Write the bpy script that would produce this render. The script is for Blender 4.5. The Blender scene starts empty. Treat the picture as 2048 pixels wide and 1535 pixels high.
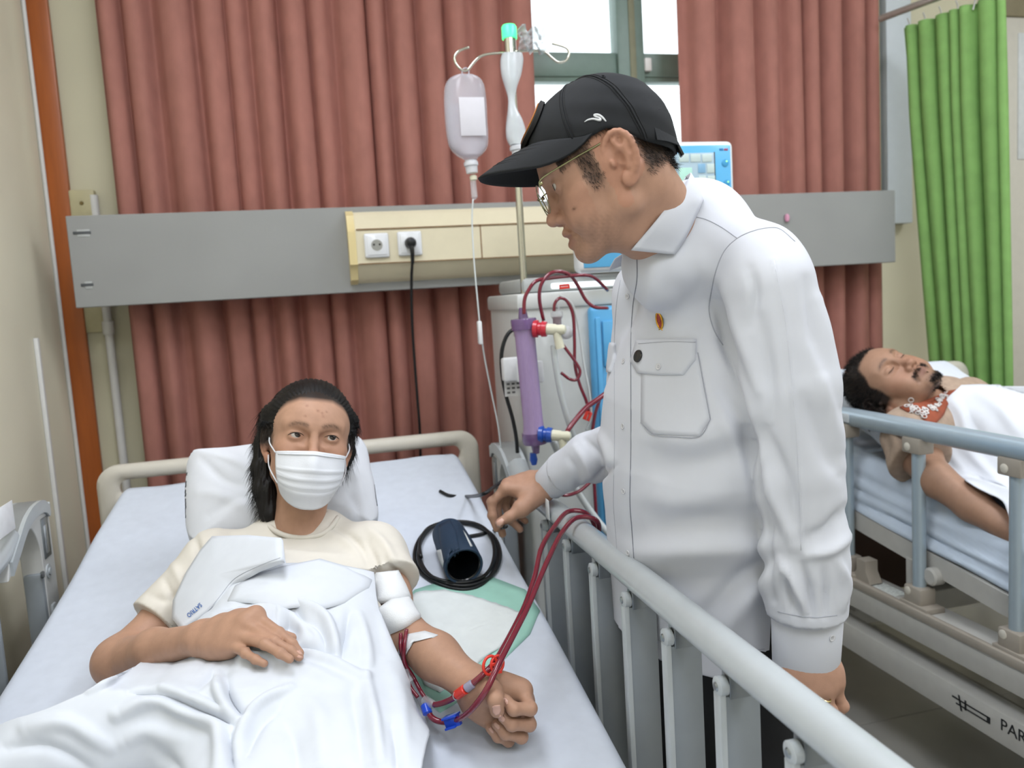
import bpy, bmesh, math, random
import numpy as np
from mathutils import Vector, Matrix
from mathutils.bvhtree import BVHTree
random.seed(7); RNG = np.random.default_rng(7)
SC = bpy.context.scene
COL = SC.collection

# ------------------------------------------------------------------ camera
CAMH = 1.36
F_PX = 1600.0
YAW, PITCH, ROLL = (math.radians(a) for a in (13.84, 6.02, -3.5))
def _cam_axes():
    cy, sy = math.cos(YAW), math.sin(YAW)
    f = np.array([sy*math.cos(PITCH), cy*math.cos(PITCH), -math.sin(PITCH)])
    r = np.array([cy, -sy, 0.0]); u = np.cross(r, f)
    c, s = math.cos(ROLL), math.sin(ROLL)
    return np.array([c*r+s*u, -s*r+c*u, f])
CM = _cam_axes()
CP = np.array([0.0, 0.0, CAMH])
cam_data = bpy.data.cameras.new('camera'); cam = bpy.data.objects.new('camera', cam_data); COL.objects.link(cam)
cam_data.sensor_width = 36.0; cam_data.lens = F_PX/2048*36.0
cam_data.clip_start = 0.02
mw = Matrix.Identity(4)
for i in range(3):
    mw[i][0] = CM[0][i]; mw[i][1] = CM[1][i]; mw[i][2] = -CM[2][i]; mw[i][3] = CP[i]
cam.matrix_world = mw
SC.camera = cam
cam_data.dof.use_dof = True; cam_data.dof.focus_distance = 1.25; cam_data.dof.aperture_fstop = 4.5

# ------------------------------------------------------------------ world, exposure
w = bpy.data.worlds.new('overcast_sky'); SC.world = w; w.use_nodes = True
bg = w.node_tree.nodes['Background']; bg.inputs[0].default_value = (0.86, 0.95, 1.0, 1); bg.inputs[1].default_value = 2.6
SC.view_settings.view_transform = 'Standard'; SC.view_settings.look = 'None'
SC.view_settings.exposure = -0.2; SC.view_settings.gamma = 1.0; SC.view_settings.use_curve_mapping = False
SC.cycles.use_denoising = True; SC.cycles.use_light_tree = False
SC.cycles.max_bounces = 4; SC.cycles.diffuse_bounces = 2; SC.cycles.glossy_bounces = 2; SC.cycles.transmission_bounces = 4; SC.cycles.use_adaptive_sampling = True; SC.cycles.adaptive_threshold = 0.05; SC.cycles.caustics_reflective = False; SC.cycles.caustics_refractive = False; SC.cycles.transparent_max_bounces = 8
LAMP_STRENGTH = 11.5

# ------------------------------------------------------------------ layout helpers: a point seen along a sight line at a given distance
def ray(px, py):
    return CM.T @ np.array([(px-1024)/F_PX, (767.5-py)/F_PX, 1.0])
def P(px, py, D): return CP + ray(px, py)*D
def atY(px, py, Y): d = ray(px, py); return CP + d*(Y/d[1])
def atX(px, py, X): d = ray(px, py); return CP + d*(X/d[0])
def atZ(px, py, Z): d = ray(px, py); return CP + d*((Z-CAMH)/d[2])

# ------------------------------------------------------------------ materials
def lin(c):
    if isinstance(c, str):
        c = c.lstrip('#'); c = [int(c[i:i+2], 16)/255 for i in (0, 2, 4)]
    return tuple(x/12.92 if x <= 0.04045 else ((x+0.055)/1.055)**2.4 for x in c)
MATS = {}
def mat(name, col, rough=0.5, metal=0.0, var=0.06, scale=30.0, bump=0.0, bscale=200.0, trans=0.0, alpha=1.0,
        sss=0.0, coat=0.0, emit=0.0, sheen=0.0, ior=1.45, attr=None, transl=0.0, weave=0.0, spec=0.5, stretch=None):
    """Principled material with procedural colour variation and relief."""
    if name in MATS: return MATS[name]
    m = bpy.data.materials.new(name); m.use_nodes = True
    nt = m.node_tree; N = nt.nodes; L = nt.links
    b = N['Principled BSDF']; out = N['Material Output']
    c = lin(col)
    tc = N.new('ShaderNodeTexCoord')
    vec = tc.outputs['Object']
    if stretch:
        mp = N.new('ShaderNodeMapping'); mp.inputs['Scale'].default_value = stretch
        L.new(vec, mp.inputs[0]); vec = mp.outputs[0]
    no = N.new('ShaderNodeTexNoise'); no.inputs['Scale'].default_value = scale; no.inputs['Detail'].default_value = 2
    L.new(vec, no.inputs['Vector'])
    ramp = N.new('ShaderNodeMapRange'); ramp.inputs[3].default_value = 1-var; ramp.inputs[4].default_value = 1+var
    ramp.inputs[1].default_value = 0.25; ramp.inputs[2].default_value = 0.75
    L.new(no.outputs['Fac'], ramp.inputs[0])
    mix = N.new('ShaderNodeMix'); mix.data_type = 'RGBA'; mix.blend_type = 'MULTIPLY'; mix.inputs[0].default_value = 1.0
    if attr:
        at = N.new('ShaderNodeAttribute'); at.attribute_name = attr
        L.new(at.outputs['Color'], mix.inputs[6])
    else:
        mix.inputs[6].default_value = (*c, 1)
    L.new(ramp.outputs[0], mix.inputs[7])
    L.new(mix.outputs[2], b.inputs['Base Color'])
    b.inputs['Roughness'].default_value = rough; b.inputs['Metallic'].default_value = metal
    b.inputs['IOR'].default_value = ior; b.inputs['Alpha'].default_value = alpha
    b.inputs['Transmission Weight'].default_value = trans
    b.inputs['Coat Weight'].default_value = coat
    b.inputs['Specular IOR Level'].default_value = spec
    if sheen: b.inputs['Sheen Weight'].default_value = sheen
    if sss:
        b.inputs['Subsurface Weight'].default_value = sss
        b.inputs['Subsurface Radius'].default_value = (1.0, 0.35, 0.2); b.inputs['Subsurface Scale'].default_value = 0.006
    if emit:
        b.inputs['Emission Color'].default_value = (*c, 1); b.inputs['Emission Strength'].default_value = emit
    if bump and bscale < 1000:
        n2 = N.new('ShaderNodeTexNoise'); n2.inputs['Scale'].default_value = bscale; n2.inputs['Detail'].default_value = 2
        L.new(vec, n2.inputs['Vector'])
        bp = N.new('ShaderNodeBump'); bp.inputs['Strength'].default_value = bump; bp.inputs['Distance'].default_value = 0.002
        L.new(n2.outputs['Fac'], bp.inputs['Height']); L.new(bp.outputs[0], b.inputs['Normal'])
    elif weave:
        wv = N.new('ShaderNodeTexWave'); wv.inputs['Scale'].default_value = weave; wv.bands_direction = 'Z'; wv.inputs['Distortion'].default_value = 1.0
        L.new(vec, wv.inputs['Vector'])
        bp = N.new('ShaderNodeBump'); bp.inputs['Strength'].default_value = 0.15; bp.inputs['Distance'].default_value = 0.001
        L.new(wv.outputs['Fac'], bp.inputs['Height']); L.new(bp.outputs[0], b.inputs['Normal'])
    if transl:
        t = N.new('ShaderNodeBsdfTranslucent'); L.new(mix.outputs[2], t.inputs[0])
        ms = N.new('ShaderNodeMixShader'); ms.inputs[0].default_value = transl
        L.new(b.outputs[0], ms.inputs[1]); L.new(t.outputs[0], ms.inputs[2]); L.new(ms.outputs[0], out.inputs[0])
    MATS[name] = m
    return m

# ------------------------------------------------------------------ objects
def tag(o, label=None, cat=None, group=None, kind=None):
    if label: o['label'] = label
    if cat: o['category'] = cat
    if group: o['group'] = group
    if kind: o['kind'] = kind
    return o
def thing(name, label, cat, loc=(0, 0, 0), group=None):
    o = bpy.data.objects.new(name, None); COL.objects.link(o); o.location = loc; o.empty_display_size = 0.05
    return tag(o, label, cat, group)
def _wloc(p):
    v = Vector((0, 0, 0))
    while p is not None: v += p.location; p = p.parent
    return v
def obj(name, V, Fs, m=None, parent=None, smooth=False, cols=None, auto=None):
    """one mesh object; V in world coordinates"""
    me = bpy.data.meshes.new(name)
    V = np.asarray(V, float)
    off = np.array(_wloc(parent)) if parent is not None else (V.min(0)+V.max(0))/2
    if parent is None: off = np.array([off[0], off[1], V[:, 2].min()])
    me.from_pydata((V-off).tolist(), [], [tuple(f) for f in Fs]) if not isinstance(Fs, np.ndarray) else _fast(me, V-off, Fs)
    me.validate(clean_customdata=False)
    if m: me.materials.append(m)
    if smooth: me.polygons.foreach_set('use_smooth', [True]*len(me.polygons))
    if cols is not None:
        a = me.color_attributes.new('col', 'FLOAT_COLOR', 'POINT')
        c4 = np.ones((len(me.vertices), 4), np.float32); c4[:, :3] = cols
        a.data.foreach_set('color', c4.ravel())
    o = bpy.data.objects.new(name, me); COL.objects.link(o)
    if parent is not None: o.parent = parent
    else: o.location = off
    if auto is not None:
        for p in me.polygons: p.use_smooth = True
        try: me.set_sharp_from_angle(angle=math.radians(auto))
        except Exception: pass
    return o
def _fast(me, V, Q):
    k = Q.shape[1]
    me.vertices.add(len(V)); me.vertices.foreach_set('co', V.astype(np.float32).ravel())
    me.loops.add(Q.size); me.loops.foreach_set('vertex_index', Q.astype(np.int32).ravel())
    me.polygons.add(len(Q)); me.polygons.foreach_set('loop_start', np.arange(0, Q.size, k, dtype=np.int32))
    me.update(calc_edges=True)
def struct(o): o['kind'] = 'structure'; return o

class MB:
    """collects shapes of ONE part"""
    def __init__(s): s.V = []; s.F = []
    def add(s, V, F):
        n = len(s.V); s.V += [tuple(float(a) for a in v) for v in V]; s.F += [tuple(i+n for i in f) for f in F]; return s
    def box(s, a, b, bev=0.0, M=None, seg=2):
        a, b = np.minimum(a, b), np.maximum(a, b)
        bm = bmesh.new(); bmesh.ops.create_cube(bm, size=1.0)
        for v in bm.verts: v.co = Vector([(a[i]+b[i])/2 + v.co[i]*(b[i]-a[i]) for i in range(3)])
        if bev > 0:
            bmesh.ops.bevel(bm, geom=bm.edges[:]+bm.verts[:], offset=min(bev, 0.49*min(b-a)), segments=seg, profile=0.5, affect='EDGES')
        if M is not None: bm.transform(M)
        bm.verts.index_update()
        V = [v.co[:] for v in bm.verts]; F = [[v.index for v in f.verts] for f in bm.faces]; bm.free()
        return s.add(V, F)
    def tube(s, pts, r, n=10, cap=True, closed=False):
        V, F = sweep(pts, r, n, cap, closed); return s.add(V, F)
    def cyl(s, a, b, r, r2=None, n=20):
        return s.tube([a, b], [r, r if r2 is None else r2], n)
    def lathe(s, a, axis, prof, n=24):
        """prof: list of (dist along axis, radius)"""
        ax = np.array(axis, float); ax /= np.linalg.norm(ax); a = np.array(a, float)
        t = np.array([1, 0, 0]) if abs(ax[0]) < .8 else np.array([0, 1, 0])
        e1 = np.cross(ax, t); e1 /= np.linalg.norm(e1); e2 = np.cross(ax, e1)
        V = []; F = []
        for (h, r) in prof:
            for k in range(n):
                q = 2*math.pi*k/n; V.append(a+ax*h+(e1*math.cos(q)+e2*math.sin(q))*max(r, 1e-5))
        for i in range(len(prof)-1):
            for k in range(n):
                F.append((i*n+k, i*n+(k+1) % n, (i+1)*n+(k+1) % n, (i+1)*n+k))
        F.append(tuple(range(n-1, -1, -1))); F.append(tuple(range((len(prof)-1)*n, len(prof)*n)))
        return s.add(V, F)
    def prism(s, poly, d):
        """closed planar polygon (3D points) extruded by vector d"""
        n = len(poly); d = np.array(d, float)
        V = [np.array(p, float) for p in poly]; V += [p+d for p in V]
        F = [tuple(range(n)), tuple(range(2*n-1, n-1, -1))]+[(i, (i+1) % n, (i+1) % n+n, i+n) for i in range(n)]
        return s.add(V, F)
    def build(s, name, m, parent=None, auto=35, smooth=False):
        o = obj(name, s.V, s.F, m, parent, smooth=smooth, auto=None if smooth else auto)
        bm = bmesh.new(); bm.from_mesh(o.data); bmesh.ops.recalc_face_normals(bm, faces=bm.faces); bm.to_mesh(o.data); bm.free()
        return o
def cr(pts, k=8):
    """Catmull-Rom through points (rows of any width)"""
    p = np.asarray(pts, float); p = np.vstack([2*p[0]-p[1], p, 2*p[-1]-p[-2]]); out = []
    for i in range(1, len(p)-2):
        for t in np.linspace(0, 1, k, endpoint=False):
            a, b, c, d = p[i-1], p[i], p[i+1], p[i+2]
            out.append(0.5*((2*b)+(c-a)*t+(2*a-5*b+4*c-d)*t*t+(3*b-a-3*c+d)*t**3))
    out.append(p[-2]); return np.array(out)
def sweep(pts, r, n=10, cap=True, closed=False, prof=None, up=None):
    pts = np.asarray(pts, float); m = len(pts)
    r = np.full(m, r, float) if np.isscalar(r) else np.asarray(r, float)
    if len(r) != m: r = np.interp(np.linspace(0, 1, m), np.linspace(0, 1, len(r)), r)
    if closed: T = np.roll(pts, -1, 0)-np.roll(pts, 1, 0)
    else: T = np.gradient(pts, axis=0) if m > 2 else np.repeat([pts[1]-pts[0]], 2, 0)
    T /= np.linalg.norm(T, axis=1)[:, None]+1e-12
    ref = np.array(up, float) if up is not None else (np.array([0, 0, 1.0]) if abs(T[0][2]) < .9 else np.array([1.0, 0, 0]))
    e = np.cross(T[0], ref); e /= np.linalg.norm(e); V = []
    if prof is None:
        q = np.linspace(0, 2*math.pi, n, endpoint=False); prof = np.c_[np.cos(q), np.sin(q)]
    prof = np.asarray(prof, float); n = len(prof)
    for i in range(m):
        if up is not None: e = np.cross(T[i], ref)
        e = e-T[i]*np.dot(e, T[i]); e /= np.linalg.norm(e)+1e-12; f = np.cross(T[i], e)
        V.append(pts[i]+r[i]*(prof[:, :1]*e+prof[:, 1:2]*f))
    V = np.concatenate(V); F = []
    for i in range(m if closed else m-1):
        j = (i+1) % m
        for k in range(n): F.append((i*n+k, i*n+(k+1) % n, j*n+(k+1) % n, j*n+k))
    if cap and not closed: F += [tuple(range(n-1, -1, -1)), tuple(range((m-1)*n, m*n))]
    return V, F
def tube_obj(name, pts, r, m, parent=None, k=8, n=10):
    V, F = sweep(cr(pts, k), r, n); return obj(name, V, F, m, parent, smooth=True)
def grid(nu, nv):
    i, j = np.meshgrid(np.arange(nu-1), np.arange(nv-1), indexing='ij'); a = (i*nv+j).ravel()
    return np.stack([a, a+nv, a+nv+1, a+1], 1)
def text_mesh(name, body, size, M, m, parent=None, ext=0.0004, bold=0.0):
    c = bpy.data.curves.new(name, 'FONT'); c.body = body; c.size = size; c.extrude = ext; c.align_x = 'LEFT'; c.offset = bold
    c.resolution_u = 3
    o = bpy.data.objects.new(name, c); COL.objects.link(o)
    bpy.context.view_layer.update()
    dg = bpy.context.evaluated_depsgraph_get(); me = bpy.data.meshes.new_from_object(o.evaluated_get(dg))
    bpy.data.objects.remove(o); bpy.data.curves.remove(c)
    me.transform(M)
    V = np.array([v.co[:] for v in me.vertices]); Fs = [tuple(p.vertices) for p in me.polygons]
    bpy.data.meshes.remove(me)
    return obj(name, V, Fs, m, parent)
def frame(o, x, y):
    """matrix with local x along x, local y towards y"""
    x = Vector(x).normalized(); y = Vector(y); y = (y-x*y.dot(x)).normalized(); z = x.cross(y)
    M = Matrix.Identity(4)
    for i in range(3): M[i][0] = x[i]; M[i][1] = y[i]; M[i][2] = z[i]; M[i][3] = o[i]
    return M
def bvh_of(*objs):
    V = []; Fs = []; n = 0
    for o in objs:
        me = o.data; co = np.empty(len(me.vertices)*3, np.float32); me.vertices.foreach_get('co', co)
        co = co.reshape(-1, 3)+np.array(_wloc(o)); ls = np.empty(len(me.polygons), np.int32); lt = ls.copy()
        me.polygons.foreach_get('loop_start', ls); me.polygons.foreach_get('loop_total', lt)
        li = np.empty(len(me.loops), np.int32); me.loops.foreach_get('vertex_index', li); li = li+n
        V += co.tolist()
        if (lt == 4).all(): Fs += li.reshape(-1, 4).tolist()
        else: Fs += [li[a:a+k].tolist() for a, k in zip(ls, lt)]
        n += len(co)
    return BVHTree.FromPolygons(V, Fs)
def hit(b, px, py):
    d = Vector(ray(px, py)).normalized(); r = b.ray_cast(Vector(CP), d)
    if r[0] is None:
        return None, None
    n = r[1]
    if n.dot(d) > 0: n = -n
    return np.array(r[0]), np.array(n)
def patch(name, b, poly, m, parent, off=0.001, th=0.001, rings=4, dens=6, smooth=True, dome=0.0, fit=0):
    """thin piece of cloth / plate lying on a surface, outlined by sight lines"""
    pl = []
    for i in range(len(poly)):
        a = np.array(poly[i], float); c = np.array(poly[(i+1) % len(poly)], float)
        pl += [a+(c-a)*t for t in np.linspace(0, 1, dens, endpoint=False)]
    pl = np.array(pl); c = pl.mean(0); n = len(pl); V = []; N = []; last = hit(b, *c)
    if last[0] is None: return None
    rr = [s for s in np.linspace(1, 0, rings, endpoint=False)]
    for s in rr+[0]:
        for q in (pl if s > 0 else [c]):
            x = c+(q-c)*s; h, nn = hit(b, *x)
            if h is None:
                for s2 in (s*.97, s*.94, s*.9, s*.8, .5, .2, 0):
                    h, nn = hit(b, *(c+(q-c)*s2))
                    if h is not None: break
            if h is None: h, nn = last
            last = (h, nn); V.append(h); N.append(nn)
    V = np.array(V); N = np.array(N)
    if fit:      # stiff cloth bridges the hollows below it: smooth the distance over the outline
        UV = np.array([c+(q-c)*s for s in rr for q in pl]+[c]); x, y = ((UV-c)/np.abs(pl-c).max()).T
        A = np.stack([x**i*y**j for i in range(fit+1) for j in range(fit+1-i)], 1); D = np.linalg.norm(V-CP, axis=1)
        co, *_ = np.linalg.lstsq(A, D, rcond=None); S = A@co; S = S-np.percentile(np.maximum(S-D, 0), 92)
        V = CP+(V-CP)*(S/D)[:, None]; N = np.tile(N.mean(0)/np.linalg.norm(N.mean(0)), (len(V), 1))
    hgt = np.r_[np.repeat([off+th*(0.3+0.7*(1-s**4))+dome*(1-s*s) for s in rr], n), off+th+dome]
    T = V+N*hgt[:, None]; F = []
    for i in range(rings-1):
        for k in range(n): F.append((i*n+k, i*n+(k+1) % n, (i+1)*n+(k+1) % n, (i+1)*n+k))
    for k in range(n): F.append(((rings-1)*n+k, (rings-1)*n+(k+1) % n, rings*n))
    base = len(T); low = V[:n]-N[:n]*0.001
    for k in range(n): F.append((k, base+k, base+(k+1) % n, (k+1) % n))
    o = obj(name, np.vstack([T, low]), F, m, parent, smooth=smooth)
    bm = bmesh.new(); bm.from_mesh(o.data); bmesh.ops.recalc_face_normals(bm, faces=bm.faces); bm.to_mesh(o.data); bm.free()
    return o
def seam(name, b, pts, m, parent, r=0.0006, off=0.0003, k=6):
    out = []
    for q in cr(pts, k):
        h, n = hit(b, *q)
        if h is not None: out.append(h+n*off)
    if len(out) < 2: return None
    V, F = sweep(out, r, 6); return obj(name, V, F, m, parent, smooth=True)
# ================================================================== setting
YW = 2.72; XL = -0.735; XR = 3.6; ZC = 2.95; YB = -1.6
m_wall = mat('cream_wall_paint', '#eee8d0', 0.6, var=0.05, scale=3, bump=0.08, bscale=60)
m_wallb = mat('olive_cream_wall_paint', '#d9d4b8', 0.6, var=0.05, scale=3, bump=0.08, bscale=60)
m_ceil = mat('white_ceiling_paint', '#e8e8e4', 0.8, var=0.02)
m_tile = mat('grey_floor_tile', '#b9b7b0', 0.22, var=0.07, scale=6)
m_grout = mat('dark_grout', '#5d5b57', 0.8)
m_orange = mat('orange_varnished_wood', '#b0602c', 0.35, var=0.14, scale=9, stretch=(6, 6, 0.5))
m_white = mat('white_paint', '#e4e4e0', 0.45, var=0.03)
m_frame = mat('green_grey_window_frame', '#71867c', 0.4, var=0.05)
m_frame2 = mat('ochre_sealant', '#83836a', 0.6)
m_glass = mat('window_glass', '#ffffff', 0.02, trans=1.0, alpha=0.15, ior=1.05)

fl = struct(MB().box((XL-.1, YB, -0.06), (XR+.1, YW+.2, -0.006)).build('floor', m_grout))
TW = 0.6
y0 = atZ(1690, 1455, 0)[1]
tm = None
for iy in range(-6, 3):
    for ix in range(-2, 8):
        xa = -0.35+ix*TW; ya = y0+iy*TW
        xb, yb = xa+TW-.003, ya+TW-.003
        xa, xb = max(xa, XL), min(xb, XR); ya, yb = max(ya, YB), min(yb, YW)
        if xb-xa < .02 or yb-ya < .02: continue
        MB().box((xa, ya, -0.01), (xb, yb, 0.0), 0.0015, seg=1).build('tile', m_tile, fl)
# back wall round a wide window
WX0, WX1, WZ0, WZ1 = -0.30, 1.95, 1.20, 2.75
wb = MB()
wb.box((XL-.12, YW, 0), (WX0, YW+.12, ZC)).box((WX1, YW, 0), (XR+.1, YW+.12, ZC)).box((WX0, YW, 0), (WX1, YW+.12, WZ0)).box((WX0, YW, WZ1), (WX1, YW+.12, ZC))
struct(wb.build('wall_back', m_wallb))
struct(MB().box((XL-.12, YB, 0), (XL, YW, ZC)).build('wall_left', m_wall))
struct(MB().box((XR, YB, 0), (XR+.12, YW, ZC)).build('wall_right', m_wall))
struct(MB().box((XL-.12, YB-.12, 0), (XR+.12, YB, ZC)).build('wall_front', m_wall))
struct(MB().box((XL-.12, YB, ZC), (XR+.12, YW+.12, ZC+.1)).build('ceiling', m_ceil))
# window
yf = YW+.02
win = thing('window_1', None, None, (0.8, yf, WZ0)); win['kind'] = 'structure'
def wbar(name, x0, x1, z0, z1, y=0.0, d=.05, m=None): return MB().box((x0, yf+y, z0), (x1, yf+y+d, z1), .004).build(name, m or m_frame, win)
TZ0 = atY(1150, 163, yf)[2]; TZ1 = atY(1150, 104, yf)[2]     # transom
xa = atY(1231, 60, yf)[0]; xb = atY(1284, 60, yf)[0]
wbar('window_frame', WX0, WX0+.05, WZ0, WZ1); wbar('window_frame', WX1-.05, WX1, WZ0, WZ1)
wbar('window_frame', WX0+.05, WX1-.05, WZ0, WZ0+.05); wbar('window_frame', WX0+.05, WX1-.05, WZ1-.05, WZ1)
mull = [(-.0+.38-.05, .38+.05), (xa, xb), (1.60, 1.69)]
segs = [WX0+.05]+[v for p in mull for v in p]+[WX1-.05]
for p in mull:
    wbar('mullion', p[0], p[1], WZ0+.05, WZ1-.05, -.012, .07)
    wbar('sealant_strip', (p[0]+p[1])/2-.006, (p[0]+p[1])/2+.018, WZ0+.05, WZ1-.05, -.016, .006, m_frame2)
for i in range(0, len(segs), 2):
    wbar('transom', segs[i], segs[i+1], TZ0, TZ1)
    wbar('transom_lip', segs[i], segs[i+1], TZ0+.016, TZ0+.022, -.008, .01)
    for z0, z1 in ((WZ0+.05, TZ0), (TZ1, WZ1-.05)):
        MB().box((segs[i], yf+.02, z0), (segs[i+1], yf+.026, z1)).build('pane', m_glass, win)
lx = atY(1292, 130, yf)[0]; lz = atY(1292, 130, yf)[2]
MB().box((lx-.012, yf-.02, lz-.025), (lx+.014, yf+.005, lz+.02), .004).build('latch', m_white, win)

# orange wooden trim with white beads in the corner
x1 = atY(142, 380, YW)[0]
t1 = MB().box((XL+.004, YW-.022, 0), (x1, YW-.001, ZC-.001), .004).build('trim_1', m_orange); struct(t1)
b1 = MB().tube([(XL+.006, YW-.026, 0.0), (XL+.006, YW-.026, ZC)], .006, 8).build('trim_2', m_white); struct(b1)
ya = atX(92, 880, XL)[1]
cd = MB().box((XL+.0005, ya-.008, .1), (XL+.012, ya+.008, atX(68, 676, XL)[2]), .002).build('wall_conduit', m_white)
tag(cd, 'thin off-white cable conduit running up the cream wall at far left', 'conduit')
# vertical white water pipe with junction boxes
px_ = atY(225, 700, YW)[0]
t = thing('wall_pipe', 'white vertical pipe on cream wall beside the orange wood trim', 'pipe', (px_, YW-.02, 0))
MB().cyl((px_, YW-.02, 0), (px_, YW-.02, 1.75), .0125).build('pipe', m_white, t)
z_ = atY(220, 655, YW)[2]
MB().lathe((px_, YW-.02, z_-.02), (0, 0, 1), [(0, .0125), (.001, .017), (.04, .017), (.041, .0125)]).build('pipe_coupling', m_white, t)
bx_ = atY(200, 635, YW); m_box = mat('aged_cream_plastic', '#c9c19a', 0.5)
t = MB().box((bx_[0]-.05, YW-.012, bx_[2]-.045), (bx_[0]+.03, YW-.0005, bx_[2]+.045), .004)
t = t.build('junction_plate', m_box); tag(t, 'small aged cream junction plate on wall below the grey board', 'wall plate')
bx_ = atY(169, 402, YW)
t = thing('wall_box', 'small cream wall box above the left end of the grey board', 'wall box', (bx_[0], YW, bx_[2]-.04))
MB().box((bx_[0]-.035, YW-.03, bx_[2]-.05), (bx_[0]+.035, YW-.0005, bx_[2]+.03), .005).build('box', m_box, t)
MB().lathe((bx_[0]-.002, YW-.034, bx_[2]-.01), (0, 1, 0), [(0, .004), (.004, .006)]).build('screw', mat('dull_brass', '#80704a', .4, .7), t)

# white vertical trunking right of the window
a = atY(1774, 200, YW-.05); b_ = atY(1826, 445, YW-.05)
t = MB().box((a[0], YW-.05, b_[2]), (b_[0], YW-.0005, ZC-.002), .004).build('wall_trunking', mat('pale_blue_white_plastic', '#d3dce0', .4, var=.02))
tag(t, 'wide white vertical cable trunking on wall left of the green curtain', 'trunking')
MB().box((a[0]-.03, YW-.03, b_[2]+.1), (a[0]-.012, YW-.0005, ZC-.002), .002).build('trim_3', m_box)['kind'] = 'structure'
# door at the far right
dx = atY(2022, 300, YW)[0]; dz = atY(2035, 40, YW)[2]
d = thing('door_1', None, None, (dx, YW, 0)); d['kind'] = 'structure'
MB().box((dx-.12, YW-.03, 0.001), (dx+.9, YW-.0005, dz), .004).build('door_leaf', mat('cream_door_paint', '#d9d5c8', .35, var=.03), d)
MB().box((dx-.16, YW-.04, dz), (dx+.94, YW-.0005, dz+.07), .004).build('door_frame', mat('brown_grey_door_frame', '#8d8469', .5), d)
MB().box((dx-.16, YW-.04, .001), (dx-.12, YW-.0005, dz), .004).build('door_frame', mat('brown_grey_door_frame', '#8d8469', .5), d)
MB().box((dx-.0, YW-.034, dz-.55), (dx+.75, YW-.028, dz-.06), .002).build('door_pane', mat('frosted_glass_white', '#dfe3e2', .3), d)

# ceiling lamps; the last, unseen behind the camera, is added as front fill
m_lamp = mat('lamp_diffuser', '#f2f6ff', .5, emit=LAMP_STRENGTH, var=0.0)
m_lbody = mat('lamp_housing_white', '#eeeeea', .4)
for i, (x, y) in enumerate([(1.5, -0.7), (-0.1, 1.15), (1.5, 1.15), (2.9, 0.9), (0.1, -0.8)]):
    t = thing('ceiling_lamp', ['flat white fluorescent ceiling lamp behind the camera above the aisle', 'flat white fluorescent ceiling lamp above the masked patient', 'flat white fluorescent ceiling lamp above the aisle near the standing man', 'flat white fluorescent ceiling lamp beyond the second bed', 'unseen flat white ceiling lamp added as front fill behind the camera above the foot of the first bed'][i], 'lamp', (x, y, ZC-.06), 'fluorescent ceiling lamps')
    MB().box((x-.31, y-.61, ZC-.06), (x+.31, y+.61, ZC-.0005), .006).build('housing', m_lbody, t)
    MB().box((x-.28, y-.58, ZC-.066), (x+.28, y+.58, ZC-.0605), .002).build('diffuser', m_lamp, t)

# ------------------------------------------------------------------ curtains
def curtain(name, label, m, top, bot, z0, z1, nfold, amp, seed, group=None, y_base=0.0, rows=60, cols=None, edge=None):
    """pleated hanging cloth. top/bot: lists of plan points (x,y); folds swing across the path"""
    rg = np.random.default_rng(seed)
    n = nfold*14+1
    u = np.linspace(0, 1, n)
    wd = rg.uniform(.55, 1.5, nfold); ed = np.r_[0, np.cumsum(wd)]/wd.sum()
    ph = np.interp(u, ed, np.arange(nfold+1))
    am = amp*np.interp(ph, np.arange(nfold+1), rg.uniform(.5, 1.3, nfold+1))
    v = np.linspace(0, 1, rows)
    def path(pts):
        pts = np.array(pts, float); s = np.r_[0, np.cumsum(np.linalg.norm(np.diff(pts, axis=0), axis=1))]; s /= s[-1]
        return np.c_[np.interp(u, s, pts[:, 0]), np.interp(u, s, pts[:, 1])]
    A, B = path(top), path(bot)
    dA = np.gradient(A, axis=0); nA = np.c_[-dA[:, 1], dA[:, 0]]; nA /= np.linalg.norm(nA, axis=1)[:, None]
    V = np.zeros((n, rows, 3)); ph2 = rg.uniform(0, 6.28, nfold+2)
    sway = np.interp(ph, np.arange(nfold+2), rg.uniform(-.35, .35, nfold+2))
    for j, t in enumerate(v):
        c = A*(1-t)+B*t
        p = ph+sway*t*.6
        wv = np.sin(2*math.pi*p); wv = np.sign(wv)*np.abs(wv)**.75
        gain = .55+.45*min(1, t*6)
        off = am*gain*wv+.25*am*np.sin(2*math.pi*p*2.3+3*t+1.2)*t
        lat = .35*am*np.cos(2*math.pi*p)*gain
        dn = dA/np.linalg.norm(dA, axis=1)[:, None]
        xy = c+nA*off[:, None]+dn*lat[:, None]
        V[:, j, :2] = xy; V[:, j, 2] = z1+(z0-z1)*t
    if edge is not None: V = edge(V, u, v)
    o = obj(name, V.reshape(-1, 3), grid(n, rows), m, None, smooth=True)
    md = o.modifiers.new('cloth_thickness', 'SOLIDIFY'); md.thickness = .0015
    return tag(o, label, 'curtain', group)
m_pink = mat('mauve_curtain_cloth', '#bb8174', .85, var=.08, scale=25, bump=.25, bscale=1900, transl=.22, stretch=(1, 1, .6))
m_green = mat('lime_green_curtain_cloth', '#98c774', .8, var=.08, scale=20, bump=.2, bscale=1900, transl=.25)
YC = 2.60
xl = atY(182, 30, YC)[0]; xr = atY(1062, 30, YC)[0]
xl2 = atY(268, 800, YC)[0]
curtain('window_curtain', 'wide mauve pleated curtain hanging behind the masked patient', m_pink, [(xl, YC), (xr, YC)], [(xl2, YC), (xr-.03, YC)], .35, 2.80, 15, .026, 3, 'mauve window curtains')
xl = atY(1352, 30, YC)[0]; xr = atY(1752, 30, YC)[0]
curtain('window_curtain', 'narrower mauve curtain hanging behind the standing man', m_pink, [(xl, YC), (xr, YC)], [(xl, YC), (xr-.01, YC)], .35, 2.80, 8, .026, 5, 'mauve window curtains')
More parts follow.
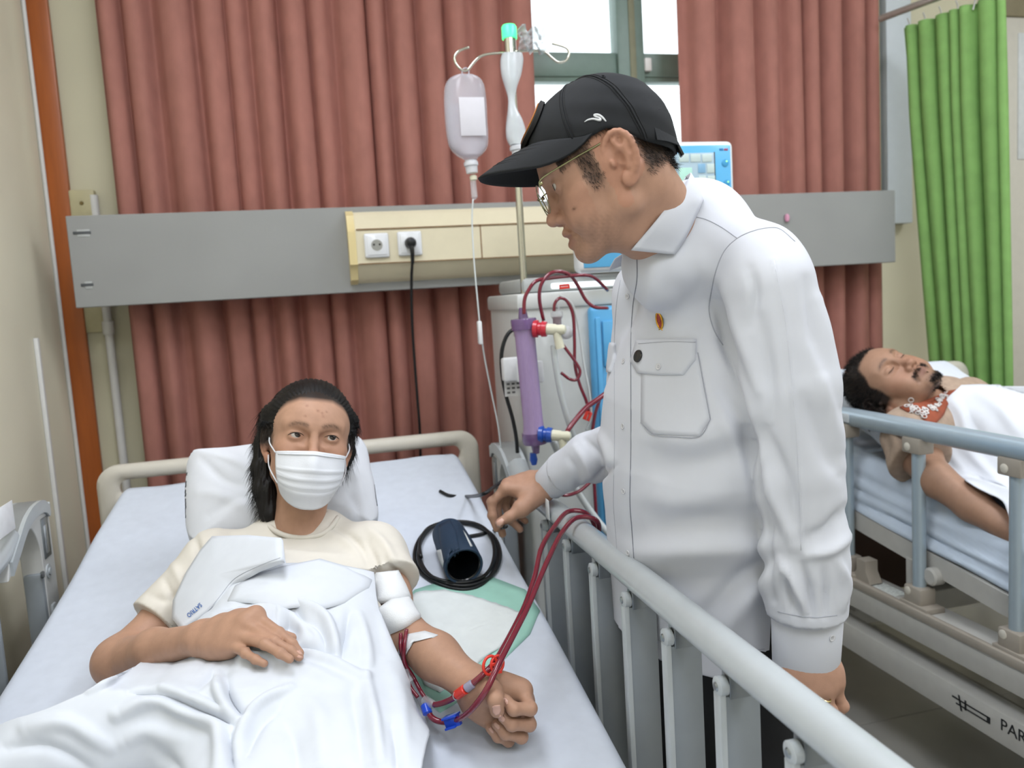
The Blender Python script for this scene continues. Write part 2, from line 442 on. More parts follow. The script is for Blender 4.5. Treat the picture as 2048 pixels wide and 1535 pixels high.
rod = MB().cyl((-.7, YC, 2.83), (2.2, YC, 2.83), .014).build('curtain_rod', m_white); tag(rod, 'white curtain rod above the window', 'curtain rod')
# green curtain on its ceiling-hung rail
g0 = atY(1806, 60, 2.50); g1 = atY(2008, 60, 2.16)
g0b = atY(1890, 760, 2.46); g1b = atY(2036, 760, 2.2)
zt = g0[2]+.005
gc = curtain('privacy_curtain', 'lime green privacy curtain bunched at the right', m_green, [g0[:2], g1[:2]], [g0b[:2], g1b[:2]], .35, zt, 7, .032, 11)
ra = MB().cyl((g0[0]-.06, g0[1]+.04, zt+.045), (g1[0]+.9, g1[1]-.9*(g0[1]-g1[1])/(g1[0]-g0[0]), zt+.045), .012).build('curtain_rail', mat('rail_metal', '#b9b8b0', .35, .6))
tag(ra, 'metal curtain rail above the lime green curtain', 'curtain rail')
for k in range(6):
    t_ = (k+.3)/6; q = np.array(g0)*(1-t_)+np.array(g1)*t_
    hk = MB().tube(cr([(q[0], q[1], zt-.02), (q[0]+.008, q[1], zt+.01), (q[0], q[1], zt+.03)], 5), .0025, 6).build('curtain_hook', m_white, gc)
# ================================================================== grey board on the wall
YP = 2.47
m_board = mat('grey_laminate_board', '#9c9d9b', .45, var=.05, scale=4, bump=.05, bscale=80)
zt_ = (atY(130, 425, YP)[2]+atY(1793, 385, YP)[2])/2; zb_ = (atY(150, 608, YP)[2]+atY(1790, 530, YP)[2])/2
bx0 = atY(140, 515, YP)[0]; bx1 = atY(1791, 457, YP)[0]
t = thing('wall_board', 'long grey laminate board fixed across the wall behind the beds', 'board', (bx0, YP, zb_))
MB().box((bx0, YP, zb_), (bx1, YP+.03, zt_), .002, seg=1).build('panel', m_board, t)
for k in range(4):
    x = bx0+.1+k*(bx1-bx0-.2)/3
    MB().box((x-.03, YP+.031, zb_+.04), (x+.03, YW-.0005, zt_-.04), .002).build('bracket', m_board, t)
m_scuff = mat('pale_scuff', '#b9bcba', .7, var=.1)
for (a, b) in (((146, 466), (182, 465)), ((162, 570), (187, 569))):
    p, q = atY(*a, YP), atY(*b, YP)
    MB().box((p[0], YP-.002, p[2]-.004), (q[0], YP-.0003, p[2]+.004), .0015).build('screw_slot', mat('dark_slot', '#55585a', .6), t)
    MB().box((p[0]+.01, YP-.0012, p[2]-.011), (q[0]-.003, YP-.0002, p[2]+.009), .0005).build('filler_patch', m_scuff, t)
# cream bed-head unit with sockets
m_cream = mat('cream_unit_plastic', '#eae0c2', .35, var=.02, coat=.2)
m_line = mat('brown_joint', '#8d6b46', .6)
YU = YP-.055
ux0 = atY(698, 500, YU)[0]; ux1 = 1.36
uz1 = atY(705, 420, YU)[2]; uz0 = atY(716, 566, YU)[2]
u = thing('bedhead_unit', 'cream plastic bed-head service unit with sockets on the grey board', 'service unit', (ux0, YU, uz0))
prof = [(0, .0), (.012, .03), (.045, .045), (.052, .055), (.09, .055), (.14, .055), (.147, .046), (.185, .03), (.20, 0)]
H = uz1-uz0; prof = [(h/.2*H, d) for h, d in prof]
poly = [(ux0+.022, YP-.0005-d, uz0+h) for h, d in prof]
MB().prism(poly, (ux1-ux0-.044, 0, 0)).build('body', m_cream, u, auto=50)
for x in (ux0, ux1-.022):
    poly = [(x, YP-.0005-d*1.06, uz0+h*1.03-.003) for h, d in prof]
    MB().prism(poly, (.022, 0, 0)).build('end_cap', mat('cream_cap_plastic', '#ead79f', .35, var=.02), u)
YF = YU
zA = uz0+.052/.2*H; zB = uz0+.147/.2*H
for z in (zA, zB): MB().box((ux0+.025, YF-.0012, z-.0015), (ux1-.025, YF+.004, z+.0015)).build('joint_line', m_line, u)
xs = atY(962, 480, YF)[0]
MB().box((xs-.0018, YF-.0012, zA), (xs+.0018, YF+.004, zB)).build('joint_line', m_line, u)
m_sock = mat('white_socket_plastic', '#f1f3f5', .25, var=.01, coat=.3)
def socket(px, py, label, plug):
    c = atY(px, py, YF); s = .036
    t = thing('wall_socket', label, 'socket', (c[0], YF, c[2]-s), 'wall sockets')
    MB().box((c[0]-s, YF-.012, c[2]-s), (c[0]+s, YF-.0003, c[2]+s), .007, seg=3).build('plate', m_sock, t)
    MB().box((c[0]-s*.78, YF-.0145, c[2]-s*.78), (c[0]+s*.78, YF-.011, c[2]+s*.78), .004).build('inner_plate', m_sock, t)
    MB().lathe((c[0], YF-.0155, c[2]), (0, 1, 0), [(0, .0195), (.002, .021), (.0021, .0)]).build('recess_ring', m_sock, t)
    MB().lathe((c[0], YF-.0158, c[2]), (0, 1, 0), [(0, .0165), (.001, .0165)]).build('recess', mat('grey_recess', '#a7a79f', .6), t)
    for k in (-1, 1): MB().lathe((c[0]+k*.0085, YF-.0166, c[2]+.002), (0, 1, 0), [(0, .003), (.001, .003)], 10).build('pin_hole', mat('black_plastic', '#16181a', .4), t)
    return c
socket(753, 491, 'white wall socket left empty', 0)
c = socket(819, 487, 'white wall socket holding the black plug', 1)
m_black = mat('black_rubber', '#17191b', .4, var=.05)
t = thing('power_cable', 'black mains plug with long cable hanging down the curtain', 'cable', (c[0], YF-.05, c[2]))
MB().lathe((c[0], YF-.0165, c[2]), (0, -1, 0), [(0, .0165), (.018, .0165), (.03, .013), (.034, .006)]).build('plug', m_black, t)
MB().tube(cr([(c[0], YF-.04, c[2]-.004), (c[0]+.001, YF-.043, c[2]-.03), (c[0]+.001, YF-.03, c[2]-.06)], 5), [.008, .0065, .005], 10).build('plug_sleeve', m_black, t)
pts = [(822, 512, 2.42), (823, 560, 2.42), (824, 640, 2.45), (829, 720, 2.47), (835, 800, 2.47), (840, 870, 2.47), (842, 1000, 2.5)]
tube_obj('cord', [(c[0]+.001, YF-.03, c[2]-.055)]+[atY(*p) for p in pts[1:]], .0042, m_black, t)
# pink lump stuck on the board
c = atY(1572, 436, YP); m_pk = mat('pink_clay', '#e2a3bd', .6)
t = MB().lathe((c[0], YP-.006, c[2]-.014), (0, 0, 1), [(0, .001), (.003, .007), (.014, .0085), (.024, .007), (.028, .001)], 14).build('pink_lump', m_pk)
tag(t, 'small pink lump stuck to the grey board behind the man', 'lump')

# ================================================================== bed one
m_bed = mat('cream_bed_plastic', '#dcd6c8', .35, var=.03, coat=.15)
m_railg = mat('silver_grey_rail_paint', '#969da2', .35, metal=.1, var=.03, bump=.03, bscale=700)
m_railt = mat('pale_grey_rail_plastic', '#bcc2c4', .3, var=.03, coat=.25)
m_hinge = mat('hinge_metal', '#8f9598', .3, metal=.7)
m_sheet = mat('white_bed_sheet', '#dbe2ed', .85, var=.03, scale=40, bump=.1, bscale=1200)
m_ticking = mat('mattress_cover_white', '#dfe5ee', .7)
YH = 2.235
bed1 = thing('hospital_bed', 'hospital bed of the masked patient with cream headboard and silver side rails', 'bed', (-.07, 1.2, 0), 'hospital beds')
def slab_with_slot(name, x0, x1, z0, z1, y0, th, rc, sx0, sx1, sz0, sz1, m, parent):
    """rounded head panel with a rounded hand slot, bevelled"""
    def rr(x0, x1, z0, z1, r, n=8):
        out = []
        for cx, cz, a0 in ((x1-r, z1-r, 0), (x0+r, z1-r, 90), (x0+r, z0+r, 180), (x1-r, z0+r, 270)):
            for k in range(n+1):
                a = math.radians(a0+90*k/n); out.append((cx+r*math.cos(a), cz+r*math.sin(a)))
        return out
    O = rr(x0, x1, z0, z1, rc); I = rr(sx0, sx1, sz0, sz1, (sz1-sz0)/2*.95); n = len(O)
    V = []; F = []
    def ring(pl, y, s, cx, cz):
        i = len(V)
        for (x, z) in pl: V.append((x-(s if x > cx else -s), y, z-(s if z > cz else -s)))
        return i
    cx, cz = (x0+x1)/2, (z0+z1)/2; sx, sz = (sx0+sx1)/2, (sz0+sz1)/2; b = th*.3
    R = [ring(O, y0, b, cx, cz), ring(O, y0+b, 0, cx, cz), ring(O, y0+th-b, 0, cx, cz), ring(O, y0+th, b, cx, cz),
         ring(I, y0+th, -b, sx, sz), ring(I, y0+th-b, 0, sx, sz), ring(I, y0+b, 0, sx, sz), ring(I, y0, -b, sx, sz)]
    for a, b2 in zip(R, R[1:]+R[:1]):
        for k in range(n): F.append((a+k, a+(k+1) % n, b2+(k+1) % n, b2+k))
    o = MB().add(V, F).build(name, m, parent, auto=50); return o
hx0, hx1 = -.572, .442
hz = (atY(205, 928, YH)[2]+atY(940, 866, YH)[2])/2
slab_with_slot('headboard', hx0, hx1, .30, hz, YH, .035, .055, hx0+.055, hx1-.055, hz-.085, hz-.04, m_bed, bed1)
# mattress profile along the bed (height of the sheet)
MZY = [.0, .6, .95, 1.1, 1.41, 1.5, 1.68, 1.84, 1.99, 2.2, 2.25]
MZZ = [-.765, -.765, -.745, -.72, -.64, -.615, -.57, -.525, -.475, -.42, -.412]
def mz(y): return np.interp(y, MZY, MZZ)+CAMH
def mx(y): return np.interp(y, [.9, 1.5, 2.2], [-.60, -.575, -.505]), np.interp(y, [.9, 1.4, 2.2], [.425, .41, .375])
def bed_block(name, m, parent, y0, y1, top, th, inset, wr=0.0, drop=None, ny=80, nx=60, seed=0):
    rg = np.random.default_rng(seed); V = []
    ys = np.linspace(y0, y1, ny); prof = []
    # cross section: left bottom -> up the left side -> across the top -> down the right side
    cs = [(-1, -1)]+[(-1, -1+k*.12) for k in range(1, 7)]
    for k in range(1, 7): a = math.radians(180-15*k); cs.append((-1+.05+.05*math.cos(a), -.05*3+.15*math.sin(a)))
    for k in range(1, nx): cs.append((-.95+1.9*k/nx, 0))
    for k in range(0, 6): a = math.radians(90-15*k); cs.append((.95+.05*math.cos(a), -.15+.15*math.sin(a)))
    for k in range(7): cs.append((1, -.28-.12*k))
    cs = np.array(cs)
    for y in ys:
        a, b = mx(y); a += inset; b -= inset
        e = min(1, (y1-y)/.03); e = math.sqrt(max(0, 1-(1-e)**2))
        x = (a+b)/2+cs[:, 0]*(b-a)/2*(.97+.03*e)
        z = top(y)+cs[:, 1]*th-(1-e)*.03
        V.append(np.c_[x, np.full(len(x), y), z])
    V = np.array(V); n = len(cs)
    if wr:
        X, Y = V[..., 0], V[..., 1]
        s = np.sin(X*23+Y*9+1)+.7*np.sin(X*41-Y*17+2)+.6*np.sin(Y*33+X*14)
        V[..., 2] += wr*s*np.clip((1-np.abs(cs[:, 0]))*6, 0.15, 1)
    F = [tuple(q) for q in grid(ny, n)]+[tuple(range(n)), tuple((ny-1)*n+k for k in range(n-1, -1, -1))]
    return obj(name, V.reshape(-1, 3), F, m, parent, auto=60)
bed_block('mattress', m_ticking, bed1, .02, 2.215, lambda y: mz(y)-.006, .13, .012)
fr = MB()
fr.box((-.52, .0, .30), (-.46, 2.23, .37), .006).box((.36, .0, .30), (.42, 2.23, .37), .006)
for y in (.1, .75, 1.4, 2.1): fr.box((-.52, y, .30), (.42, y+.06, .36), .006)
fr.build('frame', m_bed, bed1)
dk = MB()
for i in range(6):
    y = .05+i*.36; a, b = mz(y)-.145, mz(y+.34)-.145
    dk.add([(-.5, y, a-.02), (.38, y, a-.02), (.38, y+.34, b-.02), (-.5, y+.34, b-.02), (-.5, y, a), (.38, y, a), (.38, y+.34, b), (-.5, y+.34, b)],
           [(0, 1, 2, 3), (4, 7, 6, 5), (0, 4, 5, 1), (1, 5, 6, 2), (2, 6, 7, 3), (3, 7, 4, 0)])
dk.build('mattress_deck', m_bed, bed1)
for x in (-.47, .37):
    for y in (.15, 2.05):
        MB().box((x-.025, y-.025, .09), (x+.025, y+.025, .31), .006).build('leg', m_bed, bed1)
        cs_ = MB().lathe((x-.015, y, .055), (1, 0, 0), [(0, .045), (.003, .052), (.027, .052), (.03, .045)]).build('caster', mat('grey_caster', '#585c60', .5), bed1)
        MB().box((x-.022, y-.03, .075), (x+.022, y+.03, .12), .006).build('caster_fork', m_bed, cs_)
for x in (-.49, .385):
    MB().box((x-.012, .2, .37), (x+.012, 2.1, .42), .004).build('side_beam', m_bed, bed1)
for x in (-.49, .39):
    for y in (.3, 1.0, 1.9): MB().box((x-.01, y-.02, .40), (x+.01, y+.02, .50), .004).build('deck_support', m_bed, bed1)

def side_rail(X, sgn, y_end, ys, zt, label_part):
    """folding side rail: top tube, slats on hinges, bottom tube and moulded head-end piece. sgn: inner side"""
    rl = thing('side_rail', None, None, (X, ys[0], zt-.4)); rl.parent = None
    y0 = -.25; yj = y_end-.26
    rprof = [(math.cos(a)*.026*(1 if math.sin(a) > 0 else .95), math.sin(a)*.022) for a in np.linspace(0, 2*math.pi, 20, endpoint=False)]
    pts = [(X, y0, zt), (X, .4, zt), (X, yj-.25, zt), (X, yj-.1, zt+.002), (X, yj, zt+.012), (X, yj+.06, zt+.04)]
    V, F = sweep(cr(pts, 6), 1.0, prof=rprof, up=(0, 0, 1)); obj('rail_tube', V, F, m_railt, bed1, auto=60)
    for y in ys:
        x0, x1 = X-.0275, X+.0275
        zs = zt-.045; zbot = zt-.44
        s_ = MB().box((x0, y-.007, zbot), (x1, y+.007, zs), .003, seg=2).build('rail_slat', m_railg, bed1)
        MB().box((x0-.0015, y-.0085, zbot+.001), (x0+.007, y+.0085, zs+.003), .001).build('slat_edge_strip', m_railt, s_)
        MB().box((x0+.012, y-.008, zs-.005), (x1-.004, y+.012, zt-.014), .002).build('hinge_block', m_hinge, s_)
        MB().lathe((x0-.002, y, zs+.012), (1, 0, 0), [(0, .009), (.002, .0125), (.012, .0125), (.014, .009)], 18).build('hinge_cap', m_railt, s_)
        MB().lathe((x0-.004, y, zs+.012), (1, 0, 0), [(0, .004), (.002, .006), (.003, .006)], 12).build('bolt', m_hinge, s_)
    MB().box((X-.02, -.2, zt-.47), (X+.02, yj+.05, zt-.435), .006).build('lower_bar', m_railt, bed1)
    # moulded end piece (plan in the Y-Z plane)
    yE = y_end
    outer = [(yE, zt-.36), (yE, zt+.02), (yE-.012, zt+.058), (yE-.045, zt+.075), (yE-.10, zt+.076), (yE-.155, zt+.062), (yE-.21, zt+.03), (yE-.26, zt+.0)]
    inner = [(yE-.275, zt-.035), (yE-.20, zt-.005), (yE-.155, zt+.02), (yE-.12, zt+.03), (yE-.085, zt-.01), (yE-.075, zt-.08), (yE-.075, zt-.36)]
    o_ = cr(outer, 4); i_ = cr(inner, 4)
    poly = [(X-.022, y, z) for y, z in np.vstack([o_, i_])]
    e = MB().prism(poly, (.044, 0, 0)).build('rail_end', mat('white_rail_end_plastic', '#d4d5d2', .35, coat=.2), bed1)
    md = e.modifiers.new('soft_edge', 'BEVEL'); md.width = .006; md.segments = 3; md.limit_method = 'ANGLE'; md.angle_limit = 1.0
    cap = [(X-.028, y, z) for y, z in np.vstack([o_[6:], (o_[6:]-[0, .028])[::-1]])]
    MB().prism(cap, (.056, 0, 0)).build('grip', m_railt, e, auto=50)
    xs = X+sgn*.0225
    MB().box((xs-.002, yE-.062, zt-.055), (xs+.002, yE-.018, zt+.035), .0018).build('recess_plate', m_hinge, e)
    MB().box((xs-.0035, yE-.054, zt-.045), (xs+.0035, yE-.03, zt+.02), .003).build('release_lever', mat('chrome_grey', '#c9ced2', .2, .8), e)
    pf = MB().lathe((xs-sgn*.004, yE-.05, zt-.085), (sgn, 0, 0), [(0, .017), (.006, .016), (.0065, .008), (.009, .008)], 18).build('pivot', m_railt, e)
    MB().tube(cr([(xs, yE-.095+.012*(k % 2), zt-.075-.0012*k) for k in range(10)], 3), .003, 6).build('spring', m_hinge, e)
    # end post below
    MB().box((X-.02, yE-.085, zt-.47), (X+.02, yE-.012, zt-.08), .008).build('end_post', m_railg, bed1)
    pp = MB().box((xs-.004, yE-.06, zt-.44), (xs+.004, yE-.035, zt-.16), .003).build('post_groove', m_railt, bed1)
    bpy.data.objects.remove(rl)
    return e
XRAIL = .477; ZR = CAMH-.457
slats_px = [(1062, 1010), (1110, 1048), (1155, 1090), (1207, 1140), (1275, 1202), (1365, 1288), (1478, 1395)]
ys_r = sorted(set([round(1.058*(.813+.1455*k), 4) for k in range(-3, 6)]))
e_r = side_rail(XRAIL, -1, 2.135, ys_r, ZR, 'right')
e_l = side_rail(-.632, 1, 1.985, [v+.0 for v in ys_r if v < 1.75], ZR+.005, 'left')
# strip of torn tape and a blank sticker
q = atX(1099, 1012, XRAIL-.024)
MB().box((XRAIL-.03, q[1]-.014, q[2]-.026), (XRAIL-.0285, q[1]+.012, q[2]+.016), .0006).build('tape_scrap', mat('white_tape', '#eceef0', .8), bed1)
q = atX(18, 1035, -.605)
MB().box((-.609, q[1]-.05, q[2]-.03), (-.6075, q[1]+.035, q[2]+.028), .0006).build('paper_label', mat('white_paper', '#f2f3f4', .8), e_l)
# ================================================================== bed two (right)
X2 = 1.45
m_bluerail = mat('pale_blue_grey_rail', '#b3c3cd', .28, metal=.25, var=.02, coat=.2)
m_taupe = mat('taupe_plastic', '#aca396', .45, var=.04)
m_bframe = mat('grey_white_bed_steel', '#c9c7c0', .35, var=.04, coat=.1)
bed2 = thing('hospital_bed', 'hospital bed of the sleeping patient with pale blue folding side rail', 'bed', (2.1, 1.3, 0), 'hospital beds')
zr2 = (atX(1690, 835, X2)[2]+atX(2048, 895, X2)[2])/2
BY0, BY1 = -.2, 2.36
rp = [(math.cos(a)*.021, math.sin(a)*.026) for a in np.linspace(0, 2*math.pi, 20, endpoint=False)]
ytop = 2.0
V, F = sweep(cr([(X2, -.2, zr2), (X2, 1.0, zr2), (X2, ytop-.08, zr2), (X2, ytop, zr2-.004)], 6), 1.0, prof=rp, up=(0, 0, 1)); obj('rail_tube', V, F, m_bluerail, bed2, auto=60)
zbm = (atX(1710, 1145, X2)[2]+atX(2048, 1312, X2)[2])/2      # top of the upper beam
zbb = atX(2048, 1383, X2)[2]
for y in (atX(1838, 1020, X2)[1], atX(2035, 1100, X2)[1], atX(2035, 1100, X2)[1]-.33, atX(2035, 1100, X2)[1]-.66, ytop-.05):
    MB().cyl((X2, y, zbm+.02), (X2, y, zr2-.03), .0165, n=18).build('rail_post', m_bluerail, bed2)
    tb = MB().box((X2-.022, y-.028, zr2-.058), (X2+.022, y+.034, zr2-.018), .004).build('top_bracket', m_taupe, bed2)
    MB().lathe((X2-.025, y+.014, zr2-.042), (1, 0, 0), [(0, .006), (.002, .0105), (.006, .0105)], 18).build('bracket_cap', m_bed, tb)
    bb = MB().box((X2-.024, y-.03, zbm-.002), (X2+.024, y+.03, zbm+.052), .006).box((X2-.028, y-.055, zbm-.006), (X2+.028, y+.04, zbm+.01), .003).build('foot_bracket', m_taupe, bed2)
    MB().lathe((X2-.027, y+.014, zbm+.038), (1, 0, 0), [(0, .006), (.002, .0105), (.006, .0105)], 18).build('bracket_cap', m_bed, bb)
MB().box((X2-.03, BY0, zbb), (X2+.03, BY1-.1, zbm-.012), .006).build('upper_beam', m_bframe, bed2)
MB().box((X2-.036, BY0, zbm-.022), (X2-.018, BY1-.1, zbm+.002), .006).build('beam_edge_trim', m_taupe, bed2)
MB().box((X2-.018, BY0, zbm-.014), (X2+.05, BY1-.1, zbm-.004), .002).build('beam_top_plate', m_bframe, bed2)
zl1 = (atX(1690, 1240, X2)[2]+atX(2048, 1420, X2)[2])/2; zl0 = (atX(1690, 1288, X2)[2]+atX(2048, 1490, X2)[2])/2
lb = MB().box((X2-.03, BY0, zl0), (X2+.03, BY1-.15, zl1), .008).build('lower_beam', m_bframe, bed2)
XF = X2+.85
MB().box((XF-.03, BY0, zbb), (XF+.03, BY1-.1, zbm-.012), .006).build('upper_beam', m_bframe, bed2)
MB().box((XF-.03, BY0, zl0), (XF+.03, BY1-.15, zl1), .008).build('lower_beam', m_bframe, bed2)
for y in (.3, 1.1, 2.05): MB().box((X2+.03, y, zl0), (XF-.03, y+.06, zl1-.01), .006).build('cross_bar', m_bframe, bed2)
for x in (X2+.1, XF-.1):
    for y in (.4, 2.05):
        MB().box((x-.03, y-.03, zl1-.02), (x+.03, y+.03, zbb+.02), .006).build('lift_post', m_bframe, bed2)
for x in (X2+.02, XF-.02):
    for y in (.0, 2.12):
        cs_ = MB().lathe((x-.015, y, .055), (1, 0, 0), [(0, .045), (.003, .054), (.027, .054), (.03, .045)]).build('caster', mat('grey_caster', '#585c60', .5), bed2)
        MB().box((x-.022, y-.03, .08), (x+.022, y+.03, zl0+.01), .006).build('caster_fork', m_bframe, cs_)
# catch on the beam
cy_ = atX(1735, 1130, X2)[1]
MB().prism([(X2-.02, cy_-.035, zbm), (X2-.02, cy_+.035, zbm), (X2-.02, cy_+.02, zbm+.03), (X2-.02, cy_+.02, zbm+.06), (X2-.02, cy_-.016, zbm+.06), (X2-.02, cy_-.016, zbm+.03)], (.04, 0, 0)).build('rail_catch', m_taupe, bed2)
# raised back section: sloping steel side, mattress
def bz2(y):  # mattress underside edge line seen from the aisle
    return np.interp(y, [.0, 1.2, 1.39, 1.94, 2.4], [.60, .615, .633, .703, .77])
MT = .155
def mz2(y): return np.interp(y, [.0, 1.2, 1.45, 1.63, 1.96, 2.4], [.69, .70, .742, .798, .861, .93])
V = []; ys = np.linspace(.0, 2.24, 50)
sb = MB()
ya_ = [1.15, 1.45, 1.9, 2.24]
poly = [(X2+.02, y, bz2(y)-.008) for y in ya_]+[(X2+.02, y, bz2(y)-.06) for y in ya_[::-1]]
sb.prism(poly, (.03, 0, 0)); sb.build('back_section_side', m_bframe, bed2)
MB().box((X2+.03, 0, .555), (XF-.03, 1.15, .595), .01).build('seat_section', m_bframe, bed2)
MB().box((X2+.005, .05, .515), (X2+.05, 1.26, .585), .012).build('under_bar', m_bframe, bed2)
q = atX(1878, 1150, X2+.03); MB().lathe((X2+.0, q[1], q[2]), (1, 0, 0), [(0, .018), (.004, .023), (.03, .023), (.034, .02)], 20).build('pivot_knob', m_bframe, bed2)
q = atX(1855, 1155, X2+.05); MB().cyl((X2+.03, q[1]+.02, q[2]-.03), (X2+.03, q[1]+.02, q[2]+.05), .022).build('actuator', m_bframe, bed2)
m_dark = mat('dark_brown_headend', '#4a342b', .6)
MB().box((X2+.03, 2.255, .3), (XF-.02, 2.27, .72), .004).build('lower_head_panel', m_dark, bed2)
# headboard of bed two
hb = atY(1936, 722, 2.3)
slab_with_slot('headboard', X2-.02, hb[0]+.0, .35, hb[2]+.005, 2.285, .035, .055, X2+.06, hb[0]-.07, hb[2]-.09, hb[2]-.045, m_bed, bed2)
def mat2(name, m, parent, y0, y1, over, seed, wr):
    rg = np.random.default_rng(seed); ny, nx = 110, 40
    ys = np.linspace(y0, y1, ny); x0, x1 = X2+.06-over, XF-.06+over
    cs = [(0, k/16.*.8) for k in range(0, 16)]
    cs += [(0.03*(1-math.cos(a)), .80+.2*math.sin(a)) for a in np.radians([15, 35, 55, 75, 90])]
    cs += [(.03+.94*k/nx, 1.0) for k in range(1, nx)]
    cs += [(1-.03*(1-math.cos(a)), .80+.2*math.sin(a)) for a in np.radians([90, 75, 55, 35, 15])]
    cs += [(1, k/16.*.8) for k in range(15, -1, -1)]
    cs = np.array(cs); V = np.zeros((ny, len(cs), 3))
    for i, y in enumerate(ys):
        V[i, :, 0] = x0+(x1-x0)*cs[:, 0]; V[i, :, 1] = y; V[i, :, 2] = bz2(y)-over+(mz2(y)-bz2(y)+over)*cs[:, 1]
    if wr:
        side = np.clip(1-cs[:, 0]/.05, 0, 1)*np.clip(1.05-cs[:, 1], 0, 1)
        u = V[:, :, 2]-bz2(ys)[:, None]
        for k in range(7):
            ph = rg.uniform(0, 6.28); fr_ = rg.uniform(40, 110); sl = rg.uniform(-.06, .10)
            V[:, :, 0] -= side[None, :]*wr*np.abs(np.sin((u+sl*V[:, :, 1])*fr_+ph+.6*np.sin(V[:, :, 1]*4+k)))*rg.uniform(.4, 1)
    F = [tuple(q) for q in grid(ny, len(cs))]+[tuple(range(len(cs)-1, -1, -1)), tuple((ny-1)*len(cs)+k for k in range(len(cs)))]
    return obj(name, V.reshape(-1, 3), F, m, parent, auto=60)
mat2('mattress', m_ticking, bed2, .02, 2.24, 0, 1, 0)
sh2 = mat2('bed_sheet', mat('pale_blue_white_sheet', '#d5e2f0', .85, var=.03, bump=.1, bscale=900), None, .015, 2.245, .005, 3, .010)
tag(sh2, 'pale blue-white creased sheet over the mattress of the sleeping patient', 'sheet')
# lettering and emblem on the lower beam
m_ink = mat('black_ink', '#1d1f22', .5)
xF = X2-.0306
p0 = atX(2000, 1452, xF); p1 = atX(2048, 1481, xF)
hgt = (zl1-zl0)*.36
text_mesh('lettering', 'PARAMOUNT', hgt*1.38, frame((xF, p0[1], p0[2]-.006), (0, -1, 0), (0, 0, 1)), m_ink, bed2)
a = atX(1912, 1385, xF); b = atX(1976, 1421, xF)
em = MB(); zc = (zl0+zl1)/2+.004
L0, L1 = a[1], b[1]
for z in (zc+.006, zc-.006): em.box((xF-.0006, L1, z-.0016), (xF+.0002, L0, z+.0016))
em.box((xF-.0006, L1-.006, zc-.0076), (xF+.0002, L1+.003, zc+.0076))
for d in (0, .02): em.prism([(xF-.0006, L0-.006-d, zc+.018-d*.2), (xF-.0006, L0-.011-d, zc+.018-d*.2), (xF-.0006, L0-.019-d*.6, zc-.018+d*.4), (xF-.0006, L0-.014-d*.6, zc-.018+d*.4)], (.0008, 0, 0))
em.box((xF-.0006, L0-.004, zc+.0045), (xF+.0002, L0+.012, zc+.0085))
em.build('emblem', m_ink, bed2)
# label stickers
q = atX(1765, 1165, X2)
MB().box((X2-.01, q[1]-.06, zbm-.0038), (X2+.03, q[1]+.05, zbm-.003)).build('warning_sticker', mat('printed_sticker', '#dfe3dd', .6, var=.25, scale=160), bed2)
q = atX(1702, 845, X2)
MB().box((X2-.0225, q[1]-.02, zr2-.012), (X2-.0205, q[1]+.05, zr2+.012), .0008).build('rail_label', mat('rail_sticker', '#d7dde0', .5, var=.06, scale=200), bed2)
# ================================================================== smooth-solid modelling toolkit (signed distances -> one continuous mesh)
def nrm(v): v = np.asarray(v, float); return v/(np.linalg.norm(v)+1e-12)
def vlen(q): return np.sqrt(np.einsum('ij,ij->i', q, q))
def smin(a, b, k):
    if k <= 0: return np.minimum(a, b)
    h = np.maximum(k-np.abs(a-b), 0)/k
    return np.minimum(a, b)-h*h*k*.25
def smax(a, b, k): return -smin(-a, -b, k)
class Ell:
    def __init__(s, c, r, k=.01, sub=False, R=None):
        s.c = np.array(c, float); s.r = np.array(r, float); s.k = k; s.sub = sub; s.R = R; s.bc = s.c; s.br = s.r.max()
    def d(s, P):
        q = P-s.c
        if s.R is not None: q = q@s.R.T
        q = q/s.r; k0 = vlen(q); k1 = vlen(q/s.r)+1e-9
        return k0*(k0-1)/k1
class Cap:
    """tapered capsule; flat=(axis, factor<1) squashes it along an axis"""
    def __init__(s, a, b, ra, rb=None, k=.01, sub=False, flat=None):
        s.a = np.array(a, float); s.b = np.array(b, float); s.ra = ra; s.rb = ra if rb is None else rb; s.k = k; s.sub = sub
        s.bc = (s.a+s.b)/2; s.br = np.linalg.norm(s.b-s.a)/2+max(s.ra, s.rb); s.flat = flat
    def d(s, P):
        ba = s.b-s.a; q = P-s.a; t = np.minimum(np.maximum(q@(ba/(ba@ba+1e-12)), 0), 1)
        q -= t[:, None]*ba; r = s.ra+(s.rb-s.ra)*t
        if s.flat:
            n = nrm(s.flat[0]); f = s.flat[1]; c = q@n; q = q+np.outer(c*(1/f-1), n)
            l = np.linalg.norm(q, axis=1); return (l-r)*np.where(l > 1e-9, np.minimum(1, f+(1-f)*np.sqrt(np.maximum(0, 1-(c/f/(l+1e-9))**2))), f)
        return vlen(q)-r
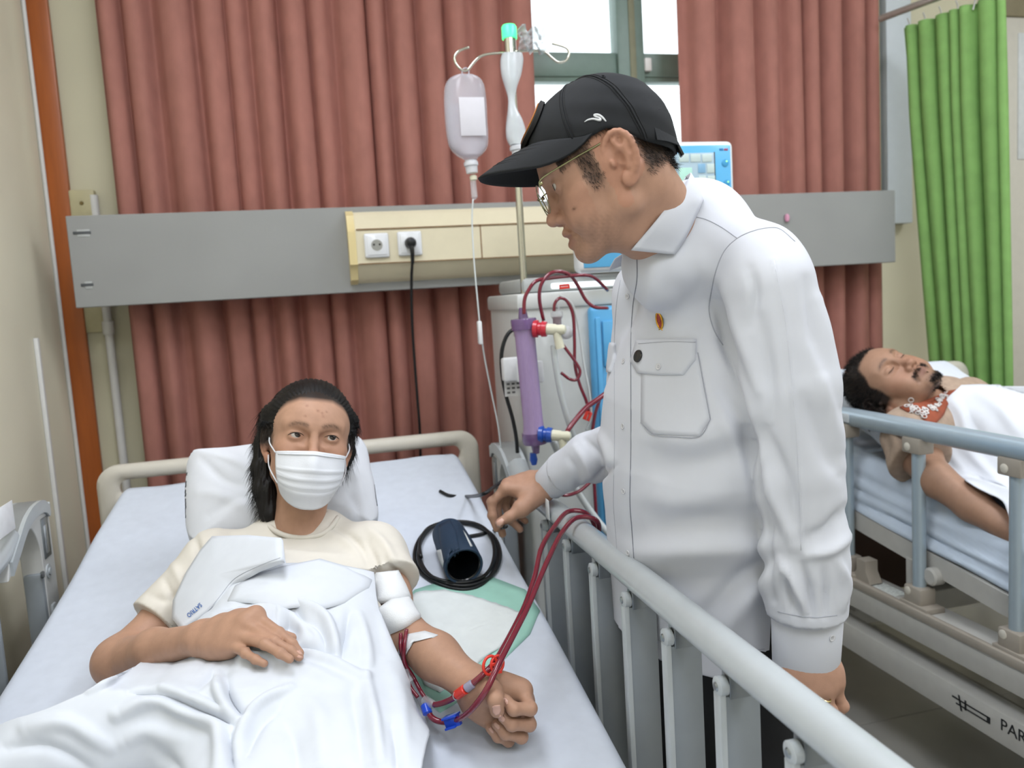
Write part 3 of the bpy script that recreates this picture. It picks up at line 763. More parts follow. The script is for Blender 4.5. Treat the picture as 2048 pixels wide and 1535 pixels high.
class Stack:
    """elliptic cross-sections along an axis. rows: (h, cx, cy, a, b) in frame (o; l, f, u); n: superellipse power"""
    def __init__(s, o, l, f, u, rows, k=.01, n=2.0, sub=False):
        s.o = np.array(o, float); s.B = np.array([nrm(l), nrm(f), nrm(u)]); s.rows = np.array(rows, float); s.k = k; s.n = n; s.sub = sub
        h = s.rows[:, 0]; s.bc = s.o+s.B[2]*(h.min()+h.max())/2; s.br = math.hypot((h.max()-h.min())/2, s.rows[:, 3:].max()+np.abs(s.rows[:, 1:3]).max())
    def d(s, P):
        q = (P-s.o)@s.B.T; h = s.rows[:, 0]; t = np.clip(q[:, 2], h.min(), h.max())
        cx, cy, a, b = (np.interp(t, h, s.rows[:, i]) for i in (1, 2, 3, 4))
        x = np.abs(q[:, 0]-cx)/a; y = np.abs(q[:, 1]-cy)/b
        e = (x**s.n+y**s.n)**(1/s.n)
        g = np.sqrt((x/a)**2+(y/b)**2)/(np.sqrt(x*x+y*y)+1e-9)      # gradient scale
        d = (e-1)/np.maximum(g, 1e-3)
        dz = np.maximum(h.min()-q[:, 2], q[:, 2]-h.max())
        return np.maximum(d, dz)
class Fn:
    def __init__(s, f, c, r, k=.01, sub=False): s.f = f; s.bc = np.array(c, float); s.br = r; s.k = k; s.sub = sub
    def d(s, P): return s.f(P)
class Group:
    """ops in a local frame: world = o + R^T-rows (R rows = local axes)"""
    def __init__(s, o, R, ops, k=.01, c=(0, 0, 0), r=.2, sc=1.0):
        s.o = np.array(o, float); s.R = np.array(R, float); s.ops = ops; s.k = k; s.sub = False; s.sc = sc; s.bc = s.o+np.array(c)@s.R*sc; s.br = r*sc
    def d(s, P): return evalops(s.ops, (P-s.o)@s.R.T/s.sc)*s.sc
PAD = [0.05]
_BS = {}
def _bsph(ops):
    k = id(ops)
    if k not in _BS or _BS[k][3] != len(ops):
        _BS[k] = (np.array([o.bc for o in ops]), np.array([o.br+o.k for o in ops]), np.array([o.sub for o in ops]), len(ops), ops)
    return _BS[k]
def _evalblock(ops, P):
    C, R, S, _, _ = _bsph(ops)
    lo, hi = P.min(0), P.max(0); c = (lo+hi)/2; r = np.linalg.norm(hi-lo)/2
    near = np.where(np.linalg.norm(C-c, axis=1) < R+r+np.where(S, .004, PAD[0]))[0]
    d = np.full(len(P), 0.5)
    for i in near:
        op = ops[i]; v = op.d(P)
        d = smax(d, -v, op.k) if op.sub else smin(d, v, op.k)
    return d
BSZ = [.03]
def evalops(ops, P, bs=None):
    """smooth union / subtraction of all solids; points are handled in small blocks so that only nearby solids are asked"""
    if len(P) < 600: return _evalblock(ops, P) if len(P) else np.zeros(0)
    bs = max(bs or BSZ[0], PAD[0]*1.5)
    g = np.floor(P/bs).astype(np.int64); key = (g[:, 0]*4096+g[:, 1])*4096+g[:, 2]
    o = np.argsort(key, kind='stable'); ks = key[o]; cut = np.r_[0, np.where(np.diff(ks))[0]+1, len(ks)]
    d = np.empty(len(P))
    for a, b in zip(cut[:-1], cut[1:]):
        i = o[a:b]; d[i] = _evalblock(ops, P[i])
    return d
def mesh_sdf(f, lo, hi, h, proj=1):
    """octree refinement, then surface nets. f(P)->distance"""
    lo = np.array(lo, float); hi = np.array(hi, float); L = 5; S = h*2**L; BSZ[0] = 15*h
    n = np.ceil((hi-lo)/S).astype(int)
    g = np.stack(np.meshgrid(*[np.arange(k) for k in n], indexing='ij'), -1).reshape(-1, 3)
    off = np.array([(a, b, c) for a in (0, 1) for b in (0, 1) for c in (0, 1)])
    for l in range(L, -1, -1):
        s = h*2**l; PAD[0] = max(.007, s*1.3)
        d = f(lo+(g+.5)*s); g = g[np.abs(d) < s*1.15+.0005]
        if l: g = (g[:, None, :]*2+off).reshape(-1, 3)
    PAD[0] = .007
    M = np.int64(1 << 20)
    key = lambda q: (q[:, 0].astype(np.int64)*M+q[:, 1])*M+q[:, 2]
    cells = g; ck = key(cells); o = np.argsort(ck); cells = cells[o]; ck = ck[o]
    cor = (cells[:, None, :]+off).reshape(-1, 3); kk = key(cor); uk, first, inv = np.unique(kk, return_index=True, return_inverse=True)
    cp = cor[first]; cd = f(lo+cp*h); inv = inv.reshape(-1, 8); D = cd[inv]
    act = (D.min(1) < 0) & (D.max(1) >= 0); cells, ck, D = cells[act], ck[act], D[act]
    acc = np.zeros((len(cells), 3)); cnt = np.zeros(len(cells))
    E = [(i, j) for i in range(8) for j in range(i+1, 8) if np.abs(off[i]-off[j]).sum() == 1]
    for i, j in E:
        a, b = D[:, i], D[:, j]; m = (a < 0) != (b < 0)
        t = a[m]/(a[m]-b[m]); acc[m] += off[i]+t[:, None]*(off[j]-off[i]); cnt[m] += 1
    V = lo+(cells+acc/cnt[:, None])*h
    Q = []
    for ax in range(3):
        e = np.zeros(3, int); e[ax] = 1; u = np.zeros(3, int); u[(ax+1) % 3] = 1; v = np.zeros(3, int); v[(ax+2) % 3] = 1
        ia = 0; ib = [k for k in range(8) if (off[k] == e).all()][0]
        a, b = D[:, ia], D[:, ib]; m = np.where((a < 0) != (b < 0))[0]
        quad = []
        ok = np.ones(len(m), bool)
        for dd in (0*u, -u, -u-v, -v):
            q = cells[m]+dd; k = key(q); p = np.searchsorted(ck, k); p = np.clip(p, 0, len(ck)-1); ok &= ck[p] == k; quad.append(p)
        quad = np.stack(quad, 1); fl = a[m] >= 0
        quad[fl] = quad[fl][:, ::-1]; Q.append(quad[ok])
    Q = np.concatenate(Q)
    e = h*.35
    for _ in range(proj):
        dv = f(V); G = np.stack([f(V+np.eye(3)[i]*e)-dv for i in range(3)], 1)/e
        gn = (G*G).sum(1)+1e-6; V = V-np.clip(dv/gn, -h*.6, h*.6)[:, None]*G
    used = np.unique(Q); mp = np.zeros(len(V), int); mp[used] = np.arange(len(used))
    return V[used], mp[Q]
def mirror(f): return [f(1), f(-1)]

# ------------------------------------------------------------------ head (local frame: x = person's left, y = forward, z = up, origin between the ears)
def head_ops(eyes='open', mouth=0.0, nosew=1.0, chin=0.0, jaw=1.0, ears=(1, -1), lipz=0.0, thick=1.0):
    o = []
    o.append(Ell((0, -.006, .042), (.0755, .090, .082), 0))
    o.append(Ell((0, .045, .034), (.059, .047, .048), .03))
    o.append(Ell((0, .042, -.018), (.057*jaw, .047, .054), .03))
    for s in (1, -1):
        o.append(Ell((s*.046, .050, -.010), (.021*jaw, .027, .017), .018))
        o.append(Cap((s*.057, .006, .005), (s*.050*jaw, .010, -.052), .016, .015, .02))
        o.append(Cap((s*.049*jaw, .012, -.054), (s*.015, .076, -.082-chin), .015, .016, .022))
        o.append(Ell((s*.040, .062, -.040), (.020*jaw, .026, .027), .02))
    o.append(Ell((0, .042, -.058), (.044, .045, .035), .02))
    o.append(Ell((0, .066, -.046), (.032, .031, .032), .015))
    o.append(Ell((0, .080, -.083-chin), (.021, .019, .017), .012))
    for s in (1, -1): o.append(Cap((s*.012, .084, .033), (s*.046, .068, .036), .0085, .0085, .012))
    for s in (1, -1): o.append(Ell((s*.033, .096, .014), (.020, .019, .0125), .012, True))
    for s in (1, -1): o.append(Cap((s*.02, .092, .004), (s*.012, .090, .012), .006, .006, .008, True))
    for s in (1, -1):
        o.append(Ell((s*.0315, .0745, .0145), (.0165, .0135, .0135), .004))
        if eyes == 'open':
            o.append(Cap((s*.0222, .0905, .0137), (s*.0405, .0865, .0152), .0056, .0048, .0018, True))
            o.append(Cap((s*.0195, .0885, .0238), (s*.044, .083, .0238), .0012, .0012, .002, True))
        else:
            pts = [(s*.0205, .0895, .0095), (s*.027, .0898, .0078), (s*.035, .0880, .0078), (s*.044, .0825, .0100)]
            for a, b in zip(pts, pts[1:]): o.append(Cap(a, b, .0016, .0016, .0016, True))
            o.append(Cap((s*.021, .0875, .0235), (s*.043, .083, .0235), .0012, .0012, .003, True))
    # nose
    o.append(Cap((0, .0845, .022), (0, .1005, -.016), .0065*nosew, .0085*nosew, .007))
    o.append(Ell((0, .1040, -.0215), (.0115*nosew, .0115, .0100), .006))
    for s in (1, -1):
        o.append(Ell((s*.0125*nosew, .0945, -.0265), (.0082, .0105, .0078), .005))
        o.append(Ell((s*.0068*nosew, .1000, -.0345), (.0034, .0055, .0048), .0025, True))
    # lips
    z = -.0535+lipz; m = mouth
    for s in (1, -1):
        o.append(Cap((s*.004, .0975, z+.006+m*.3), (s*.0225, .0860, z+.0005), .0058*thick, .0032, .004))
        o.append(Cap((0, .0955, z-.0075-m), (s*.0200, .0860, z-.0025-m*.3), .0064*thick, .0035, .004))
        o.append(Cap((s*.014, .094, -.040), (s*.031, .085, -.062), .0018, .0012, .007, True))
    if m > 0:
        for s in (1, -1): o.append(Cap((0, .104, z-.0005-m*.35), (s*.020, .0915, z-.001), .0018+m*.45, .0012, .002, True))
    else:
        for s in (1, -1): o.append(Cap((0, .1055, z-.0002), (s*.0245, .0912, z-.001), .0017, .0012, .002, True))
    # ears
    for s in ears:
        hx = [(.006, .000, .066), (.009, .014, .071), (.004, .027, .074), (-.008, .035, .0785), (-.021, .031, .083), (-.0285, .016, .086), (-.0275, -.002, .085), (-.021, -.017, .081), (-.012, -.026, .076)]
        pr = [(s*w, y, z) for y, z, w in hx]
        o.append(Cap((s*.066, -.012, .004), (s*.077, -.013, .004), .020, .017, .004, flat=((s*.93, .36, 0), .30)))
        o.append(Cap((s*.070, -.012, .014), (s*.080, -.014, .016), .017, .014, .004, flat=((s*.93, .36, 0), .30)))
        for a, b in zip(cr(pr, 2), cr(pr, 2)[1:]): o.append(Cap(a, b, .0042, .0042, .002))
        o.append(Ell((s*.0745, -.006, -.028), (.0052, .0100, .0110), .005))
        ah = [(s*.079, -.008, .024), (s*.0815, -.017, .012), (s*.0815, -.0185, -.002), (s*.079, -.012, -.015)]
        for a, b in zip(ah, ah[1:]): o.append(Cap(a, b, .0034, .0034, .003))
        o.append(Ell((s*.0755, .0045, -.002), (.0055, .0042, .0060), .003))
        o.append(Ell((s*.0815, -.0055, .000), (.0085, .0065, .0105), .0025, True))
        o.append(Ell((s*.0865, -.0145, .022), (.0065, .0060, .0085), .002, True))
    return o
def cam_frame(fwd, up):
    """rows: person's left, forward, up - given forward/up in camera terms (right, up, away)"""
    f = nrm(np.array(fwd)@CM); u = np.array(up, float)@CM; u = nrm(u-f*(u@f)); 
    return np.array([np.cross(u, f), f, u])
# ================================================================== people
def px_of(Pw):
    c = (Pw-CP)@CM.T; return 1024+F_PX*c[:, 0]/c[:, 2], 767.5-F_PX*c[:, 1]/c[:, 2]
def folds(Pw, lines):
    """cloth folds: each line (points along the fold as sighted, half width, height)"""
    u, v = px_of(Pw); out = np.zeros(len(Pw))
    for pts, w, h in lines:
        pts = np.array(pts, float)
        lo, hi = pts.min(0)-3*w, pts.max(0)+3*w
        m = (u > lo[0]) & (u < hi[0]) & (v > lo[1]) & (v < hi[1])
        if not m.any(): continue
        q = np.c_[u[m], v[m]]; d = np.full(len(q), 1e9); S = cr(pts, 4) if len(pts) > 2 else pts
        L = 0; tot = np.linalg.norm(np.diff(S, axis=0), axis=1).sum(); tt = np.zeros(len(q))
        for a, b in zip(S, S[1:]):
            ba = b-a; l = np.linalg.norm(ba)+1e-9; t = np.clip((q-a)@ba/(l*l), 0, 1); e = np.linalg.norm(q-a-t[:, None]*ba, axis=1)
            c = e < d; d[c] = e[c]; tt[c] = (L+t[c]*l)/tot; L += l
        out[m] += h*np.exp(-(d/w)**2)*(0.25+.75*np.sin(np.pi*np.clip(tt, .03, .97))**.6)
    return out
def fingers(spec, r0=.0092, taper=.74, k=.004):
    """spec: list of joint lists (px,py,D); returns ops + joint world points"""
    ops = []; J = []
    for i, f in enumerate(spec):
        p = [P(*q) for q in f[0]]; s = f[1] if len(f) > 1 else 1.0
        n = len(p); rr = [r0*s*(1-(1-taper)*j/(n-1)) for j in range(n)]
        for j in range(n-1): ops.append(Cap(p[j], p[j+1], rr[j], rr[j+1], k if j else .008))
        for j in range(1, n-1): ops.append(Ell(p[j], [rr[j]*1.06]*3, .004))
        J.append(p)
    return ops, J
def palm(w1, w2, mcps, rw=.0135, rm=.0125, k=.012):
    ops = []
    n = len(mcps)
    for i, m in enumerate(mcps):
        w = w1+(w2-w1)*(i/(n-1)); ops.append(Cap(w, m, rw, rm, k))
    for a, b in zip(mcps, mcps[1:]): ops.append(Cap(a, b, rm*.95, rm*.95, k))
    for t in (.33, .66):
        for a, b in zip(mcps, mcps[1:]): ops.append(Cap(w1+(a-w1)*t, w2+(b-w2)*t, rw, rw, k))
    return ops
def solid(name, ops, lo, hi, h, m, parent, disp=None, clip=None, cols=None):
    def f(Q):
        d = evalops(ops, Q)
        if clip is not None: d = np.maximum(d, clip(Q))
        return d
    V, Qd = mesh_sdf(f, lo, hi, h)
    if disp is not None:
        V = push(V, Qd, disp(V))
    c = cols(V) if cols is not None else None
    return obj(name, V, Qd, m, parent, smooth=True, cols=c)
def push(V, Q, amt):
    a, b, c, d = (V[Q[:, i]] for i in range(4)); n = np.cross(c-a, d-b); N = np.zeros_like(V)
    for i in range(4): np.add.at(N, Q[:, i], n)
    N /= np.linalg.norm(N, axis=1)[:, None]+1e-12
    return V+N*amt[:, None]
def bounds(ops, pad=.03):
    lo = np.min([o.bc-o.br for o in ops if not o.sub], 0)-pad; hi = np.max([o.bc+o.br for o in ops if not o.sub], 0)+pad
    return lo, hi
def vnoise(Q, s, seed=0):
    rg = np.random.default_rng(seed); out = np.zeros(len(Q))
    for i in range(6):
        k = rg.normal(size=3)*s*(1+.5*i); out += np.sin(Q@k+rg.uniform(0, 6.28))/(1+.4*i)
    return out/3
def bump_(x, c, w): return np.exp(-((x-c)/w)**2)
def skin_cols(V, base, heads, extra=None):
    """skin colour per vertex; lips, brows, stubble, scalp are pigment of the person. heads: (origin, R, scale, dict)"""
    b = np.array(lin(base)); C = np.tile(b, (len(V), 1))
    n = vnoise(V, 60, 3)*.04+vnoise(V, 220, 5)*.03
    C *= (1+n)[:, None]
    for o, R, sc, opt in heads:
        q = (V-o)@R.T/sc; x, y, z = q[:, 0], q[:, 1], q[:, 2]; ax = np.abs(x)
        near = (np.linalg.norm(q-np.array([0, .03, 0]), axis=1) < .17)
        def blend(w, col):
            w = np.clip(w, 0, 1)*near; C[:] = C*(1-w[:, None])+np.array(lin(col))*w[:, None]
        lz = opt.get('lipz', 0)-.0535; m = opt.get('mouth', 0)
        # lips
        lipw = np.clip(1-((z-(lz-.002-m*.4))/(.0105+m*.6))**4, 0, 1)*np.clip(1-(ax/.0225)**3, 0, 1)*(y > .078)
        blend(lipw*opt.get('lip', .6), opt.get('lipc', '#8e5346'))
        # warmer cheeks, nose, ears
        blend(.18*bump_(z, -.02, .03)*(y > .05), '#b06a50')
        blend(.25*(ax > .068)*(y < .02)*(y > -.05), opt.get('earc', '#c47a5e'))
        # brows
        arch = .0325+.004*np.sin(np.clip((ax-.012)/.036, 0, 1)*math.pi)-.08*np.maximum(ax-.036, 0)
        bw = np.exp(-((z-arch)/.0042)**2)*np.clip((ax-.009)/.006, 0, 1)*np.clip((.052-ax)/.012, 0, 1)*(y > .05)
        blend(bw*opt.get('brow', .85)*(.8+.4*vnoise(q, 700, 9)), '#2a1f1a')
        # stubble / moustache / beard
        st = opt.get('stubble', 0)
        if st:
            w = np.clip((-.036-z)/.02, 0, 1)*np.clip((y-.02)/.03, 0, 1)*(1-lipw)*(.6+.5*vnoise(q, 500, 2))
            blend(w*st, '#5a4538')
        mo = opt.get('moustache', 0)
        if mo:
            w = np.exp(-((z+.0435+.25*np.maximum(ax-.012, 0)*(1))/.0055)**2)*np.clip((.034-ax)/.01, 0, 1)*np.clip((ax-.002)/.006, .15, 1)*(y > .06)
            w += np.exp(-((ax-.030)/.006)**2)*np.clip((-.042-z)/.006, 0, 1)*np.clip((z+.066)/.008, 0, 1)*(y > .05)*.8
            w += np.exp(-((z+.088)/.012)**2)*np.clip((.026-ax)/.012, 0, 1)*(y > .05)
            w += .5*np.exp(-((z+.094)/.012)**2)*np.clip((.045-ax)/.02, 0, 1)*(y > .03)
            blend(w*mo*(.85+.5*vnoise(q, 600, 4)), '#1e1815')
        sc_ = opt.get('scalp')
        if sc_ is not None: blend(sc_(x, y, z), opt.get('hairc', '#2a2320'))
        for (u, w_, r_, cc, am) in opt.get('spots', []):
            blend(am*np.exp(-((x-u)**2+(z-w_)**2)/r_**2)*(y > .02), cc)
    if extra is not None: C = extra(V, C)
    return np.clip(C, 0, 1)
def strands(name, roots, dirs, m, parent, length, r=.0003, curl=0.0, seg=3, seed=0, kind=True):
    """short hairs: tapered three-sided strands, one object"""
    rg = np.random.default_rng(seed); N = len(roots)
    if N == 0: return None
    nn = lambda v: v/(np.linalg.norm(v, axis=1)[:, None]+1e-12)
    L = rg.uniform(length[0], length[1], N)[:, None]; d = nn(dirs+rg.normal(size=(N, 3))*curl)
    e = nn(np.cross(d, rg.normal(size=(N, 3)))); f = np.cross(d, e); q = np.array(roots, float); V = np.zeros((N, seg*3+1, 3))
    for s in range(seg):
        rr = r*(1-s/seg*.8)
        for k, a in enumerate((0, 2.094, 4.189)): V[:, s*3+k] = q+rr*(e*math.cos(a)+f*math.sin(a))
        d = nn(d+rg.normal(size=(N, 3))*curl*.4+np.array([0, 0, -.1])); q = q+d*L/seg
    V[:, -1] = q; n1 = seg*3+1; base = (np.arange(N)*n1)[:, None]
    T = []
    for s in range(seg-1):
        for a in range(3):
            b, c0, c1 = (a+1) % 3, s*3, s*3+3; T += [(c0+a, c0+b, c1+b), (c0+a, c1+b, c1+a)]
    k = (seg-1)*3; T += [(k+a, k+(a+1) % 3, seg*3) for a in range(3)]
    V = V.reshape(-1, 3); F = (base[:, :, None]+np.array(T)[None]).reshape(-1, 3)
    o = obj(name, V, F, m, parent, smooth=True)
    if kind: o['kind'] = 'stuff'
    return o
def sample_region(o, R, sc, body, test, n, seed=0):
    """random points of a body mesh inside a region of the head"""
    rg = np.random.default_rng(seed); off = np.array(_wloc(body)); me = body.data
    co = np.empty(len(me.vertices)*3, np.float32); me.vertices.foreach_get('co', co); co = co.reshape(-1, 3)+off
    no = np.empty(len(me.vertices)*3, np.float32); me.vertices.foreach_get('normal', no); no = no.reshape(-1, 3)
    q = (co-o)@R.T/sc; ok = np.where(test(q[:, 0], q[:, 1], q[:, 2]) > rg.uniform(0, 1, len(q)))[0]
    if len(ok) == 0: return np.zeros((0, 3)), np.zeros((0, 3))
    pick = rg.choice(ok, min(n, len(ok)*4)); jit = rg.normal(size=(len(pick), 3))*.0008
    return co[pick]+jit, no[pick]
m_skin = mat('skin', '#b98a6c', .48, var=.03, scale=120, bump=.12, bscale=900, attr='col', spec=.4)
m_hair = mat('black_hair', '#100d0c', .5, var=.2, scale=90, bump=.3, bscale=300, spec=.35)
m_hair2 = mat('greying_hair', '#2e2826', .5, var=.3, scale=200)
m_nail = mat('fingernail', '#d9ab98', .25, var=.02, coat=.4)
m_sclera = mat('eye_white', '#d8cfc8', .15, var=.02, coat=.5)
m_iris = mat('dark_brown_iris', '#22140e', .08, var=.1, coat=1.0)
m_shirt = mat('white_shirt_cotton', '#dcdfe7', .75, var=.012, bump=.06, bscale=1500)
m_tee = mat('cream_tshirt_knit', '#e6e0d4', .9, var=.03, bump=.12, bscale=1200)
m_tan = mat('tan_cotton', '#b7a08c', .9, var=.12, scale=60, bump=.12, bscale=1200)
m_trouser = mat('black_trouser_cloth', '#17191d', .8, var=.1, bump=.1, bscale=1200)
def eyeball(parent, o, R, sc, s, look, name='eye'):
    c = o+np.array([s*.0315, .0748, .0138])@R*sc; L = nrm(look)
    e = MB().lathe(c-L*.0119*sc, L, [(.0119*sc-math.cos(a)*.0119*sc, math.sin(a)*.0119*sc) for a in np.linspace(.01, math.pi-.01, 15)], 20).build(name, m_sclera, parent, smooth=True)
    MB().lathe(c+L*.0100*sc, L, [(0, .0064*sc), (.0006*sc, .0062*sc), (.0016*sc, .0038*sc), (.0020*sc, .0004)], 18).build('iris', m_iris, e, smooth=True)
    return e

# ------------------------------------------------------------------ the standing man
man = thing('person', 'standing man in white long-sleeved shirt, black cap and glasses leaning over the bed rail', 'person', P(1420, 1318, 1.44)*[1, 1, 0])
a_ = math.radians(5)
MR = cam_frame((-.891*math.cos(a_), -.454, math.sin(a_)), (-.454, .891, -.03))
MO = P(1231, 323, 1.07)-MR[0]*.072
def mh(p): return MO+np.array(p)@MR
m_head = head_ops(mouth=.0045, nosew=1.05)
ops = [Group(MO, MR, m_head, 0, c=(0, .01, .01), r=.16)]
NB = P(1352, 492, 1.235)
ops += [Cap(mh((0, -.024, -.035)), NB, .054, .060, .03), Cap(mh((0, .015, -.085)), NB, .030, .05, .03)]
for s in (1, -1): ops.append(Cap(mh((s*.055, -.025, -.015)), NB+(P(1290, 540, 1.215)-NB)*.8, .014, .014, .02))
TO = P(1420, 1318, 1.44); TU = nrm(P(1376, 540, 1.255)-TO); TF = np.array([-.83, 0, -.55])@CM; TF = nrm(TF-TU*(TF@TU)); TL = np.cross(TU, TF)
T_rows = [(-.04, 0, 0, .190, .150), (.10, 0, .002, .184, .142), (.25, 0, .004, .182, .134), (.40, 0, .004, .188, .132), (.50, 0, -.004, .178, .118), (.575, 0, -.012, .150, .094), (.635, 0, -.016, .10, .07), (.67, 0, -.014, .07, .058)]
SHL, SHR = P(1546, 577, 1.105), P(1300, 590, 1.42)
LA = [SHL, P(1580, 780, 1.115), P(1597, 935, 1.13), P(1610, 1120, 1.15), P(1614, 1228, 1.16), P(1612, 1318, 1.17)]
RA = [SHR, P(1282, 760, 1.49), P(1262, 888, 1.56), P(1180, 916, 1.62), P(1122, 946, 1.68), P(1091, 966, 1.71)]
body = ops+[Stack(TO, TL, TF, TU, [(h, cx, cy, min(a-.03, .10), min(b-.03, .065)) for h, cx, cy, a, b in T_rows[3:]], .03)]
for A in (LA, RA):
    for (a, b), (r1, r2) in zip(zip(A, A[1:]), ((.032, .030), (.030, .030), (.030, .029), (.029, .027), (.027, .026))): body.append(Cap(a, b, r1, r2, .02))
# right hand
def hc(u, v, D): return (960+u/9.594, 920+v/9.594, D)
fs = [([hc(500, 540, 1.70), hc(225, 800, 1.695), hc(235, 1060, 1.69), hc(325, 1300, 1.69)], 1.15),
      ([hc(540, 480, 1.725), hc(320, 860, 1.725), hc(360, 1160, 1.715), hc(430, 1410, 1.71)], 1.12),
      ([hc(620, 440, 1.75), hc(470, 850, 1.75), hc(600, 1160, 1.735), hc(765, 1320, 1.725)], 1.06),
      ([hc(700, 420, 1.77), hc(590, 790, 1.77), hc(730, 1050, 1.75), hc(870, 1165, 1.74)], .95)]
fo, FJ = fingers(fs, taper=.8)
body += palm(P(*hc(1190, 620, 1.70)), P(*hc(1130, 330, 1.73)), [P(*f[0][0]) for f in fs], .0155, .0125)
to, TJ = fingers([([hc(1020, 740, 1.685), hc(790, 950, 1.665), hc(560, 1090, 1.655), hc(385, 1200, 1.65)], 1.38)], taper=.78)
body += fo+to+[Cap(P(*hc(1180, 620, 1.70)), P(*hc(800, 900, 1.67)), .0195, .016, .02), Cap(P(*hc(760, 560, 1.715)), P(*hc(960, 720, 1.69)), .010, .013, .015), Cap(RA[-1], P(*hc(1150, 460, 1.715)), .0285, .021, .02)]
for i in range(4): body.append(Cap(P(*hc(1080, 380+60*i, 1.705-.003*i)), P(*fs[3-i][0][0])+(CP-P(*fs[3-i][0][0]))*.004, .0075, .0085, .006))
# left hand
def lc(u, v, D): return (1540+u/10.235, 1290+v/10.235, D+.062)
fs = [([lc(560, 1020, 1.095), lc(760, 1500, 1.10), lc(820, 1480, 1.135), lc(700, 1250, 1.145)], 1.1),
      ([lc(830, 960, 1.085), lc(1050, 1490, 1.085), lc(1080, 1500, 1.125), lc(900, 1300, 1.135)], 1.12),
      ([lc(1080, 880, 1.085), lc(1240, 1340, 1.08), lc(1250, 1420, 1.115), lc(1080, 1300, 1.13)], 1.08),
      ([lc(1290, 760, 1.095), lc(1480, 1240, 1.095), lc(1440, 1290, 1.125), lc(1280, 1150, 1.14)], 1.0)]
fo, _ = fingers(fs)
body += palm(P(*lc(420, 330, 1.10)), P(*lc(1080, 250, 1.105)), [P(*f[0][0]) for f in fs], .0185, .0135)
to, _ = fingers([([lc(330, 560, 1.11), lc(430, 980, 1.135), lc(640, 1300, 1.15), lc(820, 1420, 1.155)], 1.2)])
body += fo+to+[Cap(LA[-1], P(*lc(760, 330, 1.10)), .032, .027, .02)]
for i in range(4): body.append(Cap(P(*lc(560+160*i, 300, 1.088)), P(*fs[i][0][0])+(CP-P(*fs[i][0][0]))*.004, .009, .0105, .006))
m_spots = [(.058, -.028, .0018, '#4a2c20', .8)]
def man_scalp(x, y, z):
    ax = np.abs(x)
    w = np.clip((z-.040+.5*np.maximum(y-.03, 0))/.01, 0, 1)*(y < .07)
    side = np.clip((.050-y-.25*np.maximum(-z, 0))/.008, 0, 1)*np.clip((y-.020)/.006, 0, 1)*np.clip((z+.022)/.012, 0, 1)*(ax > .045)
    nape = np.clip((-.030-y)/.014, 0, 1)*np.clip((z+.034+.25*(y+.06))/.016, 0, 1)
    return np.clip(w+side*.75+nape*.95, 0, 1)*.92
lo, hi = bounds(body)
bodyo = solid('body', body, lo, hi, .0025, m_skin, man, cols=lambda V: skin_cols(V, '#ba917a', [(MO, MR, 1.0, dict(mouth=.0045, scalp=man_scalp, stubble=.35, lip=.6, lipc='#8a574b', spots=m_spots, brow=.6, hairc='#2c2522'))]))
b_man = bvh_of(bodyo)
for s in (1, -1): eyeball(man, MO, MR, 1.0, s, (np.array([-.87, -.42, .2])@CM))
th = MB()
for k in range(-4, 5):
    c = mh((k*.0042, .0925-abs(k)*.0011, -.0525)); th.box(c-[.0019, .0019, .004], c+[.0019, .0019, .004], .001)
th.build('teeth', mat('tooth_enamel', '#dcd6c6', .25), man)
r_, n_ = sample_region(MO, MR, 1.0, bodyo, lambda x, y, z: man_scalp(x, y, z)*(z < .06), 5200, 1)
fl_ = np.array([0, -.35, -.95])@MR
strands('hair', r_, n_*.35+fl_*.85, m_hair2, man, (.005, .011), .00028, .25, 3, 1)
r_, n_ = sample_region(MO, MR, 1.0, bodyo, lambda x, y, z: ((y < -.07)*(z > -.035)*(z < .06)).astype(float), 1500, 2)
strands('back_hair', r_, n_*.6+fl_*.7, m_hair, man, (.008, .016), .00035, .3, 3, 2)
patch('fingernail', b_man, [hc(*q, 1)[:2] for q in ((285, 1215), (330, 1150), (420, 1105), (470, 1150), (450, 1225), (385, 1275), (320, 1270))], m_nail, man, .0003, .0006)
# ring on the left hand
rg_ = P(*lc(1105, 1060, 1.07)); MB().tube([rg_+.0095*(math.cos(q)*nrm(np.array([.9, -.3, .1])@CM)+math.sin(q)*nrm(np.array([.0, .3, 1.])@CM)) for q in np.linspace(0, 6.28, 24, endpoint=False)], .0014, 6, closed=True).build('ring', mat('ring_gold', '#d6c48a', .2, 1.0), man)

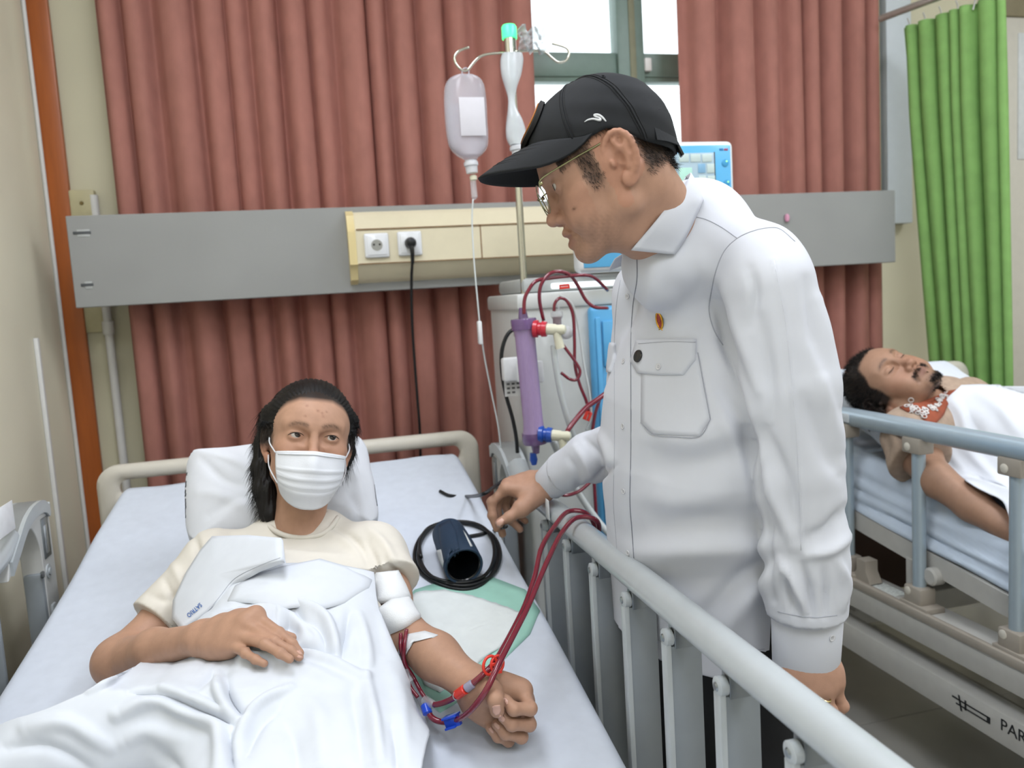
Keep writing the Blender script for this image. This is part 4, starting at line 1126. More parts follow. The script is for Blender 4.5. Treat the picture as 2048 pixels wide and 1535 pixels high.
# shirt
shirt_ops = [Stack(TO, TL, TF, TU, T_rows, .02, 2.25)]
shirt_ops += [Cap(P(1394, 458, 1.24), P(1330, 530, 1.215), .073, .066, .03), Cap(P(1394, 470, 1.255), P(1522, 522, 1.13), .050, .054, .05), Cap(P(1388, 470, 1.275), SHR, .05, .055, .05), Cap(P(1394, 470, 1.26), P(1430, 620, 1.29), .05, .09, .06)]
for A in (LA, RA):
    rr = (.058, .063, .062, .060, .056) if A is LA else (.062, .060, .056, .050, .043)
    for i in range(4): shirt_ops.append(Cap(A[i], A[i+1], rr[i], rr[i+1], .035 if i == 0 else (.006 if A is LA else .014)))
SF = [([(1290, 935), (1380, 925), (1490, 885)], 38, -.007), ([(1290, 860), (1400, 885), (1510, 835)], 30, .005),
      ([(1280, 1060), (1400, 1045), (1530, 1050)], 38, -.008), ([(1262, 1105), (1400, 1097), (1540, 1095)], 24, .007), ([(1300, 990), (1360, 1010), (1440, 1000)], 24, .004),
      ([(1440, 1270), (1500, 1190), (1550, 1150)], 24, .007), ([(1400, 1240), (1470, 1170), (1545, 1110)], 20, -.006), ([(1300, 1180), (1400, 1165), (1480, 1150)], 26, -.004),
      ([(1280, 880), (1255, 960), (1250, 1080)], 16, .003), ([(1450, 800), (1490, 860), (1520, 960)], 20, -.006), ([(1420, 780), (1460, 850), (1500, 1000)], 18, .004),
      ([(1548, 520), (1572, 650), (1592, 850), (1600, 1000), (1602, 1100)], 6, .0025), ([(1446, 560), (1462, 620), (1490, 700), (1515, 780)], 11, .004), ([(1428, 600), (1450, 680), (1470, 730)], 10, -.004),
      ([(1505, 870), (1545, 990), (1585, 1090)], 14, .006), ([(1530, 860), (1575, 960), (1590, 1040)], 12, -.004), ([(1620, 1075), (1655, 1060), (1690, 1020)], 13, -.007), ([(1615, 1110), (1660, 1100), (1698, 1070)], 11, .006),
      ([(1640, 600), (1665, 700), (1680, 800)], 14, .004), ([(1615, 560), (1625, 650), (1640, 740)], 12, -.004), ([(1520, 640), (1540, 760), (1545, 850)], 14, -.004), ([(1610, 800), (1650, 900), (1680, 950)], 16, -.005), ([(1625, 700), (1660, 820), (1685, 890)], 13, .004),
      ([(1605, 1130), (1618, 1180), (1622, 1230)], 7, -.006), ([(1560, 1120), (1590, 1170), (1612, 1220)], 9, .006), ([(1650, 1140), (1652, 1190), (1650, 1230)], 6, -.005), ([(1575, 1150), (1580, 1190), (1590, 1225)], 8, -.005), ([(1675, 1120), (1690, 1160), (1685, 1215)], 8, .006),
      ([(1150, 895), (1170, 920), (1185, 960)], 9, .005), ([(1172, 880), (1195, 910), (1205, 950)], 8, -.006), ([(1198, 868), (1215, 900), (1222, 935)], 9, .005), ([(1135, 915), (1150, 940), (1160, 985)], 8, -.004), ([(1170, 975), (1200, 950), (1230, 930)], 7, -.005),
      ([(1400, 520), (1430, 570), (1440, 650)], 20, .004), ([(1330, 560), (1370, 600), (1400, 660)], 24, -.003), ([(1310, 520), (1300, 600), (1290, 660)], 18, .003), ([(1500, 540), (1510, 590), (1500, 650)], 12, -.004)]
SF = [(p, w, h*1.7) for p, w, h in SF]+[([(1440, 680), (1462, 730), (1486, 800), (1508, 890), (1526, 1000), (1538, 1100), (1547, 1200)], 6, -.010), ([(1460, 700), (1484, 760), (1506, 830), (1526, 920)], 9, .005)]
def shirt_clip(Q):
    d = -((Q-TO)@TU)+.082+.02*np.clip((Q-TO)@TL/.18, -1, 1)*0
    for A in (LA, RA):
        e = nrm(A[4]-A[3]); c = (Q-A[4])@e+.002; w_ = Q-A[4]; far = (np.linalg.norm(w_-np.outer(w_@e, e), axis=1) > .066) | (np.abs(w_@e) > .13)
        d = np.maximum(d, np.where(far, -.5, c))
    return d
lo, hi = bounds(shirt_ops, .02)
shirt = solid('shirt', shirt_ops, lo, hi, .0046, m_shirt, man, disp=lambda Q: folds(Q, SF)+.0012*vnoise(Q, 22, 8), clip=shirt_clip)
b_sh = bvh_of(shirt)
# cuffs
def cuff(name, a, b, r0, r1, m, flare=.0):
    e = nrm(b-a); t1 = nrm(np.cross(e, CM[2])); t2 = np.cross(e, t1); V = []; n = 40
    L = np.linalg.norm(b-a)
    for (s, r) in ((-.006, r0*.93), (0, r0), (L*.5, (r0+r1)/2), (L-.001, r1), (L+.0005, r1-.001), (L-.002, r1-.0025), (L*.4, r1-.004)):
        for k in range(n):
            q = 2*math.pi*k/n; V.append(a+e*s+r*(t1*math.cos(q)+t2*math.sin(q)*.86))
    F = [(i*n+k, i*n+(k+1) % n, (i+1)*n+(k+1) % n, (i+1)*n+k) for i in range(6) for k in range(n)]
    return obj(name, V, F, m, shirt, smooth=True)
cl = cuff('cuff', LA[4]-nrm(LA[5]-LA[4])*.004, LA[5]+nrm(LA[5]-LA[4])*.004, .051, .048, m_shirt)
cr_ = cuff('cuff', RA[4]+nrm(RA[4]-RA[5])*.008, P(1096, 969, 1.705), .042, .036, m_shirt)
b_cuff = bvh_of(cl)
m_btn = mat('pearl_button', '#e3e3e6', .2, var=.05, coat=.6)
m_seam = mat('shirt_seam_thread', '#b9bcc6', .8)
def button(px, py, b, r=.0048, par=None):
    h, n = hit(b, px, py)
    if h is None: return
    o = MB().lathe(h-n*.0005, n, [(0, r*.9), (.001, r), (.0018, r), (.0022, r*.82), (.0016, r*.7), (.0015, .0003)], 18).build('button', m_btn, par or shirt, smooth=True)
    t1 = nrm(np.cross(n, [0, 0, 1])); t2 = np.cross(n, t1)
    hd = MB()
    for a in range(4):
        q = math.pi/4+a*math.pi/2; c = h+n*.0008+(t1*math.cos(q)+t2*math.sin(q))*r*.33; hd.lathe(c, n, [(0, .0005), (.0006, .0005)], 8)
    hd.build('button_hole', mat('hole_grey', '#7d7f86', .8), o)
pk = [(1274, 512), (1274, 560), (1266, 610), (1262, 680), (1262, 780), (1262, 900), (1260, 1000), (1264, 1060), (1268, 1115)]
seam('placket_edge', b_sh, pk, mat('placket_edge_shade', '#7e828e', .9), shirt, .0007)  # dark line: shade along the placket edge put into the colour
seam('placket_stitch', b_sh, [(x-33, y) for x, y in pk[1:]], m_seam, shirt, .0004)
for q in ((1255, 592), (1247, 722), (1246, 852), (1247, 982), (1256, 1105)): button(*q, b_sh)
button(1664, 1275, b_cuff)
# pocket with flap, second flap, badge and pin
pocket = patch('pocket', b_sh, [(1283, 735), (1396, 705), (1421, 838), (1399, 872), (1305, 868), (1282, 845)], m_shirt, shirt, .0006, .0012, 6, 8)
flap = patch('pocket_flap', b_sh, [(1275, 680), (1334, 677), (1393, 678), (1392, 720), (1368, 750), (1320, 750), (1278, 746), (1263, 722)], m_shirt, shirt, .0025, .003, 6, 6)
seam('pocket_stitch', b_sh, [(1396, 705), (1408, 770), (1421, 838)], m_seam, shirt, .0006, .001); seam('pocket_stitch', b_sh, [(1282, 845), (1305, 868), (1350, 873), (1399, 872), (1421, 838)], m_seam, shirt, .0006, .001)
b_fl = bvh_of(flap)
seam('flap_stitch', b_fl, [(1277, 687), (1334, 683), (1391, 684)], m_seam, shirt, .0005)
button(1317, 733, b_fl, .0052, shirt)
patch('pocket_flap', b_sh, [(1208, 682), (1232, 686), (1232, 715), (1222, 745), (1207, 744)], m_shirt, shirt, .0025, .003, 5, 5)
h, n = hit(b_fl, 1277, 712); MB().lathe(h, n, [(0, .0100), (.0015, .0104), (.003, .0096), (.0036, .0004)], 28).build('round_badge', mat('black_gloss_badge', '#17181b', .2, coat=.6), shirt)
h, n = hit(b_sh, 1321, 640)
e1 = nrm(np.array([.12, 1, 0])@CM); e1 = nrm(e1-n*(e1@n)); e2 = np.cross(n, e1); m_gold = mat('polished_gold', '#d9a441', .2, 1.0)
pin = MB()
pin.tube([h+n*.0025+e1*math.cos(q)*.0125+e2*math.sin(q)*.0062 for q in np.linspace(0, 6.28, 30, endpoint=False)], .0016, 8, closed=True)
for s in (-1, 1): pin.tube([h+n*.002-e1*.011+e2*s*.001, h+n*.002-e1*.020+e2*s*.006, h+n*.002-e1*.024+e2*s*.0075], .0018, 6)
pin.build('lapel_pin', m_gold, shirt)
V = [h+n*(.0030 if k else .0042)+(e1*math.cos(q)*.0115+e2*math.sin(q)*.0055)*(1 if k else 0) for k, q in [(0, 0)]+[(1, q) for q in np.linspace(0, 6.28, 24, endpoint=False)]]
obj('pin_enamel', V, [(0, 1+k, 1+(k+1) % 24) for k in range(24)], mat('red_white_enamel', '#a8382a', .2, var=.6, scale=220, coat=.5), shirt)
# seams of the yoke, armhole and sleeve
seam('yoke_seam', b_sh, [(1384, 432), (1410, 438), (1432, 448), (1452, 460), (1474, 476)], m_seam, shirt, .0007)
seam('armhole_seam', b_sh, [(1590, 483), (1560, 458), (1532, 456), (1500, 464), (1474, 477), (1450, 500), (1434, 535), (1424, 575), (1418, 620), (1428, 660), (1446, 690)], m_seam, shirt, .0007)
seam('sleeve_seam', b_sh, [(1548, 520), (1572, 650), (1592, 850), (1600, 1000), (1602, 1100)], m_shirt, shirt, .0008, -.0002)
seam('hem_stitch', b_sh, [(1290, 1262), (1340, 1290), (1400, 1300), (1470, 1302), (1540, 1296)], m_seam, shirt, .0005)
seam('cuff_seam', b_sh, [(1556, 1222), (1590, 1230), (1630, 1234), (1674, 1230)], m_seam, shirt, .0006)
# collar: near leaf lies on the shirt, inner edge stands at the neck
def surf(px, py, lift, b=None):
    c = [hit(x, px, py) for x in ((b_sh, b_man) if b is None else (b,))]; c = [x for x in c if x[0] is not None]
    if not c: return P(px, py, 1.2)
    h, n = min(c, key=lambda x: np.linalg.norm(x[0]-CP)); return h+nrm(CP-h)*lift
inner = [P(1372, 352, 1.30), P(1381, 346, 1.235), P(1374, 362, 1.17), P(1346, 397, 1.125), P(1308, 446, 1.112), P(1262, 500, 1.125)]
outer = [P(1412, 400, 1.33), P(1411, 396, 1.245), surf(1405, 402, .006), surf(1393, 430, .005), surf(1373, 472, .005), surf(1350, 509, .004)]
I, O = cr(inner, 6), cr(outer, 6); n = len(I); rows = 8; V = []
for j in range(rows):
    t = j/(rows-1); V.append(I*(1-t)+O*t+nrm(CP-P(1320, 450, 1))*.010*math.sin(math.pi*t)*np.clip(1-np.linspace(0, 1, n)**3, 0.2, 1)[:, None])
V = np.concatenate(V); co = obj('collar', V, grid(rows, n), m_shirt, shirt, smooth=True)
md = co.modifiers.new('cloth_thickness', 'SOLIDIFY'); md.thickness = .0022; md.offset = 0
fi = cr([P(1372, 352, 1.30), P(1330, 420, 1.34), P(1280, 480, 1.33), P(1244, 508, 1.27)], 6); fo_ = cr([P(1412, 400, 1.34), P(1340, 470, 1.40), P(1262, 520, 1.40), P(1216, 540, 1.32)], 6)
V = np.concatenate([fi, (fi+fo_)/2+TU*.006, fo_]); co2 = obj('far_collar', V, grid(3, len(fi)), m_shirt, shirt, smooth=True)
md = co2.modifiers.new('cloth_thickness', 'SOLIDIFY'); md.thickness = .0022

# trousers and shoes
Z0 = lambda p: np.array([p[0], p[1], 0.])
hipc = TO-TU*.02
hl, hr = hipc+TL*.085, hipc-TL*.085
kl, kr = hl+np.array([0, 0, -.40])+TF*.015, hr+np.array([0, 0, -.40])+TF*.015
al, ar = np.array([kl[0], kl[1], .10])-TF*.03, np.array([kr[0], kr[1], .10])-TF*.03
t_ops = [Stack(hipc-TU*.16, TL, TF, TU, [(0, 0, 0, .165, .115), (.1, 0, 0, .168, .125), (.36, 0, 0, .150, .105)], .02)]
for h_, k_, a2 in ((hl, kl, al), (hr, kr, ar)):
    t_ops += [Cap(h_, k_, .088, .068, .02), Cap(k_, a2, .068, .056, .03)]
lo, hi = bounds(t_ops, .02)
tro = solid('trousers', t_ops, lo, hi, .011, m_trouser, man, disp=lambda Q: .003*vnoise(Q, 30, 2), clip=lambda Q: .05-Q[:, 2])
m_shoe = mat('black_shoe_leather', '#1b1a1a', .3, coat=.3)
for a2 in (al, ar):
    c = Z0(a2); so = [Ell(c+TF*.0+[0, 0, .045], (.042, .05, .05), .02), Cap(c-TF*.05+[0, 0, .03], c+TF*.13+[0, 0, .028], .036, .034, .02)]
    lo, hi = bounds(so, .02)
    solid('shoe', so, lo, hi, .006, m_shoe, man, clip=lambda Q: .001-Q[:, 2])

# cap
m_cap = mat('black_cap_twill', '#15181c', .8, var=.12, scale=80, bump=.25, bscale=1600)
m_stitch = mat('black_thread', '#0c0d0f', .7)
CC = np.array([0, -.006, .036])
def cap_pt(phi, t, lift=0.0):
    """phi azimuth (0 = front, + = left), t: 0 lower edge .. 1 crown"""
    def dome(az, el):
        d = np.array([math.cos(el)*math.sin(az), math.cos(el)*math.cos(az), math.sin(el)])
        r = 1/math.sqrt((d[0]/.0825)**2+(d[1]/.1005)**2+(d[2]/.102)**2)
        fr = max(0, math.cos(az))**2*math.exp(-((el-.55)/.45)**2); r *= 1+.095*fr
        r *= 1-.02*math.exp(-((math.pi/2-el)/.3)**2)
        r += .0012*math.sin(az*7+el*5)*math.sin(el*9+az*2)*(1 if el < .7 else .4)*(.2+.8*(math.cos(az) < .4))
        return CC+d*(r+lift)
    # lower edge: where the dome meets the sloping rim plane
    lo_, hi_ = -1.2, 1.2
    for _ in range(30):
        m_ = (lo_+hi_)/2; q = dome(phi, m_); zz = .031+.56*q[1]+.017*math.exp(-((abs((phi+math.pi) % (2*math.pi)-math.pi)-1.66)/.30)**2)
        if q[2] > zz: hi_ = m_
        else: lo_ = m_
    el = lo_+(math.pi/2-lo_)*t
    return dome(phi, el)
nA, nT = 96, 26
V = [mh(cap_pt(2*math.pi*i/nA, j/(nT-1))) for i in range(nA) for j in range(nT)]
F = [(i*nT+j, ((i+1) % nA)*nT+j, ((i+1) % nA)*nT+j+1, i*nT+j+1) for i in range(nA) for j in range(nT-1)]
V2 = [mh(cap_pt(2*math.pi*i/nA, 0, -.003)) for i in range(nA)]
F += [(i*nT, nA*nT+i, nA*nT+(i+1) % nA, ((i+1) % nA)*nT) for i in range(nA)]
capt = obj('cap', V+V2, F, m_cap, man, smooth=True)
b_cap = bvh_of(capt)
# brim
ns, nt = 41, 14; V = []
for i in range(ns):
    s = -1+2*i/(ns-1); root = cap_pt(s*math.radians(78), 0.0, -.001)
    L_ = .081*(1-abs(s)**2.3)**.95+.001
    for j in range(nt):
        t = j/(nt-1); y = root[1]+L_*t
        V.append(mh((root[0]*(1+.02*t), y, root[2]+.002+.04*L_*t-.030*s*s*t*min(1, L_/.05)-.10*L_*t*t)))
br = obj('brim', V, grid(ns, nt), m_cap, capt, smooth=True)
md = br.modifiers.new('board_thickness', 'SOLIDIFY'); md.thickness = .0035; md.offset = 0
bb_ = bvh_of(br)
for t in (.2, .34, .48, .62, .76):
    pts = []
    for i in range(2, ns-2): pts.append(np.array(V[i*nt+int(t*(nt-1))])+MR[2]*.002)
    Vv, Fv = sweep(pts, .0005, 5); obj('brim_stitch', Vv, Fv, m_stitch, capt, smooth=True)
# panel seams, button, eyelet, logo, badge, strap
for az in (0, 60, 120, 180, 240, 300):
    pts = [mh(cap_pt(math.radians(az), t, .0006)) for t in np.linspace(0, .98, 24)]
    Vv, Fv = sweep(pts, .0013, 6); obj('panel_seam', Vv, Fv, m_cap, capt, smooth=True)
    for d_ in (-.045, .045):
        pts = [mh(cap_pt(math.radians(az)+d_/(max(.2, math.cos(t*1.45))), t, .0004)) for t in np.linspace(.02, .9, 24)]
        Vv, Fv = sweep(pts, .0005, 5); obj('seam_stitch', Vv, Fv, m_stitch, capt, smooth=True)
q = cap_pt(0, 1.0); MB().lathe(mh(q)-MR[2]*.001, MR[2], [(0, .0075), (.002, .0075), (.004, .004), (.0045, .0004)], 18).build('top_button', m_cap, capt, smooth=True)
h, n = hit(b_cap, 1206, 154)
MB().tube([h+n*.0006+.0028*(math.cos(a)*nrm(np.cross(n, [0, 0, 1]))+math.sin(a)*nrm(np.cross(n, np.cross(n, [0, 0, 1])))) for a in np.linspace(0, 6.28, 16, endpoint=False)], .0010, 6, closed=True).build('eyelet', m_cap, capt)
m_wt = mat('white_embroidery', '#e9ebec', .7, bump=.3, bscale=1500)
lg = [(1169, 244), (1176, 240), (1186, 238), (1196, 240), (1201, 240), (1199, 236), (1191, 233), (1189, 230), (1197, 230), (1205, 235), (1212, 243)]
out = []
for q in cr(lg, 5):
    h, n = hit(b_cap, *q); out.append(h+n*.0004)
Vv, Fv = sweep(out, [.0004, .0011, .0013, .0015, .0016, .0012, .0012, .0015, .0016, .0014, .0008], 8); obj('swoosh_logo', Vv, Fv, m_wt, capt, smooth=True)
fb = cap_pt(0, .30); fu = nrm(cap_pt(0, .48)-cap_pt(0, .12)); fn = np.array([0, fu[2], -fu[1]])
bd = MB()
prof = []
c = mh(fb)-fn@MR*.004
V = []
for (r, hgt) in ((1.0, 0), (1.0, .0055), (.93, .0065), (.0, .0065)):
    for k in range(36):
        a = 2*math.pi*k/36; V.append(c+(np.array([math.sin(a)*.040*r, 0, 0])+fu*math.cos(a)*.036*r)@MR+(fn@MR)*(hgt-.006*(math.sin(a)*r)**2))
F = [(i*36+k, i*36+(k+1) % 36, (i+1)*36+(k+1) % 36, (i+1)*36+k) for i in range(3) for k in range(36)]
obj('front_badge', V, F, mat('black_badge_cloth', '#1a1716', .7), capt, auto=40)
bt = [c+(np.array([math.sin(a)*.034, 0, 0])+fu*math.cos(a)*.030)@MR+(fn@MR)*(.0068-.006*(math.sin(a)*.85)**2) for a in np.linspace(0, 6.283, 40, endpoint=False)]
Vv, Fv = sweep(bt, .0014, 6, closed=True); obj('badge_border', Vv, Fv, mat('orange_thread', '#b8722c', .6), capt, smooth=True)
# adjusting strap at the back
pts = [mh(cap_pt(math.radians(180+d_), .07, .0008)) for d_ in np.linspace(-48, 48, 20)]
Vv, Fv = sweep(pts, 1.0, prof=[(-.0006, -.009), (.0006, -.009), (.0006, .009), (-.0006, .009)], up=tuple(MR[2])); obj('strap', Vv, Fv, m_cap, capt)
q = mh(cap_pt(math.radians(172), .02, .004)); MB().box((-.009, -.0018, -.011), (.009, .0018, .011), .001, frame(q, MR[0], MR[1])).build('strap_buckle', mat('dark_buckle', '#3b3d40', .25, .9), capt)

# glasses
m_gl = mat('pale_gold_metal', '#9a9a78', .22, 1.0)
m_lens = mat('clear_lens', '#ffffff', .02, trans=1.0, alpha=.18, ior=1.1)
gls = None
def lens_pts(s, n=40, sc=1.0):
    c = np.array([s*.034, .1065-.0, .0065])
    return [c+np.array([s*math.cos(a)*.0245*sc, -abs(math.cos(a))*0-s*math.cos(a)*s*.0035, math.sin(a)*.0210*sc]) for a in np.linspace(0, 2*math.pi, n, endpoint=False)]
g = MB()
for s in (1, -1): g.tube([mh(p) for p in lens_pts(s)], .0008, 6, closed=True)
gls = g.build('glasses', m_gl, man, smooth=True)
for s in (1, -1):
    L_ = [mh(p) for p in lens_pts(s)]; c = mh((s*.034, .1085, .0065)); obj('lens', [c]+L_, [(0, 1+k, 1+(k+1) % 40) for k in range(40)], m_lens, gls, smooth=True)
    MB().tube(cr([mh((s*.058, .104, .018)), mh((s*.066, .098, .027)), mh((s*.071, .06, .0295)), mh((s*.074, .02, .030)), mh((s*.0735, -.006, .0285)), mh((s*.073, -.022, .012))], 6), [.0012, .0012, .0013, .0014, .0016, .002], 8).build('temple_arm', m_gl, gls, smooth=True)
    h0 = mh((s*.062, .101, .0225)); MB().box((-.0025, -.0025, -.002), (.0025, .0025, .002), .0006, frame(h0, MR[0], MR[1])).build('hinge', m_gl, gls)
    MB().lathe(mh((s*.0125, .101, -.002)), MR[1], [(0, .001), (.001, .0045), (.002, .0045), (.003, .001)], 12).build('nose_pad', m_lens, gls, smooth=True)
MB().tube(cr([mh((-.011, .1075, .012)), mh((0, .1125, .015)), mh((.011, .1075, .012))], 8), .0009, 8).build('bridge', m_gl, gls, smooth=True)
# ------------------------------------------------------------------ the masked patient in the first bed
pat = thing('person', 'masked patient with long black hair and cream t-shirt lying in bed looking up', 'person', (-.05, 1.3, mz(1.3)))
bR = math.radians(20)
PR = cam_frame((math.sin(bR), .10, -math.cos(bR)), (.075, .98, .10))
PO = P(628, 873, 1.475)-np.array([0, .085, .014])@PR
def ph(p): return PO+np.array(p)@PR
p_head = head_ops(nosew=1.0, jaw=.95)
PS = P(590, 1110, 1.555)                                  # between the shoulders
py2 = PS[1]-.55; PH = np.array([PS[0]+.012, py2, mz(py2)+.085])
PU = nrm(PS-PH); PL = nrm(np.array([1.0, .02, 0])-PU*(np.array([1.0, .02, 0])@PU)); PFr = np.cross(PL, PU)
if PFr[2] < 0: PFr = -PFr
SR, SL = P(432, 1122, 1.525), P(748, 1108, 1.535)
AR = [SR, P(330, 1235, 1.455), P(238, 1322, 1.375), P(310, 1298, 1.31), P(402, 1276, 1.238)]
AL = [SL, P(775, 1190, 1.455), P(800, 1262, 1.375), P(872, 1312, 1.315), P(948, 1372, 1.265)]
Lt = np.linalg.norm(PS-PH)
t_rows = [(0, 0, 0, .150, .085), (Lt*.35, 0, 0, .140, .080), (Lt*.7, 0, 0, .150, .088), (Lt*.92, 0, -.005, .150, .078), (Lt*1.02, 0, -.012, .12, .06), (Lt*1.08, 0, -.015, .06, .05)]
pb = [Group(PO, PR, p_head, 0, c=(0, .01, .01), r=.16)]
NP = P(596, 1066, 1.56)
pb += [Cap(ph((0, -.012, -.045)), NP, .046, .050, .03), Cap(ph((0, .02, -.08)), P(600, 1062, 1.53), .026, .036, .03)]
for s in (1, -1): pb.append(Cap(ph((s*.05, -.02, -.02)), P(605+s*12, 1075, 1.51), .011, .011, .018))
pb.append(Stack(PH, PL, PFr, PU, [(h, cx, cy, min(a-.012, .11), min(b-.012, .06)) for h, cx, cy, a, b in t_rows[2:]], .03))
for A, rr in ((AR, (.042, .037, .037, .031, .0225)), (AL, (.044, .040, .036, .036, .027))):
    for i in range(4): pb.append(Cap(A[i], A[i+1], rr[i], rr[i+1], .02))
pb.append(Ell(AR[2]+(AR[2]-AR[1])*.03, (.036, .036, .036), .02))
# right hand, flat on the sheet: crop coordinates
def rc(u, v, D): return (370+u/7.877, 1200+v/7.877, D-.020)
fs = [([rc(1110, 240, 1.232), rc(1480, 510, 1.205), rc(1690, 690, 1.195), rc(1810, 830, 1.19)], 1.0),      # index
      ([rc(960, 370, 1.222), rc(1400, 650, 1.185), rc(1660, 800, 1.175), rc(1800, 890, 1.172)], 1.02),
      ([rc(840, 570, 1.215), rc(1260, 690, 1.170), rc(1500, 830, 1.158), rc(1650, 925, 1.155)], .98),
      ([rc(720, 700, 1.212), rc(950, 830, 1.177), rc(1110, 930, 1.163), rc(1250, 995, 1.158)], .86)]
fo, _ = fingers(fs, r0=.0084, k=.002)
pb += palm(P(*rc(420, 480, 1.262)), P(*rc(330, 700, 1.245)), [P(*f[0][0]) for f in fs], .0165, .0125, .014)
pb += [Cap(P(*rc(480, 760, 1.238)), P(*rc(700, 740, 1.225)), .015, .013, .015)]
to, _ = fingers([([rc(760, 330, 1.262), rc(1150, 380, 1.258), rc(1450, 520, 1.242), rc(1680, 590, 1.235)], 1.1)])
pb += fo+to+[Cap(AR[-1], P(*rc(380, 590, 1.252)), .0225, .019, .02)]
for i in range(4): pb.append(Cap(P(*rc(520, 480+70*i, 1.236)), P(*fs[i][0][0])+(CP-P(*fs[i][0][0]))*.0045, .0075, .0085, .006))
# left hand, loosely closed, palm up
def kc(u, v, D): return (930+u/8.525, 1320+v/8.525, D)
fs = [([kc(980, 520, 1.262), kc(1110, 820, 1.228), kc(830, 830, 1.215), kc(715, 690, 1.222)], 1.1),          # index
      ([kc(1000, 700, 1.275), kc(1095, 1090, 1.238), kc(800, 1090, 1.222), kc(650, 960, 1.225)], 1.1),
      ([kc(880, 900, 1.285), kc(960, 1300, 1.248), kc(690, 1240, 1.235), kc(545, 1090, 1.238)], 1.06),
      ([kc(720, 1050, 1.29), kc(740, 1370, 1.262), kc(560, 1300, 1.25), kc(445, 1170, 1.25)], .92)]
fo, _ = fingers(fs, r0=.0098, taper=.8)
pb += palm(P(*kc(230, 400, 1.262)), P(*kc(150, 700, 1.272)), [P(*f[0][0]) for f in fs], .018, .0135, .014)
to, _ = fingers([([kc(330, 420, 1.245), kc(480, 520, 1.22), kc(520, 660, 1.205), kc(548, 850, 1.207)], 1.32)], r0=.0102, taper=.82)
pb += fo+to+[Cap(P(*kc(260, 450, 1.25)), P(*kc(430, 560, 1.235)), .0195, .016, .02), Cap(P(*kc(180, 760, 1.27)), P(*kc(560, 1010, 1.275)), .018, .016, .02),
             Cap(P(*kc(520, 330, 1.262)), P(*kc(900, 480, 1.262)), .014, .014, .015), Cap(AL[-1], P(*kc(240, 560, 1.262)), .027, .022, .02)]
def p1_scalp(x, y, z):
    ax = np.abs(x)
    hl = .078-.45*np.maximum(ax-.03, 0)-5*np.maximum(ax-.05, 0)**1.5
    w = np.clip((z-hl+.6*np.minimum(y-.06, 0)*-1*0)/.01, 0, 1)*(y > .02)
    w2 = np.clip((.034-y)/.014, 0, 1)*np.clip((z+.02)/.02, 0, 1)
    return np.clip(w+w2, 0, 1)*.97
sp = [(.002, .062, .0022, '#7e4a3a', .6), (.010, .058, .002, '#7e4a3a', .6), (-.018, .070, .0025, '#86503c', .5), (.012, .052, .002, '#7a4636', .5), (-.020, .050, .002, '#7a4636', .5), (.018, .062, .0018, '#7a4636', .5)]
lo, hi = bounds(pb)
pbody = solid('body', pb, lo, hi, .0027, m_skin, pat, cols=lambda V: skin_cols(V, '#bf957c', [(PO, PR, 1.0, dict(scalp=p1_scalp, lip=.4, brow=.75, hairc='#15110f', spots=sp))]))
b_pat = bvh_of(pbody)
look = nrm(P(1130, 420, 1.1)-P(628, 873, 1.475))
for s in (1, -1): eyeball(pat, PO, PR, 1.0, s, nrm(look+PR[1]*.75))
# upper lids' lashes
for s in (1, -1):
    pts = [ph((s*x, y, z)) for x, y, z in ((.0185, .0885, .0145), (.025, .0905, .0180), (.034, .0895, .0188), (.042, .0850, .0165), (.0465, .081, .0135))]
    V, F = sweep(cr(pts, 5), [.0004, .0008, .0010, .0009, .0004], 6); obj('eyelash', V, F, m_hair, pat, smooth=True)
# nails
for pl in (((460, 790), (500, 765), (600, 755), (618, 850), (590, 915), (520, 940), (470, 880)),): patch('fingernail', b_pat, [kc(*q, 1)[:2] for q in pl], m_nail, pat, .0003, .0006)
for pl in (((555, 985), (600, 930), (650, 935), (690, 985), (670, 1040), (635, 1050), (585, 1020)), ((475, 1070), (520, 1040), (600, 1105), (600, 1150), (565, 1175), (510, 1130)), ((395, 1160), (440, 1130), (495, 1200), (490, 1240), (455, 1240)), ((660, 640), (690, 630), (735, 680), (735, 740), (705, 760), (668, 690))):
    patch('fingernail', b_pat, [kc(*q, 1)[:2] for q in pl], m_nail, pat, .0003, .0005, 3, 3)
for pl in (((1755, 800), (1800, 775), (1840, 820), (1840, 860), (1800, 850)), ((1755, 895), (1790, 860), (1850, 885), (1860, 905), (1800, 912))):
    patch('fingernail', b_pat, [rc(*q, 1)[:2] for q in pl], m_nail, pat, .0003, .0005, 3, 3)
# hair: combed-back mass with a lock falling behind the ear
hops = [Ell((0, -.012, .045), (.0825, .093, .0865), 0)]
for s in (1, -1):
    pts = [(s*.066, .020, .066), (s*.0775, -.006, .054), (s*.080, -.040, .036), (s*.078, -.050, -.01)]
    for a, b in zip(pts, pts[1:]): hops.append(Cap(a, b, .009, .013, .02))
for a, b in zip(((-.076, -.046, -.005), (-.075, -.046, -.05), (-.068, -.036, -.09)), ((-.075, -.046, -.05), (-.068, -.036, -.09), (-.058, -.024, -.135))): hops.append(Cap(a, b, .022, .018, .02))
hops.append(Cap((.078, -.042, -.005), (.072, -.044, -.045), .018, .012, .02))
hops.append(Ell((0, .108, .018), (.0665, .077, .0755), .006, True))
hops.append(Ell((-.088, .004, -.006), (.027, .038, .044), .006, True))
hops.append(Ell((.088, .004, -.010), (.027, .038, .040), .006, True))
